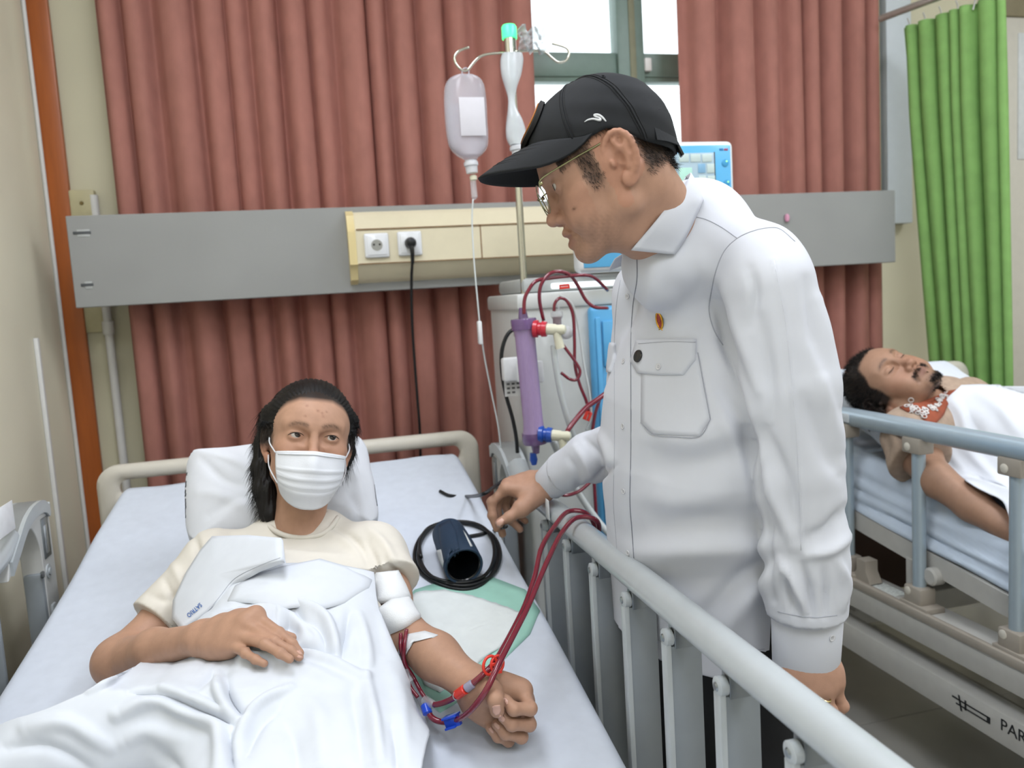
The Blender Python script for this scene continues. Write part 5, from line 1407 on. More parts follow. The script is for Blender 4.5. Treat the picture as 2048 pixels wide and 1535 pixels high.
def hair_disp(Q):
    q = (Q-PO)@PR.T
    ang = np.arctan2(q[:, 0], q[:, 2]-.02); up_ = np.clip(q[:, 2]/.03, 0, 1)
    return up_*(.0008*np.sin(ang*70+q[:, 1]*10)+.0006*np.sin(ang*127+q[:, 1]*7+1))+(1-up_)*(.0012*np.sin((q[:, 0]*.8+q[:, 1])*520+q[:, 2]*25)+.0007*np.sin((q[:, 0]-q[:, 1]*.7)*800+q[:, 2]*30))+.001*vnoise(Q, 60, 2)
hg = [Group(PO, PR, hops, 0, c=(0, -.02, 0), r=.20)]
lo, hi = bounds(hg, .02)
hairo = solid('hair', hg, lo, hi, .0026, m_hair, pat, disp=hair_disp)
co = np.array([v.co[:] for v in hairo.data.vertices])+np.array(_wloc(hairo)); no = np.array([v.normal[:] for v in hairo.data.vertices])
rg_ = np.random.default_rng(5); pick = rg_.choice(len(co), 5000)
q = (co[pick]-PO)@PR.T
back = np.c_[q[:, 0]*6*0+np.sign(q[:, 0])*.25, -np.ones(len(q))*.9, -.45-6*np.maximum(-q[:, 1], 0)]
back = np.array([nrm(v) for v in back])@PR
strands('hair_strands', co[pick]-no[pick]*.001, back+no[pick]*.10, m_hair, pat, (.02, .05), .0004, .10, 4, 6)
# stud in the ear
h, n = hit(b_pat, 534, 960)
if h is not None: MB().lathe(h, n, [(0, .0016), (.0012, .0016), (.002, .0004)], 10).build('ear_stud', mat('dark_stud', '#2b2b2d', .2, .8), pat)
# t-shirt
t_ops = [Stack(PH, PL, PFr, PU, t_rows, .02, 2.3)]
t_ops += [Cap(PS+PL*-.05+PU*.01, SR, .052, .056, .04), Cap(PS+PL*.05+PU*.01, SL, .052, .056, .04), Cap(PS-PL*.055+PU*.015-PFr*.01, PS+PL*.055+PU*.015-PFr*.01, .05, .05, .04)]
t_ops += [Cap(P(556, 1070, 1.56), P(644, 1066, 1.56), .046, .046, .03)]
t_ops += [Cap(SR, P(318, 1240, 1.447), .056, .054, .03), Cap(SL, P(785, 1160, 1.462), .056, .050, .03)]
TFd = [(p, w, h*1.6) for p, w, h in [([(480, 1100), (540, 1085), (640, 1095), (720, 1085)], 14, -.003), ([(500, 1110), (560, 1102), (660, 1110), (740, 1120)], 9, .003), ([(640, 1060), (690, 1080), (730, 1130)], 10, .003), ([(660, 1050), (715, 1085), (745, 1150)], 7, -.004),
       ([(390, 1075), (400, 1120), (408, 1150)], 8, -.005), ([(345, 1130), (365, 1170), (370, 1210)], 10, .004), ([(300, 1190), (330, 1200), (350, 1190)], 9, -.003), ([(330, 1160), (345, 1190), (375, 1230)], 7, -.004), ([(740, 1060), (770, 1090), (790, 1130)], 9, .005), ([(735, 1085), (750, 1120), (760, 1160)], 8, -.005), ([(770, 1120), (790, 1140), (812, 1160)], 7, -.004), ([(520, 1135), (600, 1125), (700, 1140)], 14, .003), ([(450, 1060), (480, 1080), (500, 1100)], 10, -.003)]]
def tee_clip(Q):
    d = -((Q-PH)@PU)+Lt-.27
    nk = .051-np.linalg.norm((Q-P(602, 1050, 1.52))-np.outer((Q-P(602, 1050, 1.52))@nrm(ph((0, 0, -.05))-NP), nrm(ph((0, 0, -.05))-NP)), axis=1)
    up = (Q-P(600, 1034, 1.55))@PU+.012
    d = np.maximum(d, np.where(up > 0, np.minimum(nk, up), -.5))
    for A, e in ((AR, P(312, 1246, 1.443)), (AL, P(786, 1164, 1.46))):
        v = nrm(A[2]-A[0]); c = (Q-e)@v; far = np.linalg.norm(Q-e, axis=1) > .085
        d = np.maximum(d, np.where(far, -.5, c))
    return d
lo, hi = bounds(t_ops, .02)
tee = solid('t_shirt', t_ops, lo, hi, .004, m_tee, pat, disp=lambda Q: folds(Q, TFd)+.0012*vnoise(Q, 25, 4), clip=tee_clip)
b_tee = bvh_of(tee)
tube_obj('neck_band', [P(*q) for q in ((530, 1038, 1.545), (546, 1058, 1.51), (574, 1071, 1.49), (606, 1075, 1.485), (638, 1070, 1.49), (660, 1056, 1.51), (676, 1034, 1.545))], .0048, m_tee, tee)
seam('sleeve_hem', b_tee, [(285, 1222), (310, 1240), (345, 1250)], mat('tee_thread', '#cfc8ba', .9), tee, .0006)
# face mask
m_mask = mat('white_mask_fabric', '#e9ecf1', .8, var=.02, bump=.15, bscale=900)
V = []; nu, nv = 41, 33
for i in range(nu):
    u = -1+2*i/(nu-1)
    for j in range(nv):
        v = j/(nv-1)                       # 0 top edge .. 1 under the chin
        zc = -.013-.106*v*(1-.28*abs(u)**2)-.004*abs(u)
        th_ = u*1.06*(1-.10*v*v)
        x = .0735*math.sin(th_)*(1-.20*v**2.5)
        ridge = math.exp(-(u/.22)**2)
        fy = .109+.012*math.sin(min(1, v*1.6)*math.pi*.5)*math.sin(min(1, v+.12)*math.pi)+.010*ridge*math.exp(-((v-.18)/.25)**2)-.012*max(0, v-.75)/.25*1.2
        y = fy-.080*(1-math.cos(th_))*1.05-.004*ridge*0
        pl = 0
        for pv in (.34, .50, .64): pl += .0026*math.exp(-((v-pv-.03*u*u)/.018)**2)-.0026*math.exp(-((v-pv-.045-.03*u*u)/.02)**2)
        V.append(ph((x, y+pl, zc)))
mo = obj('face_mask', V, grid(nu, nv), m_mask, pat, smooth=True)
md = mo.modifiers.new('cloth_thickness', 'SOLIDIFY'); md.thickness = .0012; md.offset = 1
V = np.array(V).reshape(nu, nv, 3)
for s, iu in ((-1, 0), (1, nu-1)):
    for j, z in ((1, .018), (nv-9, -.020)):
        a = V[iu, j]; e = ph((s*.073, -.004, z)); m1 = (a+e)/2+PR[0]*s*.006
        tube_obj('ear_loop', [a, m1, e], .0013, m_mask, mo)
Vv, Fv = sweep([p+PR[1]*.0012 for p in V[2:-2, 2]], .0011, 6); obj('nose_wire', Vv, Fv, m_mask, mo, smooth=True)

# ------------------------------------------------------------------ the sleeping patient in the second bed
slp = thing('person', 'sleeping man with moustache in tan shirt lying under white sheet', 'person', P(1990, 900, 2.1)*[1, 1, 0]+[0, 0, mz2(1.5)])
u_ = np.array([-.74, .43, .52]); l_ = np.array([.55, .62, .52])
u_ = nrm(u_); l_ = nrm(l_-u_*(l_@u_)); f_ = np.cross(u_, l_)       # camera-space (left-handed) check below
if f_[2] > 0: f_ = -f_
SRm = np.array([l_@CM, f_@CM, u_@CM])
if np.linalg.det(SRm) < 0: SRm[0] = -SRm[0]
SO = P(1784, 774, 2.24)
def shd(p): return SO+np.array(p)@SRm
SCL = 1.06
s_head = head_ops(eyes='closed', nosew=1.12, jaw=1.06, thick=1.1)
sb_ = [Group(SO, SRm, s_head, 0, c=(0, .01, .01), r=.16, sc=SCL)]
SN = P(1880, 828, 2.22)
S1, S2 = P(1822, 868, 2.13), P(1935, 800, 2.40)
sb_ += [Cap(shd((0, -.02, -.05)), SN, .056, .06, .03)]
SA = [S1, P(1842, 915, 2.10), P(1872, 958, 2.01), P(1945, 1010, 1.93), P(2040, 1072, 1.84)]
for i, (r1, r2) in enumerate(((.052, .048), (.048, .042), (.042, .038), (.038, .030))): sb_.append(Cap(SA[i], SA[i+1], r1, r2, .02))
SC1 = (S1+S2)/2; SPv = P(2150, 900, 1.95)
sb_ += [Cap(S1, S2, .06, .06, .04), Cap(SC1, P(1990, 860, 2.2), .06, .06, .05)]
def s_scalp(x, y, z):
    ax = np.abs(x)
    hl = .082-.3*np.maximum(ax-.03, 0)-6*np.maximum(ax-.045, 0)**1.4
    w = np.clip((z-hl)/.008, 0, 1)*(y > .01); w2 = np.clip((.044-y-.3*np.maximum(-z, 0))/.01, 0, 1)*np.clip((z+.03)/.014, 0, 1)*(ax > .03)
    w3 = np.clip((-.01-y)/.012, 0, 1)*np.clip((z+.05)/.02, 0, 1)
    return np.clip(w+w2+w3, 0, 1)*.95
lo, hi = bounds(sb_)
sbody = solid('body', sb_, lo, hi, .0034, m_skin, slp, cols=lambda V: skin_cols(V, '#ad876f', [(SO, SRm, SCL, dict(scalp=s_scalp, lip=.6, lipc='#7d5450', brow=.8, moustache=.9, stubble=.15, hairc='#1a1614'))]))
b_slp = bvh_of(sbody)
def hairfn(q): return q
r_, n_ = sample_region(SO, SRm, SCL, sbody, lambda x, y, z: s_scalp(x, y, z)*((z > .0) | (y < 0)), 6000, 3)
strands('hair', r_, n_*.55+np.array([0, -.5, .2])@SRm*.6, m_hair, slp, (.008, .016), .0006, .25, 3, 3)
r_, n_ = sample_region(SO, SRm, SCL, sbody, lambda x, y, z: np.clip(np.exp(-((z+.0445)/.005)**2)*(np.abs(x) < .030)*(np.abs(x) > .003)*(y > .08)+np.exp(-((z+.089)/.010)**2)*(np.abs(x) < .022)*(y > .06), 0, 1), 900, 4)
strands('moustache', r_, n_*.35+np.array([0, .1, -1])@SRm*.8, m_hair, slp, (.004, .008), .0004, .2, 3, 4)
for s in (1, -1):
    pts = [shd(np.array((s*x, y, z))*SCL) for x, y, z in ((.0195, .0890, .0080), (.027, .0898, .0064), (.036, .0875, .0068), (.0445, .082, .0090))]
    V, F = sweep(cr(pts, 5), [.0005, .0010, .0011, .0006], 6); obj('eyelash', V, F, m_hair, slp, smooth=True)
# tan shirt with embroidered collar
h_ops = [Cap(S1, S2, .072, .072, .05), Cap(SC1, P(2080, 905, 2.12), .115, .115, .05), Cap(S1, P(1836, 900, 2.10), .070, .074, .03), Cap(P(1836, 900, 2.10), P(1838, 925, 2.095), .074, .076, .02)]
HF = [([(1770, 830), (1790, 870), (1800, 900)], 10, .006), ([(1755, 850), (1770, 880), (1775, 910)], 9, -.007), ([(1810, 840), (1825, 880), (1820, 920)], 9, -.005), ([(1745, 870), (1750, 900), (1752, 925)], 9, .006), ([(1830, 860), (1840, 900), (1850, 930)], 9, .005)]
def s_clip(Q):
    v = nrm(SA[2]-SA[0]); c = (Q-P(1840, 928, 2.095))@v; far = np.linalg.norm(Q-P(1840, 928, 2.095), axis=1) > .13
    d = np.where(far, -.5, c)
    ax_ = nrm(shd((0, 0, -.02))-SN); w = Q-SN; t = w@ax_; rad = np.linalg.norm(w-np.outer(t, ax_), axis=1)
    return np.maximum(d, np.where((t > -.02) & (rad < .12), np.minimum(.066-rad, t-.0), -.5))
lo, hi = bounds(h_ops, .02)
sshirt = solid('shirt', h_ops, lo, hi, .005, m_tan, slp, disp=lambda Q: folds(Q, HF)+.002*vnoise(Q, 25, 6), clip=s_clip)
b_ss = bvh_of(sshirt, sbody)
cb = patch('collar_band', b_ss, [(1800, 816), (1830, 808), (1868, 793), (1898, 783), (1918, 780), (1900, 800), (1885, 830), (1868, 850), (1852, 848), (1838, 826), (1815, 824)], mat('rust_cotton', '#9c5138', .85, var=.15), sshirt, .004, .003, 5, 4)
m_lace = mat('white_lace', '#e6e0dc', .85, var=.25, scale=300, bump=.8, bscale=500)
if cb is not None:
    bcb = bvh_of(cb, sshirt, sbody); rg_ = np.random.default_rng(3)
    for k in range(46):
        t = k/45; a = np.array([1815, 818]) if 0 else None
        x = np.interp(t, [0, .3, .6, 1], [1817, 1846, 1868, 1892])+rg_.normal()*2.5; y = np.interp(t, [0, .3, .6, 1], [812, 828, 812, 790])+rg_.normal()*5
        h, n = hit(bcb, x, y)
        if h is None: continue
        r = rg_.uniform(.0035, .007); t1 = nrm(np.cross(n, rg_.normal(size=3))); t2 = np.cross(n, t1)
        MB().tube([h+n*.002+r*(math.cos(q)*t1+math.sin(q)*t2) for q in np.linspace(0, 6.28, 10, endpoint=False)], .0016, 5, closed=True).build('lace_loop', m_lace, sshirt, smooth=True)
# ================================================================== bedding
sheet1 = bed_block('bed_sheet', m_sheet, None, .015, 2.222, lambda y: mz(y), .15, 0.0, .0012, seed=2, ny=120, nx=80)
tag(sheet1, 'white fitted sheet over the mattress under the masked patient', 'sheet')
b_bed = bvh_of(sheet1)
def superpillow(c, ax, ay, az, half, p=3.0):
    B = np.array([nrm(ax), nrm(ay), nrm(az)]); h = np.array(half)
    def f(Q):
        q = (Q-c)@B.T; x = np.abs(q[:, 0])/h[0]; y = np.abs(q[:, 1])/h[1]
        edge = np.clip(1-np.maximum(x, y)**3.0, 0, 1)**.55
        e = np.maximum(x, y); rim = (x**6+y**6)**(1/6)
        return np.maximum((rim-1)*min(h[:2]), np.abs(q[:, 2])-(h[2]*edge+.004))*.75
    return Fn(f, c, np.linalg.norm(h)+.01)
m_pillow = mat('white_pillow_case', '#e4e7ed', .85, var=.02, bump=.08, bscale=900)
pc = P(566, 985, 1.70); pax = nrm(np.array([1, .05, -.01])); pay = nrm(np.array([0, .62, .78])); paz = np.cross(pax, pay)
PFd = [([(405, 920), (450, 960), (500, 975)], 10, -.006), ([(400, 985), (440, 990), (500, 1015)], 12, .006), ([(420, 1030), (460, 1005), (500, 990)], 9, -.005), ([(690, 930), (715, 960), (725, 1000)], 9, .006), ([(700, 985), (715, 1015), (720, 1040)], 8, -.006), ([(650, 1030), (690, 1000), (720, 960)], 9, -.004), ([(430, 905), (470, 920), (500, 940)], 8, .004)]
po = [superpillow(pc, pax, pay, paz, (.192, .115, .062))]
pil1 = solid('pillow', po, pc-.26, pc+.26, .0055, m_pillow, None, disp=lambda Q: folds(Q, PFd)+.004*vnoise(Q, 22, 5))
tag(pil1, 'white pillow under the head of the masked patient', 'pillow', 'pillows')
pc2 = P(1800, 800, 2.33); pax2 = nrm(np.array([1, .0, .0])); pay2 = nrm(np.array([0, .9, .42])); paz2 = np.cross(pax2, pay2)
pil2 = solid('pillow', [superpillow(pc2+[.085, .03, -.015], pax2, pay2, paz2, (.235, .16, .075))], pc2-.5, pc2+.6, .008, mat('pale_pillow_case', '#e2e8f0', .85, var=.02), None, disp=lambda Q: .006*vnoise(Q, 14, 9))
tag(pil2, 'white pillow under the head of the sleeping patient', 'pillow', 'pillows')

def trace(ops, extra, uv, d0=.6, d1=2.6, kx=.13):
    """where sight lines meet a draped base surface"""
    dirs = np.array([ray(u, v) for u, v in uv]); t = np.full(len(uv), d0); ln = np.linalg.norm(dirs, axis=1)
    for _ in range(60):
        Q = CP+dirs*t[:, None]; PAD[0] = .25; d = np.minimum(evalops(ops, Q, .2), .3)
        if extra is not None: d = smin(d, extra(Q), kx)
        t = np.minimum(t+d*.8/ln, d1)
    PAD[0] = .012
    return CP+dirs*t[:, None]
def drape(name, L, R, ops, extra, fl, m, nu, nv, lift=.006, noise=.002, ns=26, th=.003, top=None, under=None):
    L, R = cr(L, 8), cr(R, 8)
    def res(c, n):
        s = np.r_[0, np.cumsum(np.linalg.norm(np.diff(c, axis=0), axis=1))]; s /= s[-1]; q = np.linspace(0, 1, n)
        return np.c_[np.interp(q, s, c[:, 0]), np.interp(q, s, c[:, 1])]
    L, R = res(L, nv), res(R, nv); q = np.linspace(0, 1, nu)
    uv = L[None]*(1-q)[:, None, None]+R[None]*q[:, None, None]          # nu, nv, 2
    if top is not None:
        bow = np.interp(q, top[0], top[1])
        uv[:, :, 1] += bow[:, None]*np.clip(1-np.linspace(0, 1, nv)*3, 0, 1)[None]**1.5
    V = trace(ops, extra, uv.reshape(-1, 2)); Q = grid(nu, nv)
    am = folds(V, fl)*1.35+noise*vnoise(V, ns, 4)+lift
    V = push(V, Q[:, ::-1], am)
    if under is not None:      # cloth stays below the limb that rests on it
        bv, x0, y0, x1, y1, gap = under; u, v = px_of(V); need = np.zeros(len(V)); dist = np.linalg.norm(V-CP, axis=1)
        for i in np.where((u > x0) & (u < x1) & (v > y0) & (v < y1))[0]:
            h, n = hit(bv, u[i], v[i])
            if h is not None: need[i] = max(0, np.linalg.norm(h-CP)+gap-dist[i])
        N2 = need.reshape(nu, nv)
        nb = lambda A: (lambda B: (B[:-2, 1:-1]+B[2:, 1:-1]+B[1:-1, :-2]+B[1:-1, 2:])/4)(np.pad(A, 1, mode='edge'))
        mx_ = lambda A: (lambda B: np.maximum.reduce([B[:-2, 1:-1], B[2:, 1:-1], B[1:-1, :-2], B[1:-1, 2:], A]))(np.pad(A, 1, mode='edge'))
        for _ in range(16): N2 = np.maximum(N2, mx_(N2)*.90)
        for _ in range(8): N2 = np.maximum(nb(N2), N2*.5+nb(N2)*.5)
        V = CP+(V-CP)*(1+N2.ravel()/dist)[:, None]
    o = obj(name, V, Q, m, None, smooth=True)
    md = o.modifiers.new('cloth_thickness', 'SOLIDIFY'); md.thickness = th; md.offset = -1
    return o
m_cover = mat('white_cover_cotton', '#e4e9f0', .85, var=.02, bump=.1, bscale=1300)
cov_ops = [Stack(PH-PU*.02, PL, PFr, PU, [(h, cx, cy, a+.006, b+.004) for h, cx, cy, a, b in t_rows], .03, 2.3)]
for s_, kx, kz in ((-1, -.26, .15), (1, .12, .10)):
    hp = PH+PL*s_*.07; kn = np.array([kx, .58, mz(.58)+kz]); ft = np.array([kx+.02, .05, mz(.05)+.08])
    cov_ops += [Cap(hp, kn, .092, .08, .06), Cap(kn, ft, .08, .05, .06)]
cov_ops += [Cap(P(430, 1395, 1.19), P(190, 1475, 1.14), .085, .065, .12), Cap(P(190, 1475, 1.14), P(-60, 1610, 1.06), .065, .06, .1)]
bedplane = lambda Q: (Q[:, 2]-np.interp(Q[:, 1], MZY, MZZ)-CAMH-.002)*.95
CF = [([(180, 1385), (254, 1364), (325, 1324), (405, 1310), (470, 1322), (535, 1330), (600, 1320), (664, 1332), (728, 1364)], 8, .010), ([(190, 1370), (325, 1308), (405, 1296), (535, 1314), (600, 1303), (664, 1312), (735, 1345)], 9, -.008),
      ([(235, 1432), (315, 1402), (373, 1422), (435, 1458), (447, 1500), (440, 1560)], 12, .013), ([(257, 1388), (341, 1400), (406, 1428), (470, 1453)], 9, -.010), ([(330, 1378), (400, 1402), (470, 1448)], 8, .008),
      ([(435, 1350), (438, 1382), (455, 1420), (477, 1452)], 8, .010), ([(386, 1388), (425, 1356), (470, 1345)], 9, -.008), ([(420, 1340), (500, 1330), (600, 1345), (690, 1380)], 12, .006), ([(455, 1360), (462, 1400), (490, 1440)], 9, -.009),
      ([(477, 1500), (500, 1440), (535, 1404), (580, 1385)], 8, .009), ([(492, 1520), (520, 1460), (560, 1420)], 12, -.008), ([(462, 1480), (465, 1520), (470, 1560)], 8, -.009),
      ([(560, 1205), (599, 1217), (650, 1245), (676, 1320)], 8, .009), ([(696, 1235), (690, 1275), (682, 1316)], 9, -.008), ([(715, 1240), (730, 1300), (735, 1350)], 9, .006), ([(600, 1240), (640, 1265), (655, 1310)], 9, -.007), ([(540, 1225), (580, 1245), (610, 1285)], 9, .006),
      ([(728, 1362), (744, 1440), (760, 1533)], 10, .009), ([(700, 1390), (715, 1460), (725, 1540)], 14, -.006), ([(770, 1330), (790, 1400), (805, 1480)], 12, .006), ([(780, 1460), (790, 1500), (795, 1560)], 10, -.006), ([(755, 1240), (770, 1300), (800, 1370)], 8, .005),
      ([(600, 1400), (640, 1450), (650, 1540)], 22, .006), ([(560, 1440), (590, 1490), (600, 1560)], 16, -.005), ([(250, 1480), (300, 1460), (370, 1480)], 16, .006), ([(60, 1460), (140, 1450), (220, 1490)], 14, .007), ([(20, 1500), (100, 1490), (180, 1530)], 12, -.006), ([(440, 1240), (480, 1215), (520, 1205)], 8, -.006), ([(400, 1270), (440, 1240), (500, 1225)], 8, .006), ([(330, 1500), (360, 1530), (370, 1570)], 14, -.006)]
Lc = [(402, 1118), (362, 1190), (350, 1262), (300, 1318), (215, 1372), (100, 1424), (0, 1462), (-120, 1530), (-300, 1660), (-420, 1800)]
Rc = [(742, 1152), (750, 1215), (772, 1290), (800, 1360), (836, 1420), (850, 1450), (845, 1500), (835, 1560), (820, 1660), (800, 1800)]
def sub_bvh(o, chain, rad):
    me = o.data; co = np.empty(len(me.vertices)*3, np.float32); me.vertices.foreach_get('co', co); co = co.reshape(-1, 3)+np.array(_wloc(o)); d = np.full(len(co), 9.)
    for a, b in zip(chain, chain[1:]): d = np.minimum(d, Cap(a, b, 0).d(co))
    li = np.empty(len(me.loops), np.int32); me.loops.foreach_get('vertex_index', li); q = li.reshape(-1, 4); q = q[(d[q] < rad).all(1)]
    return BVHTree.FromPolygons(co.tolist(), q.tolist())
b_hand = sub_bvh(pbody, [AR[2], AR[3], AR[4], P(*rc(700, 560, 1.24)), P(*rc(1100, 560, 1.21)), P(*rc(1600, 800, 1.18))], .05)
cover = drape('cover_sheet', Lc, Rc, cov_ops, bedplane, CF, m_cover, 190, 230, top=([0, .1, .35, .49, .5, .75, 1], [0, -35, -35, -35, 0, -10, 0]), under=(b_hand, 195, 1195, 620, 1325, .030))
tag(cover, 'rumpled white cover sheet over the masked patient with blue lettering', 'sheet')
b_cov = bvh_of(cover)
b_cov2 = bvh_of(cover, tee)
flap = patch('folded_corner', b_cov2, [(404, 1104), (428, 1076), (500, 1074), (566, 1080), (569, 1124), (520, 1142), (470, 1170), (440, 1208), (400, 1240), (366, 1263), (348, 1240), (350, 1205), (375, 1150)], m_cover, cover, .006, .003, 10, 6, dome=.006, fit=1)
b_flap = bvh_of(flap)
band = patch('folded_band', b_cov2, [(470, 1172), (522, 1146), (570, 1132), (640, 1118), (700, 1135), (744, 1160), (738, 1175), (690, 1205), (650, 1216), (605, 1212), (560, 1218), (500, 1205), (455, 1202)], m_cover, cover, .001, .003, 8, 6, dome=.008, fit=2)
seam('hem_stitch', b_flap, [(569, 1112), (520, 1130), (470, 1156), (440, 1192), (412, 1225), (370, 1254)], mat('hem_thread', '#c6ccd6', .9), cover, .0006)
m_blue = mat('blue_print', '#2f66b5', .7)
def surf_text(body, b, p0, p1, up, hgt, m, parent):
    """lettering printed on cloth: laid out flat, then each corner dropped on to the cloth"""
    M = Matrix.Identity(4); tmp = text_mesh('lettering', body, 1.0, M, m, None, ext=0.0, bold=.01)
    me = tmp.data; off = np.array(tmp.location); V = np.array([v.co[:] for v in me.vertices])+off
    w = V[:, 0].max(); p0, p1, up = (np.array(a, float) for a in (p0, p1, up)); out = []
    for v in V:
        uv = p0+(p1-p0)*(v[0]/w)+up*v[1]/.7*hgt
        h, n = hit(b, *uv); out.append(h+n*.0016 if h is not None else P(uv[0], uv[1], 1.3))
    Fs = [tuple(p.vertices) for p in me.polygons]; bpy.data.objects.remove(tmp)
    return obj('lettering', out, Fs, m, parent)
surf_text('SATRIO', b_flap, (401, 1205), (374, 1229), (.64, .77), 8.5, m_blue, cover)

# cover on the sleeping patient
s_ops = [Cap(SC1, P(2080, 905, 2.12), .125, .125, .05), Cap(P(2080, 905, 2.12), P(2400, 1050, 1.85), .12, .10, .05), Cap(SA[3], P(2060, 1085, 1.86), .045, .05, .05)]
plane2 = lambda Q: (Q[:, 2]-mz2(Q[:, 1])-.004)*.95
SFd = [([(1900, 800), (1925, 830), (1935, 870)], 9, .008), ([(1930, 830), (1960, 870), (1970, 910)], 12, -.008), ([(1960, 790), (2000, 820), (2040, 870)], 12, .008), ([(1940, 900), (1980, 950), (2020, 1000)], 10, .008), ([(1990, 880), (2020, 920), (2048, 940)], 12, -.007), ([(1890, 860), (1900, 900), (1930, 950)], 9, .006), ([(1990, 1000), (2010, 1015), (2035, 1020)], 8, .006)]
cov2 = drape('cover_sheet', [(1922, 772), (1890, 805), (1876, 850), (1872, 900), (1890, 930), (1940, 972), (1990, 1000), (2014, 1030), (2026, 1070), (2080, 1110), (2200, 1185), (2380, 1300)], [(2075, 772), (2200, 785), (2350, 820), (2450, 860), (2550, 910), (2650, 970), (2700, 1040), (2750, 1120), (2780, 1200), (2800, 1300), (2800, 1400), (2800, 1500)], s_ops, plane2, SFd, mat('white_cover_cotton_b', '#e8ecf2', .85, var=.02), 110, 90, lift=.004, noise=.003, ns=14)
tag(cov2, 'white cover sheet over the sleeping patient in the second bed', 'sheet')
# ================================================================== dialysis machine
m_mach = mat('machine_white_plastic', '#d9dcd9', .35, var=.02, coat=.15)
m_mgrey = mat('machine_grey_plastic', '#b9bdbc', .4, var=.03)
m_mblue = mat('machine_blue_panel', '#5fb0e2', .3, var=.03, coat=.2)
YM = 1.99
mach = thing('dialysis_machine', 'white and blue dialysis machine with monitor standing behind the man', 'machine', (.85, 2.1, 0))
X0 = atY(1046, 760, YM)[0]; X1 = X0+.42; ZT = atY(1120, 592, YM)[2]
MB().box((X0, YM, .26), (X1, YM+.34, ZT), .012, seg=3).build('cabinet', m_mach, mach)
MB().box((X0-.006, YM-.008, ZT-.03), (X1+.006, YM+.345, ZT+.012), .008).build('top_ledge', m_mach, mach)
zt2 = atY(1120, 552, YM)[2]
MB().box((X0+.02, YM+.02, ZT+.012), (X1-.01, YM+.30, zt2), .012).build('head_block', m_mgrey, mach)
xa_ = atY(1106, 568, YM)[0]; xb_ = atY(1192, 560, YM)[0]
MB().box((xa_, YM+.008, ZT+.02), (xb_+.1, YM+.02, ZT+.034), .003).build('light_strip', mat('lit_strip', '#f4fbff', .3, emit=1.6, var=0), mach)
xb0 = atY(1176, 700, YM)[0]
bp_ = MB().box((xb0, YM-.03, .34), (X1-.005, YM-.0005, ZT-.032), .012, seg=3).build('blue_door', m_mblue, mach)
MB().box((xb0+.03, YM-.038, ZT-.19), (X1-.04, YM-.029, ZT-.07), .006).build('door_inset', m_mblue, bp_)
MB().box((xb0+.012, YM-.036, .40), (xb0+.026, YM-.029, ZT-.06), .004).build('door_ridge', m_mblue, bp_)
MB().box((X0-.02, YM-.16, .10), (X1+.02, YM+.36, .17), .02, seg=3).build('base', m_mach, mach)
MB().box((X0+.04, YM+.03, .17), (X1-.04, YM+.31, .27), .01).build('pedestal', m_mach, mach)
for x in (X0+.02, X1-.02):
    for y in (YM-.12, YM+.32):
        c_ = MB().lathe((x-.013, y, .05), (1, 0, 0), [(0, .042), (.004, .049), (.022, .049), (.026, .042)]).build('caster', mat('grey_caster', '#585c60', .5), mach)
        MB().box((x-.02, y-.025, .06), (x+.02, y+.025, .11), .006).build('caster_fork', m_mgrey, c_)
# white drum and canister seen through the rail
q = atY(1250, 1200, YM-.08)
MB().lathe((q[0]+.02, YM-.09, .18), (0, 0, 1), [(0, .07), (.01, .085), (.20, .095), (.21, .10), (.23, .10), (.235, .08)], 28).build('canister', mat('translucent_white', '#e6e8e3', .4, var=.03), mach)
# monitor
YS = 1.93
ml, mr = atY(1157, 500, YS)[0], atY(1471, 380, YS)[0]; mb, mt = atY(1180, 545, YS)[2], atY(1400, 281, YS)[2]
mon = MB().box((ml, YS, mb), (mr, YS+.055, mt), .016, seg=4).build('monitor', mat('bezel_white', '#edf0f1', .3, var=.01, coat=.3), mach)
MB().box((ml+.012, YS-.003, mb+.012), (mr-.012, YS+.004, mt-.012), .0028).build('monitor_face', mat('sky_blue_plastic', '#63b9ea', .3, var=.02, coat=.3), mon)
sx1 = atY(1428, 360, YS)[0]; sx0 = ml+.05; sz1 = atY(1400, 306, YS)[2]; sz0 = mb+.05
MB().box((sx0, YS-.0045, sz0), (sx1, YS-.0028, sz1), .0006).build('screen', mat('lcd_grey_blue', '#9fb4bf', .2, emit=.35, var=.03), mon)
MB().box((sx1, YS-.0048, sz0), (sx1+.003, YS-.0028, sz1+.002), .0006).build('screen_edge', mat('screen_rim', '#3d4a52', .4), mon)
m_k1 = mat('key_pale', '#b9c9c6', .3, emit=.3); m_k2 = mat('key_blue', '#7da7c4', .3, emit=.3); m_k3 = mat('key_green', '#a5cfc0', .3, emit=.3)
def key(x0, y0, x1, y1, m):
    a, b = atY(x0, y0, YS), atY(x1, y1, YS); MB().box((a[0], YS-.0062, b[2]), (b[0], YS-.0045, a[2]), .0006).build('screen_key', m, mon)
for i in range(3): key(1356+23*i, 309, 1376+23*i, 324, m_k1)
for i, (r, m) in enumerate(((328, m_k2), (352, m_k1), (375, m_k2))):
    for k in range(2): key(1394+18*k+i*1.5, r, 1409+18*k+i*1.5, r+18, m if k == 0 else m_k1)
key(1356, 336, 1384, 392, m_k3)
for (u, v, r) in ((1449, 326, .0095), (1452, 367, .0095), (1455, 408, .013)):
    c = atY(u, v, YS); bt = MB().lathe((c[0], YS-.0032, c[2]), (0, -1, 0), [(0, r), (.001, r), (.0015, r*.8), (.0018, .0004)], 22).build('round_button', mat('button_blue', '#4aa0d2', .3), mon)
    MB().lathe((c[0]+r*.4, YS-.0045, c[2]+r*.4), (0, -1, 0), [(0, r*.25), (.001, r*.2), (.0012, .0003)], 10).build('button_led', mat('green_led', '#9ff08a', .3, emit=1.5), bt)
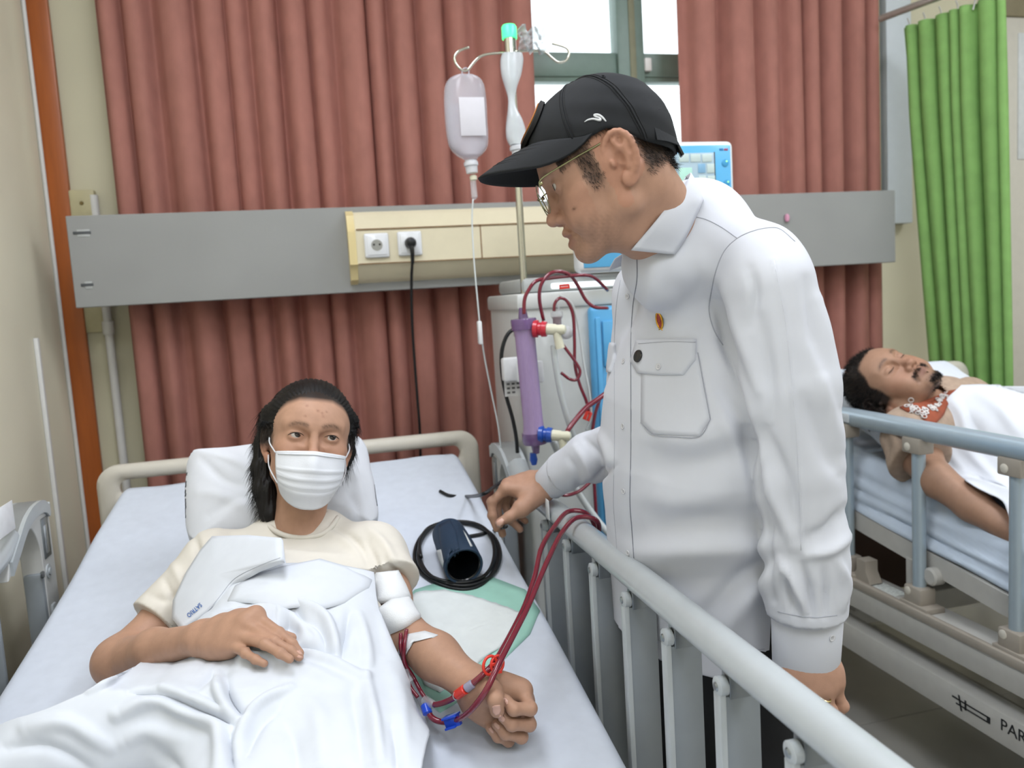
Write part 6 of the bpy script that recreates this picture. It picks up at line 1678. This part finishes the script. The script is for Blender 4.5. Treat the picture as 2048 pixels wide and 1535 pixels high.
c = atY(1446, 299, YS)
MB().box((c[0]-.012, YS-.0038, c[2]-.003), (c[0]-.001, YS-.0028, c[2]+.003), .0004).build('brand_mark', mat('mark_blue', '#3a86c0', .4), mon)
for k in range(4): MB().box((c[0]+.001+k*.003, YS-.0038, c[2]-.003), (c[0]+.0032+k*.003, YS-.0028, c[2]+(.003 if k % 2 else .0015)), .0003).build('brand_mark', mat('mark_red', '#c0355a', .4), mon)
MB().cyl(((ml+mr)/2, YS+.1, ZT), ((ml+mr)/2, YS+.06, mb+.05), .03).build('monitor_arm', m_mgrey, mach)
# holder plate with printed label left of the cabinet
a, b = atY(1004, 716, YM-.05), atY(1042, 760, YM-.05)
hp = MB().box((a[0], YM-.06, b[2]), (b[0]+.03, YM-.03, a[2]), .006).box((b[0]-.012, YM-.075, b[2]-.004), (b[0]+.004, YM-.03, a[2]-.006), .005).build('dialyzer_clamp', mat('clamp_white', '#eef0f0', .3), mach)
a, b = atY(1069, 720, YM-.05), atY(1082, 762, YM-.05); MB().box((a[0]-.006, YM-.085, b[2]), (b[0], YM-.02, a[2]), .006).build('dialyzer_clamp', mat('clamp_white', '#eef0f0', .3), mach)
a, b = atY(1008, 762, YM-.02), atY(1042, 790, YM-.02); lb_ = MB().box((a[0], YM-.022, b[2]), (b[0]+.005, YM-.02, a[2])).build('printed_label', mat('paper_white', '#e8e8e6', .7), mach)
for k in range(8):
    x = a[0]+.006+(k % 3)*.013; z = a[2]-.008-(k//3)*.011; MB().box((x, YM-.0226, z-.0025), (x+.008, YM-.0218, z+.0025)).build('label_print', mat('print_grey', '#6b6b6b', .8), lb_)
# ------------------------------------------------------------------ dialyzer
m_pur = mat('purple_fibre_tube', '#a78fb8', .25, var=.05, coat=.5, stretch=(1, 1, .2), scale=300)
m_purc = mat('clear_purple_plastic', '#7d5f90', .12, var=.04, coat=.6, alpha=.8)
a, b = atY(1047, 640, 1.86), atY(1070, 882, 1.86); ax = nrm(b-a); L_ = np.linalg.norm(b-a)
dz_ = thing('dialyzer', 'purple cylindrical dialyzer filter with red and blue end ports', 'dialyzer', b)
MB().lathe(a, ax, [(.0, .026), (.012, .0285), (.03, .0255), (.04, .0245), (L_-.05, .0245), (L_-.035, .0255), (L_-.012, .030), (L_, .030)], 30).build('fibre_tube', m_pur, dz_)
MB().lathe(a, -ax, [(-.022, .0305), (0, .0315), (.004, .030), (.006, .012), (.02, .010), (.03, .008)], 30).build('end_cap', m_purc, dz_)
MB().lathe(b, ax, [(-.022, .0305), (0, .0315), (.006, .029), (.009, .011), (.03, .008)], 30).build('end_cap', m_purc, dz_)
m_redp = mat('red_port_plastic', '#c8283a', .3, var=.04, coat=.4); m_bluep = mat('blue_port_plastic', '#1e4fae', .3, var=.04, coat=.4); m_ivory = mat('ivory_plastic', '#e2dfc6', .35, coat=.3)
for (u, v, m) in ((1066, 657, m_redp), (1077, 868, m_bluep)):
    c = atY(u, v, 1.845); e = nrm(CM[0]*1.0-CM[2]*.25-CM[1]*.05)
    MB().lathe(c, e, [(0, .014), (.002, .021), (.012, .021), (.014, .016), (.02, .016), (.022, .019), (.033, .018), (.034, .012)], 26).build('port_collar', m, dz_)
    MB().lathe(c+e*.034, e, [(0, .0135), (.02, .013), (.024, .011), (.036, .0125), (.044, .010), (.047, .003)], 22).build('port_elbow', m_ivory, dz_)
    MB().cyl(c+e*.056, c+e*.060+np.array([.004, 0, -.045]), .009, .0115).build('elbow_outlet', m_ivory, dz_)
MB().lathe(atY(1066, 905, 1.86)-ax*.0, ax, [(0, .008), (.018, .010), (.03, .006)], 14).build('blue_connector', m_bluep, dz_)
# ------------------------------------------------------------------ tubing
m_blood = mat('dark_red_blood_line', '#7d1a30', .18, var=.05, coat=.8)
m_hose = mat('milky_silicone_hose', '#dfe5e4', .3, var=.02, coat=.3, alpha=.85)
def tb(pts): return [atY(*p) if p[2] > 1.78 else P(*p) for p in pts]
def line(name, label, pts, r, m, cat='tube', group=None):
    o = tube_obj(name, pts, r, m, None, 7, 10); return tag(o, label, cat, group)
YB_ = 1.84
BL = 'dark red blood lines'
line('blood_line', 'dark red blood line arching from the top of the purple dialyzer', tb([(1048, 628, YB_), (1049, 600, YB_), (1056, 582, YB_), (1072, 562, YB_), (1100, 556, YB_), (1135, 552, YB_), (1168, 550, YB_), (1190, 556, 1.86), (1215, 580, 1.9)]), .0045, m_blood, group=BL)
line('blood_line', 'dark red blood line looping over to the blue panel beside the man', tb([(1087, 640, 1.86), (1079, 600, 1.84), (1082, 570, 1.83), (1098, 548, 1.83), (1120, 543, 1.83), (1140, 550, 1.84), (1155, 570, 1.86), (1172, 600, 1.87), (1190, 614, 1.87), (1215, 616, 1.9)]), .0045, m_blood, group=BL)
line('blood_line', 'dark red line running from the drip chamber down across the machine', tb([(1108, 622, 1.9), (1110, 606, 1.9), (1120, 596, 1.9), (1134, 602, 1.9), (1146, 630, 1.9), (1149, 680, 1.9), (1150, 730, 1.9), (1160, 770, 1.9), (1172, 800, 1.9), (1180, 830, 1.9)]), .0042, m_blood, group=BL)
line('blood_line', 'short dark red loop hanging below the white elbow', tb([(1115, 672, 1.88), (1130, 695, 1.88), (1150, 722, 1.88), (1160, 742, 1.88), (1154, 758, 1.88), (1140, 758, 1.88), (1122, 745, 1.88)]), .004, m_blood, group=BL)
line('blood_line', 'thick dark red line running down behind the outstretched sleeve', tb([(1235, 768, 1.88), (1200, 795, 1.86), (1172, 815, 1.85), (1152, 838, 1.84), (1135, 862, 1.83), (1125, 890, 1.83), (1120, 915, 1.83), (1116, 950, 1.84), (1112, 980, 1.86), (1130, 990, 1.86), (1158, 982, 1.86), (1182, 962, 1.87)]), [.0065, .0065, .0065, .0058, .0045, .0045, .0045, .0045], m_blood, group=BL)
line('blood_line', 'straight dark red line dropping beside the blue panel', tb([(1202, 790, 1.92), (1190, 830, 1.92), (1184, 880, 1.92), (1188, 960, 1.92), (1191, 1010, 1.92), (1194, 1060, 1.92), (1198, 1180, 1.90), (1200, 1280, 1.88), (1215, 1400, 1.86)]), .0045, m_blood, group=BL)
HO = 'milky hoses on the machine'
line('dialysate_hose', 'milky hose hanging from the upper white elbow', tb([(1107, 690, 1.84), (1110, 720, 1.84), (1118, 770, 1.85), (1130, 820, 1.86), (1143, 860, 1.87), (1150, 885, 1.88)]), .0075, m_hose, 'hose', HO)
line('dialysate_hose', 'milky hose hanging below the sleeve towards the rail', tb([(1105, 880, 1.86), (1130, 935, 1.9), (1160, 990, 1.9), (1195, 1040, 1.88), (1235, 1085, 1.86), (1270, 1120, 1.9)]), .0085, m_hose, 'hose', HO)
line('thin_tube', 'thin clear tube running down in front of the blue panel', tb([(1120, 590, 1.9), (1145, 610, 1.9), (1158, 660, 1.9), (1168, 730, 1.9), (1178, 780, 1.9), (1182, 830, 1.9), (1172, 860, 1.9)]), .003, m_hose, 'tube')
line('black_hose', 'black hose curving down left of the purple dialyzer', tb([(1046, 652, 1.98), (1018, 665, 1.98), (1004, 700, 1.98), (1004, 745, 1.98), (1012, 790, 1.98), (1026, 840, 1.98), (1034, 890, 1.98), (1036, 960, 2.0)]), .005, m_black, 'hose')
# drip chamber on the machine
a, b = atY(1113, 622, 1.9), atY(1117, 690, 1.9); ax = nrm(b-a)
dc = thing('drip_chamber', 'clear drip chamber half full of dark blood on the machine', 'drip chamber', b)
m_clear = mat('clear_plastic', '#e9edf0', .08, var=.02, alpha=.32, coat=.6)
MB().lathe(a, ax, [(0, .014), (.004, .016), (.012, .0155), (.02, .0115), (.075, .0105), (.085, .006)], 22).build('shell', m_clear, dc)
MB().lathe(a, ax, [(.0135, .0135), (.02, .0105), (.075, .0095), (.083, .005)], 22).build('blood', m_blood, dc)
for k in (-1, 1): MB().cyl(a+CM[0]*.006*k, a+CM[0]*.006*k-ax*.014, .003).build('inlet', m_clear, dc)
c = atY(1131, 665, 1.93); t = MB().lathe(c, nrm(np.array([.2, -1, .1])), [(-.03, .012), (0, .017), (.012, .016), (.018, .010), (.02, .002)], 22).build('holder_knob', mat('clamp_white', '#eef0f0', .3), mach)
# red clamps
m_redc = mat('red_clamp_plastic', '#e83a2c', .3, var=.03, coat=.4)
def clip(name, c, ex, ey, sx, sy, sz, m, label, group='line clamps'):
    t = thing(name, label, 'clamp', c, group); M = frame(c, ex, ey)
    MB().box((-sx, -sy, -sz), (sx, .0, sz), .0012, M).build('lower_jaw', m, t)
    MB().box((-sx, sy*.2, -sz), (sx*.9, sy, sz), .0012, M).build('upper_jaw', m, t)
    MB().box((-sx, -sy, -sz), (-sx*.75, sy, sz), .0012, M).build('hinge_end', m, t)
    MB().box((sx*.7, -sy, -sz), (sx, sy*.7, sz), .0012, M).build('catch', m, t)
    return t
clip('line_clamp', atY(1129, 573, 1.88), CM[0]+CM[1]*.1, CM[1], .013, .006, .005, m_redc, 'red clamp at the top of the machine near the drip chamber')
clip('line_clamp', atY(1175, 831, 1.89), CM[0]*.4+CM[1], CM[0], .012, .009, .006, m_redc, 'red clamp on the thin tube above the sleeve')

# ------------------------------------------------------------------ infusion pole with hooks, lamp, bags
m_steel = mat('polished_steel', '#c9c8bd', .16, .95, var=.02)
YI = 2.03
p0, p1 = atY(1019, 92, YI), atY(1052, 620, YI)
xp = (p0[0]+p1[0])/2
pole = thing('infusion_pole', 'steel infusion pole with two curled hooks and green lamp on top', 'pole', (xp, YI, .3))
MB().cyl((xp, YI, .4), (xp, YI, p0[2]), .0095).build('pole', m_steel, pole)
MB().cyl((xp, YI-.001, p0[2]-.02), (xp, YI-.001, p0[2]+.035), .0155).build('pole_head', m_steel, pole)
zt_l = atY(1020, 78, YI)[2]
MB().lathe((xp, YI, zt_l), (0, 0, 1), [(0, .019), (.028, .019), (.033, .016), (.035, .002)], 26).build('status_lamp', mat('green_lamp', '#43f08a', .3, emit=2.2, var=0), pole)
MB().box((xp-.03, YI-.005, .40), (X0+.01, YI+.03, .44), .004).box((xp-.03, YI-.005, ZT-.1), (X0+.01, YI+.03, ZT-.06), .004).build('pole_bracket', m_mgrey, pole)
YK = YI-.012
lh = [(1012, 106), (985, 107), (962, 112), (948, 124), (935, 140), (924, 140), (912, 128), (909, 114), (918, 102), (938, 94)]
rh = [(1030, 103), (1060, 101), (1088, 103), (1103, 115), (1116, 124), (1130, 122), (1138, 110), (1134, 97), (1120, 91), (1104, 87)]
for h_ in (lh, rh): V, F = sweep(cr([atY(*q, YK) for q in h_], 6), .0033, 8); obj('hook', V, F, m_steel, pole, smooth=True)
# infusion bottle
m_bag = mat('soft_clear_plastic', '#dfe0ea', .12, var=.03, alpha=.42, coat=.6)
m_liq = mat('clear_solution', '#d8d4e2', .05, alpha=.30)
def loft(rows, Y, depth, n=32, pw=2.6):
    """rows: (xl, xr, y) outlines seen from the front -> rounded body"""
    V = []
    for xl_, xr_, y in rows:
        a, b = atY(xl_, y, Y), atY(xr_, y, Y); c = (a+b)/2; r = (b[0]-a[0])/2
        for k in range(n):
            q = 2*math.pi*k/n; cx, sy = math.cos(q), math.sin(q)
            V.append((c[0]+r*np.sign(cx)*abs(cx)**(2/pw), c[1]+min(depth, r)*np.sign(sy)*abs(sy)**(2/pw), c[2]))
    F = [(i*n+k, i*n+(k+1) % n, (i+1)*n+(k+1) % n, (i+1)*n+k) for i in range(len(rows)-1) for k in range(n)]
    F += [tuple(range(n-1, -1, -1)), tuple((len(rows)-1)*n+k for k in range(n))]
    return V, F
rows = cr([(918, 938, 150), (899, 958, 157), (890, 968, 172), (888, 972, 200), (890, 974, 240), (894, 976, 275), (900, 974, 295), (912, 966, 308), (924, 956, 316), (930, 954, 320)], 4)
bag = thing('infusion_bottle', 'full clear infusion bottle with paper label on the left hook', 'infusion bottle', atY(932, 320, YK))
V, F = loft(rows, YK, .026); MB().add(V, F).build('bottle', m_bag, bag, auto=60)
rl_ = [r for r in [(893, 970, 211), (893, 971, 240), (897, 973, 275), (903, 971, 294), (915, 963, 306), (926, 953, 313)]]
V, F = loft(rl_, YK, .022); MB().add(V, F).build('solution', m_liq, bag, auto=60)
a, b = atY(913, 200, YK), atY(968, 276, YK); MB().box((a[0], YK-.0295, b[2]), (b[0], YK-.0265, a[2]), .001).build('paper_label', mat('label_paper', '#eceaf0', .7, var=.03, alpha=.8), bag)
V, F = sweep([atY(931+7*math.cos(q), 145-9*math.sin(q), YK) for q in np.linspace(0, 6.28, 18, endpoint=False)], .0022, 6, closed=True); obj('hanging_loop', V, F, m_bag, bag, smooth=True)
c = atY(941, 320, YK); MB().lathe(c, (.06, 0, -1), [(0, .014), (.006, .018), (.014, .018), (.016, .0155), (.032, .0145)], 22).build('bottle_neck', mat('milky_neck', '#e4e6ea', .3, alpha=.85), bag)
dl = thing('drip_line', 'clear drip chamber and thin infusion line hanging from the bottle', 'drip line', atY(946, 352, YK))
c = atY(946, 350, YK); MB().lathe(c, (.05, 0, -1), [(0, .006), (.004, .0095), (.012, .009), (.014, .005)], 16).build('spike', mat('ivory_plastic', '#e2dfc6', .35), dl)
c = atY(946, 362, YK); MB().lathe(c, (.03, 0, -1), [(0, .0075), (.04, .008), (.046, .003)], 16).build('drip_chamber', m_clear, dl)
tube_obj('tube', [atY(*q) for q in ((946, 398, YK), (944, 440, YK), (948, 520, YK-.01), (955, 600, YK-.02), (961, 660, YK-.02), (970, 720, YK-.01), (984, 790, YK), (996, 850, YK), (1002, 900, YK))], .0021, m_hose, dl)
a, b = atY(955, 642, YK-.03), atY(966, 688, YK-.03); MB().box((a[0], YK-.035, b[2]), (b[0], YK-.015, a[2]), .003).build('roller_clamp', mat('clamp_white', '#eef0f0', .3), dl)
# squeezed soft bottle on the pole
YQ = YK-.03
rows = cr([(1004, 1044, 108), (1001, 1046, 122), (1003, 1042, 148), (1010, 1034, 172), (1016, 1030, 195), (1016, 1032, 215), (1014, 1042, 236), (1012, 1050, 258), (1014, 1054, 278), (1020, 1052, 290)], 4)
sq = thing('empty_bottle', 'squeezed milky soft infusion bottle hanging on the pole', 'infusion bottle', atY(1034, 300, YQ))
V, F = loft(rows, YQ, .018); MB().add(V, F).build('bottle', mat('milky_soft_plastic', '#dfe6ea', .22, alpha=.7, coat=.5, var=.06), sq, auto=60)
c = atY(1036, 290, YQ); MB().lathe(c, (.06, 0, -1), [(0, .016), (.004, .022), (.012, .022), (.014, .018), (.035, .017)], 20).build('cap', mat('milky_neck', '#e4e6ea', .3, alpha=.85), sq)
# crumpled plastic bag on the pole
c = atY(1062, 82, YK-.005); V = []; F = []; rg_ = np.random.default_rng(4); nu, nv = 22, 16
for i in range(nu):
    for j in range(nv):
        u, v = i/(nu-1)-.5, j/(nv-1)-.5; q = np.array([[u*9, v*9, .3]])
        V.append(c+np.array([u*.070, -.012+.012*math.sin(u*17+v*9)+.008*math.sin(v*31+u*7)+rg_.normal()*.0012, v*.058+.006*math.sin(u*14)]))
cb_ = obj('plastic_bag', V, grid(nu, nv), mat('clear_crinkled_film', '#dcebf0', .06, alpha=.35, coat=1.0), None)
md = cb_.modifiers.new('film_thickness', 'SOLIDIFY'); md.thickness = .0006
tag(cb_, 'crumpled clear plastic bag hooked behind the green lamp', 'plastic bag')

# ================================================================== things on the first bed
# absorbent pad
m_mint = mat('mint_pad_film', '#a9dccb', .5, var=.05); m_padw = mat('white_absorbent_pad', '#eaf0ee', .9, var=.03, bump=.5, bscale=60)
b_b2 = bvh_of(sheet1)
pad = patch('absorbent_pad', b_b2, [(792, 1215), (830, 1180), (900, 1158), (985, 1155), (1050, 1180), (1079, 1222), (1060, 1268), (1015, 1312), (985, 1345), (930, 1395), (880, 1425), (850, 1400), (815, 1330)], m_mint, None, .0015, .003, 10, 6)
tag(pad, 'white and mint absorbent pad spread under the forearm of the masked patient', 'pad')
b_pad = bvh_of(pad)
pw = patch('soft_layer', b_pad, [(797, 1218), (832, 1186), (890, 1180), (955, 1195), (1010, 1215), (1042, 1226), (1030, 1262), (1000, 1296), (965, 1318), (930, 1352), (880, 1385), (850, 1370), (820, 1310)], m_padw, pad, .0012, .003, 14, 6)
V = np.array([v.co[:] for v in pw.data.vertices]); V[:, 2] += .0022*vnoise(V, 70, 3)+.001*vnoise(V, 160, 5)+.0012
pw.data.vertices.foreach_set('co', V.astype(np.float32).ravel()); pw.data.update()
# blood pressure cuff
m_navy = mat('navy_cuff_nylon', '#22384f', .6, var=.08, bump=.3, bscale=900)
r0, r1 = .036, .041
def ob_(u, v): h, n = hit(b_b2, u, v); return h
e0 = ob_(899, 1104)+[0, 0, r0+.009]; e1 = ob_(931, 1178)+[0, 0, r1+.009]
ax = nrm(e1-e0); L_ = np.linalg.norm(e1-e0)
cf = thing('pressure_cuff', 'navy blood pressure cuff rolled up on the bed beside the patient', 'pressure cuff', (e0+e1)/2-[0, 0, .04])
MB().lathe(e0, ax, [(0, r0*.8), (.0, r0), (.01, r0+.001), (L_*.6, r1), (L_, r1), (L_+.002, r1-.001), (L_, r1-.005), (L_*.3, r1-.006), (.01, r0-.006)], 36).build('cuff_roll', m_navy, cf)
MB().lathe(e0, ax, [(.010, .0004), (.011, r0-.0075), (L_-.003, r1-.0065), (L_-.001, r1-.0055), (L_-.003, r1-.0075), (.013, r0-.0085), (.0135, .0004)], 24).build('inner_lining', mat('black_lining', '#0d0f12', .35, coat=.5), cf)
b_cf = bvh_of(cf.children[0])
patch('cuff_flap', b_cf, [(900, 1040), (912, 1060), (920, 1100), (916, 1120), (902, 1135), (888, 1120), (880, 1080), (878, 1050)], m_navy, cf, .001, .002, 5, 5)
patch('size_label', b_cf, [(874, 1100), (882, 1098), (888, 1115), (886, 1135), (878, 1130), (873, 1115)], mat('label_pale', '#d9dcda', .7), cf, .0006, .0006, 3, 4)
patch('edge_label', b_cf, [(926, 1060), (931, 1066), (945, 1092), (941, 1092)], mat('label_pale', '#d9dcda', .7), cf, .0006, .0006, 2, 3)
def onbed(u, v, lift=.0045):
    h, n = hit(b_b2, u, v); return h+np.array([0, 0, lift]) if h is not None else P(u, v, 1.45)
lp = []
for k in range(64):
    a = 2*math.pi*k/20+2.4; kx = k/64
    u = 917+(84+5*math.sin(k*.45))*math.cos(a)*(1-.10*kx); v = 1113-(71+5*math.cos(k*.6))*math.sin(a)*(1-.08*kx); lp.append(onbed(u, v, .0045+.0035*(k//20)))
lead = [onbed(962, 1150, .012), onbed(985, 1120, .012), onbed(1000, 1085, .010), onbed(985, 1066, .006), onbed(950, 1075, .006)]
hs = tag(obj('cuff_hose', *sweep(cr(lp, 4), .0042, 8), m_black, None, smooth=True), 'coiled black rubber hose lying around the navy cuff', 'hose')
ln = [onbed(880, 985), onbed(900, 994), onbed(935, 996), P(965, 988, 1.66), P(990, 972, 1.72), P(1010, 958, 1.80)]
line('black_cable', 'black cable running off the bed towards the machine', ln, .0042, m_black, 'cable')
line('black_cable', 'black hose end crossing the sheet below the hand of the man', [onbed(938, 1076), onbed(965, 1071), onbed(990, 1064), P(1012, 1052, 1.62)], .0042, m_black, 'cable')
# gauze pads, tape on the left arm
b_arm = bvh_of(pbody, tee)
m_gauze = mat('white_gauze', '#f2f4f5', .9, var=.02, bump=.3, bscale=500)
for pl, lb in (([(741, 1168), (752, 1149), (797, 1144), (812, 1172), (822, 1196), (785, 1203), (752, 1207)], 'folded gauze pad on the upper arm just below the sleeve'), ([(750, 1225), (782, 1202), (819, 1197), (833, 1218), (843, 1234), (808, 1256), (771, 1271)], 'folded gauze pad in the crook of the elbow')):
    g_ = patch('gauze_pad', b_arm, pl, m_gauze, None, .004, .008, 6, 6, dome=.003, fit=2)
    if g_ is not None: tag(g_, lb, 'gauze pad', 'gauze pads on the arm')
t_ = patch('tape_strip', b_arm, [(795, 1314), (801, 1285), (815, 1268), (850, 1262), (876, 1270), (866, 1275), (832, 1277), (815, 1290), (808, 1318)], mat('white_tape', '#eceef0', .8), None, .0012, .0008, 3, 5)
if t_ is not None: tag(t_, 'strip of white surgical tape across the inner elbow', 'tape')
# arm lines draped over the rail
def onarm(u, v, lift=.0045):
    h, n = hit(b_arm, u, v)
    return h+n*lift if h is not None else onbed(u, v, lift)
rt = lambda u, v, l: atX(u, v, XRAIL)+[0, 0, l]
zc_ = ZR+.022+.0055
def over(y): return np.array([XRAIL, y, zc_])
yA, yB = 1.475, 1.425
A_ = [P(1268, 1530, 1.70), P(1222, 1400, 1.69), P(1204, 1300, 1.675), P(1200, 1200, 1.66), P(1198, 1120, 1.65), P(1196, 1075, 1.63), over(yA)+[.026, .0, -.004], over(yA)+[-.012, .006, .006], P(1112, 1048, 1.545), P(1083, 1095, 1.48), P(1070, 1150, 1.42), P(1050, 1210, 1.36), P(1020, 1270, 1.30), P(990, 1322, 1.245), P(968, 1346, 1.228), P(945, 1366, 1.225), P(925, 1382, 1.23), P(900, 1399, 1.25), P(872, 1408, 1.27), P(856, 1403, 1.29)]
B_ = [P(1206, 1210, 1.60), P(1203, 1130, 1.59), P(1198, 1085, 1.575), over(yB)+[.026, .0, -.004], over(yB)+[-.012, .006, .006], P(1124, 1064, 1.50), P(1100, 1110, 1.44), P(1080, 1155, 1.39), P(1057, 1210, 1.34), P(1028, 1268, 1.28), P(1000, 1322, 1.225), P(975, 1375, 1.20), P(952, 1408, 1.205), P(930, 1430, 1.225), P(908, 1440, 1.25), P(885, 1443, 1.262), P(866, 1436, 1.268), P(854, 1420, 1.275)]
line('arm_blood_line', 'dark red arm line with the red clamp draped over the bed rail', A_, .0048, m_blood, group='arm blood lines')
line('arm_blood_line', 'dark red arm line with the blue clip draped over the bed rail', B_, .0048, m_blood, group='arm blood lines')
for pts, lb in (([onarm(816, 1262, .006), onarm(814, 1290, .006), onarm(815, 1320, .006), P(826, 1352, 1.31), P(842, 1382, 1.295), P(856, 1403, 1.29)], 'thin dark red needle line from the tape to the clear connector'), ([onarm(805, 1268, .006), onarm(808, 1295, .007), P(810, 1328, 1.315), P(814, 1352, 1.31), P(822, 1375, 1.30), P(836, 1394, 1.295)], 'thin dark red needle line beside the cover sheet')):
    line('needle_line', lb, pts, .0034, m_blood, group='needle lines')
# connectors and clamps on the arm lines
def conn(name, label, a, b, prof, m, cat='connector'):
    o = MB().lathe(a, b-a, [(t*np.linalg.norm(b-a), r) for t, r in prof], 18).build(name, m); return tag(o, label, cat)
conn('luer_connector', 'ribbed red luer connector on the arm line near the wrist', P(914, 1389, 1.238), P(931, 1377, 1.226), [(0, .006), (.05, .0078), (.95, .0078), (1, .006)], m_redc)
conn('luer_sleeve', 'clear grey sleeve next to the red luer connector', P(931, 1377, 1.226), P(946, 1366, 1.224), [(0, .006), (.1, .0072), (.9, .0072), (1, .0055)], mat('smoky_clear_plastic', '#9a97ac', .15, coat=.6))
conn('luer_connector', 'small clear connector where two red lines meet by the cover', P(848, 1398, 1.292), P(868, 1410, 1.272), [(0, .005), (.1, .0075), (.9, .007), (1, .005)], m_clear)
conn('luer_connector', 'clear connector lying at the edge of the cover sheet', P(806, 1340, 1.305), P(820, 1366, 1.30), [(0, .006), (.1, .009), (.5, .007), (.9, .008), (1, .005)], m_clear)
conn('luer_connector', 'blue luer connector at the edge of the cover sheet', P(850, 1408, 1.282), P(856, 1428, 1.270), [(0, .006), (.1, .0078), (.9, .0078), (1, .005)], mat('blue_clip_plastic', '#1f4fd0', .3, coat=.4))
c = P(905, 1441, 1.248); M_ = frame(c, P(930, 1432, 1.235)-P(885, 1446, 1.25), CM[1])
t = thing('line_clip', 'bright blue slide clip on the lower arm line', 'clip', c-[0, 0, .01], 'line clamps')
mbl = mat('blue_clip_plastic', '#1f4fd0', .3, coat=.4)
MB().box((-.0135, -.009, -.004), (.0135, .009, .004), .001, M_).build('plate', mbl, t); MB().box((-.0135, .006, -.009), (.0135, .0095, .009), .001, M_).build('flange', mbl, t); MB().box((-.0135, -.0095, -.009), (.006, -.006, .009), .001, M_).build('flange', mbl, t)
# ring-shaped red clamp
c = P(985, 1329, 1.232); t = thing('line_clamp', 'ring shaped red clamp on the arm line above the wrist', 'clamp', c-[0, 0, .015], 'line clamps')
e1_, e2_ = nrm(CM[0]*.8+CM[2]*.4), nrm(CM[1]+CM[2]*.3)
for off, s_ in ((-.004, 1.0), (.008, .9)):
    V, F = sweep([c+e1_*(off+.0115*s_*math.cos(q))+e2_*(.0135*s_*math.sin(q)) for q in np.linspace(0, 6.28, 26, endpoint=False)], .0024, 8, closed=True); obj('ring', V, F, m_redc, t, smooth=True)
MB().box((-.004, -.014, -.003), (.014, -.010, .003), .001, frame(c, e1_, e2_)).build('latch', m_redc, t)
MB().box((-.002, -.002, -.004), (.014, .003, .004), .001, frame(c, e1_, e2_)).build('jaw', m_redc, t)
V, F = sweep([P(912+6*math.cos(q), 1391+8*math.sin(q), 1.233) for q in np.linspace(0, 6.28, 20, endpoint=False)], .0008, 6, closed=True); tag(obj('clear_ring', V, F, m_clear, None, smooth=True), 'small clear ring around the arm line', 'ring')
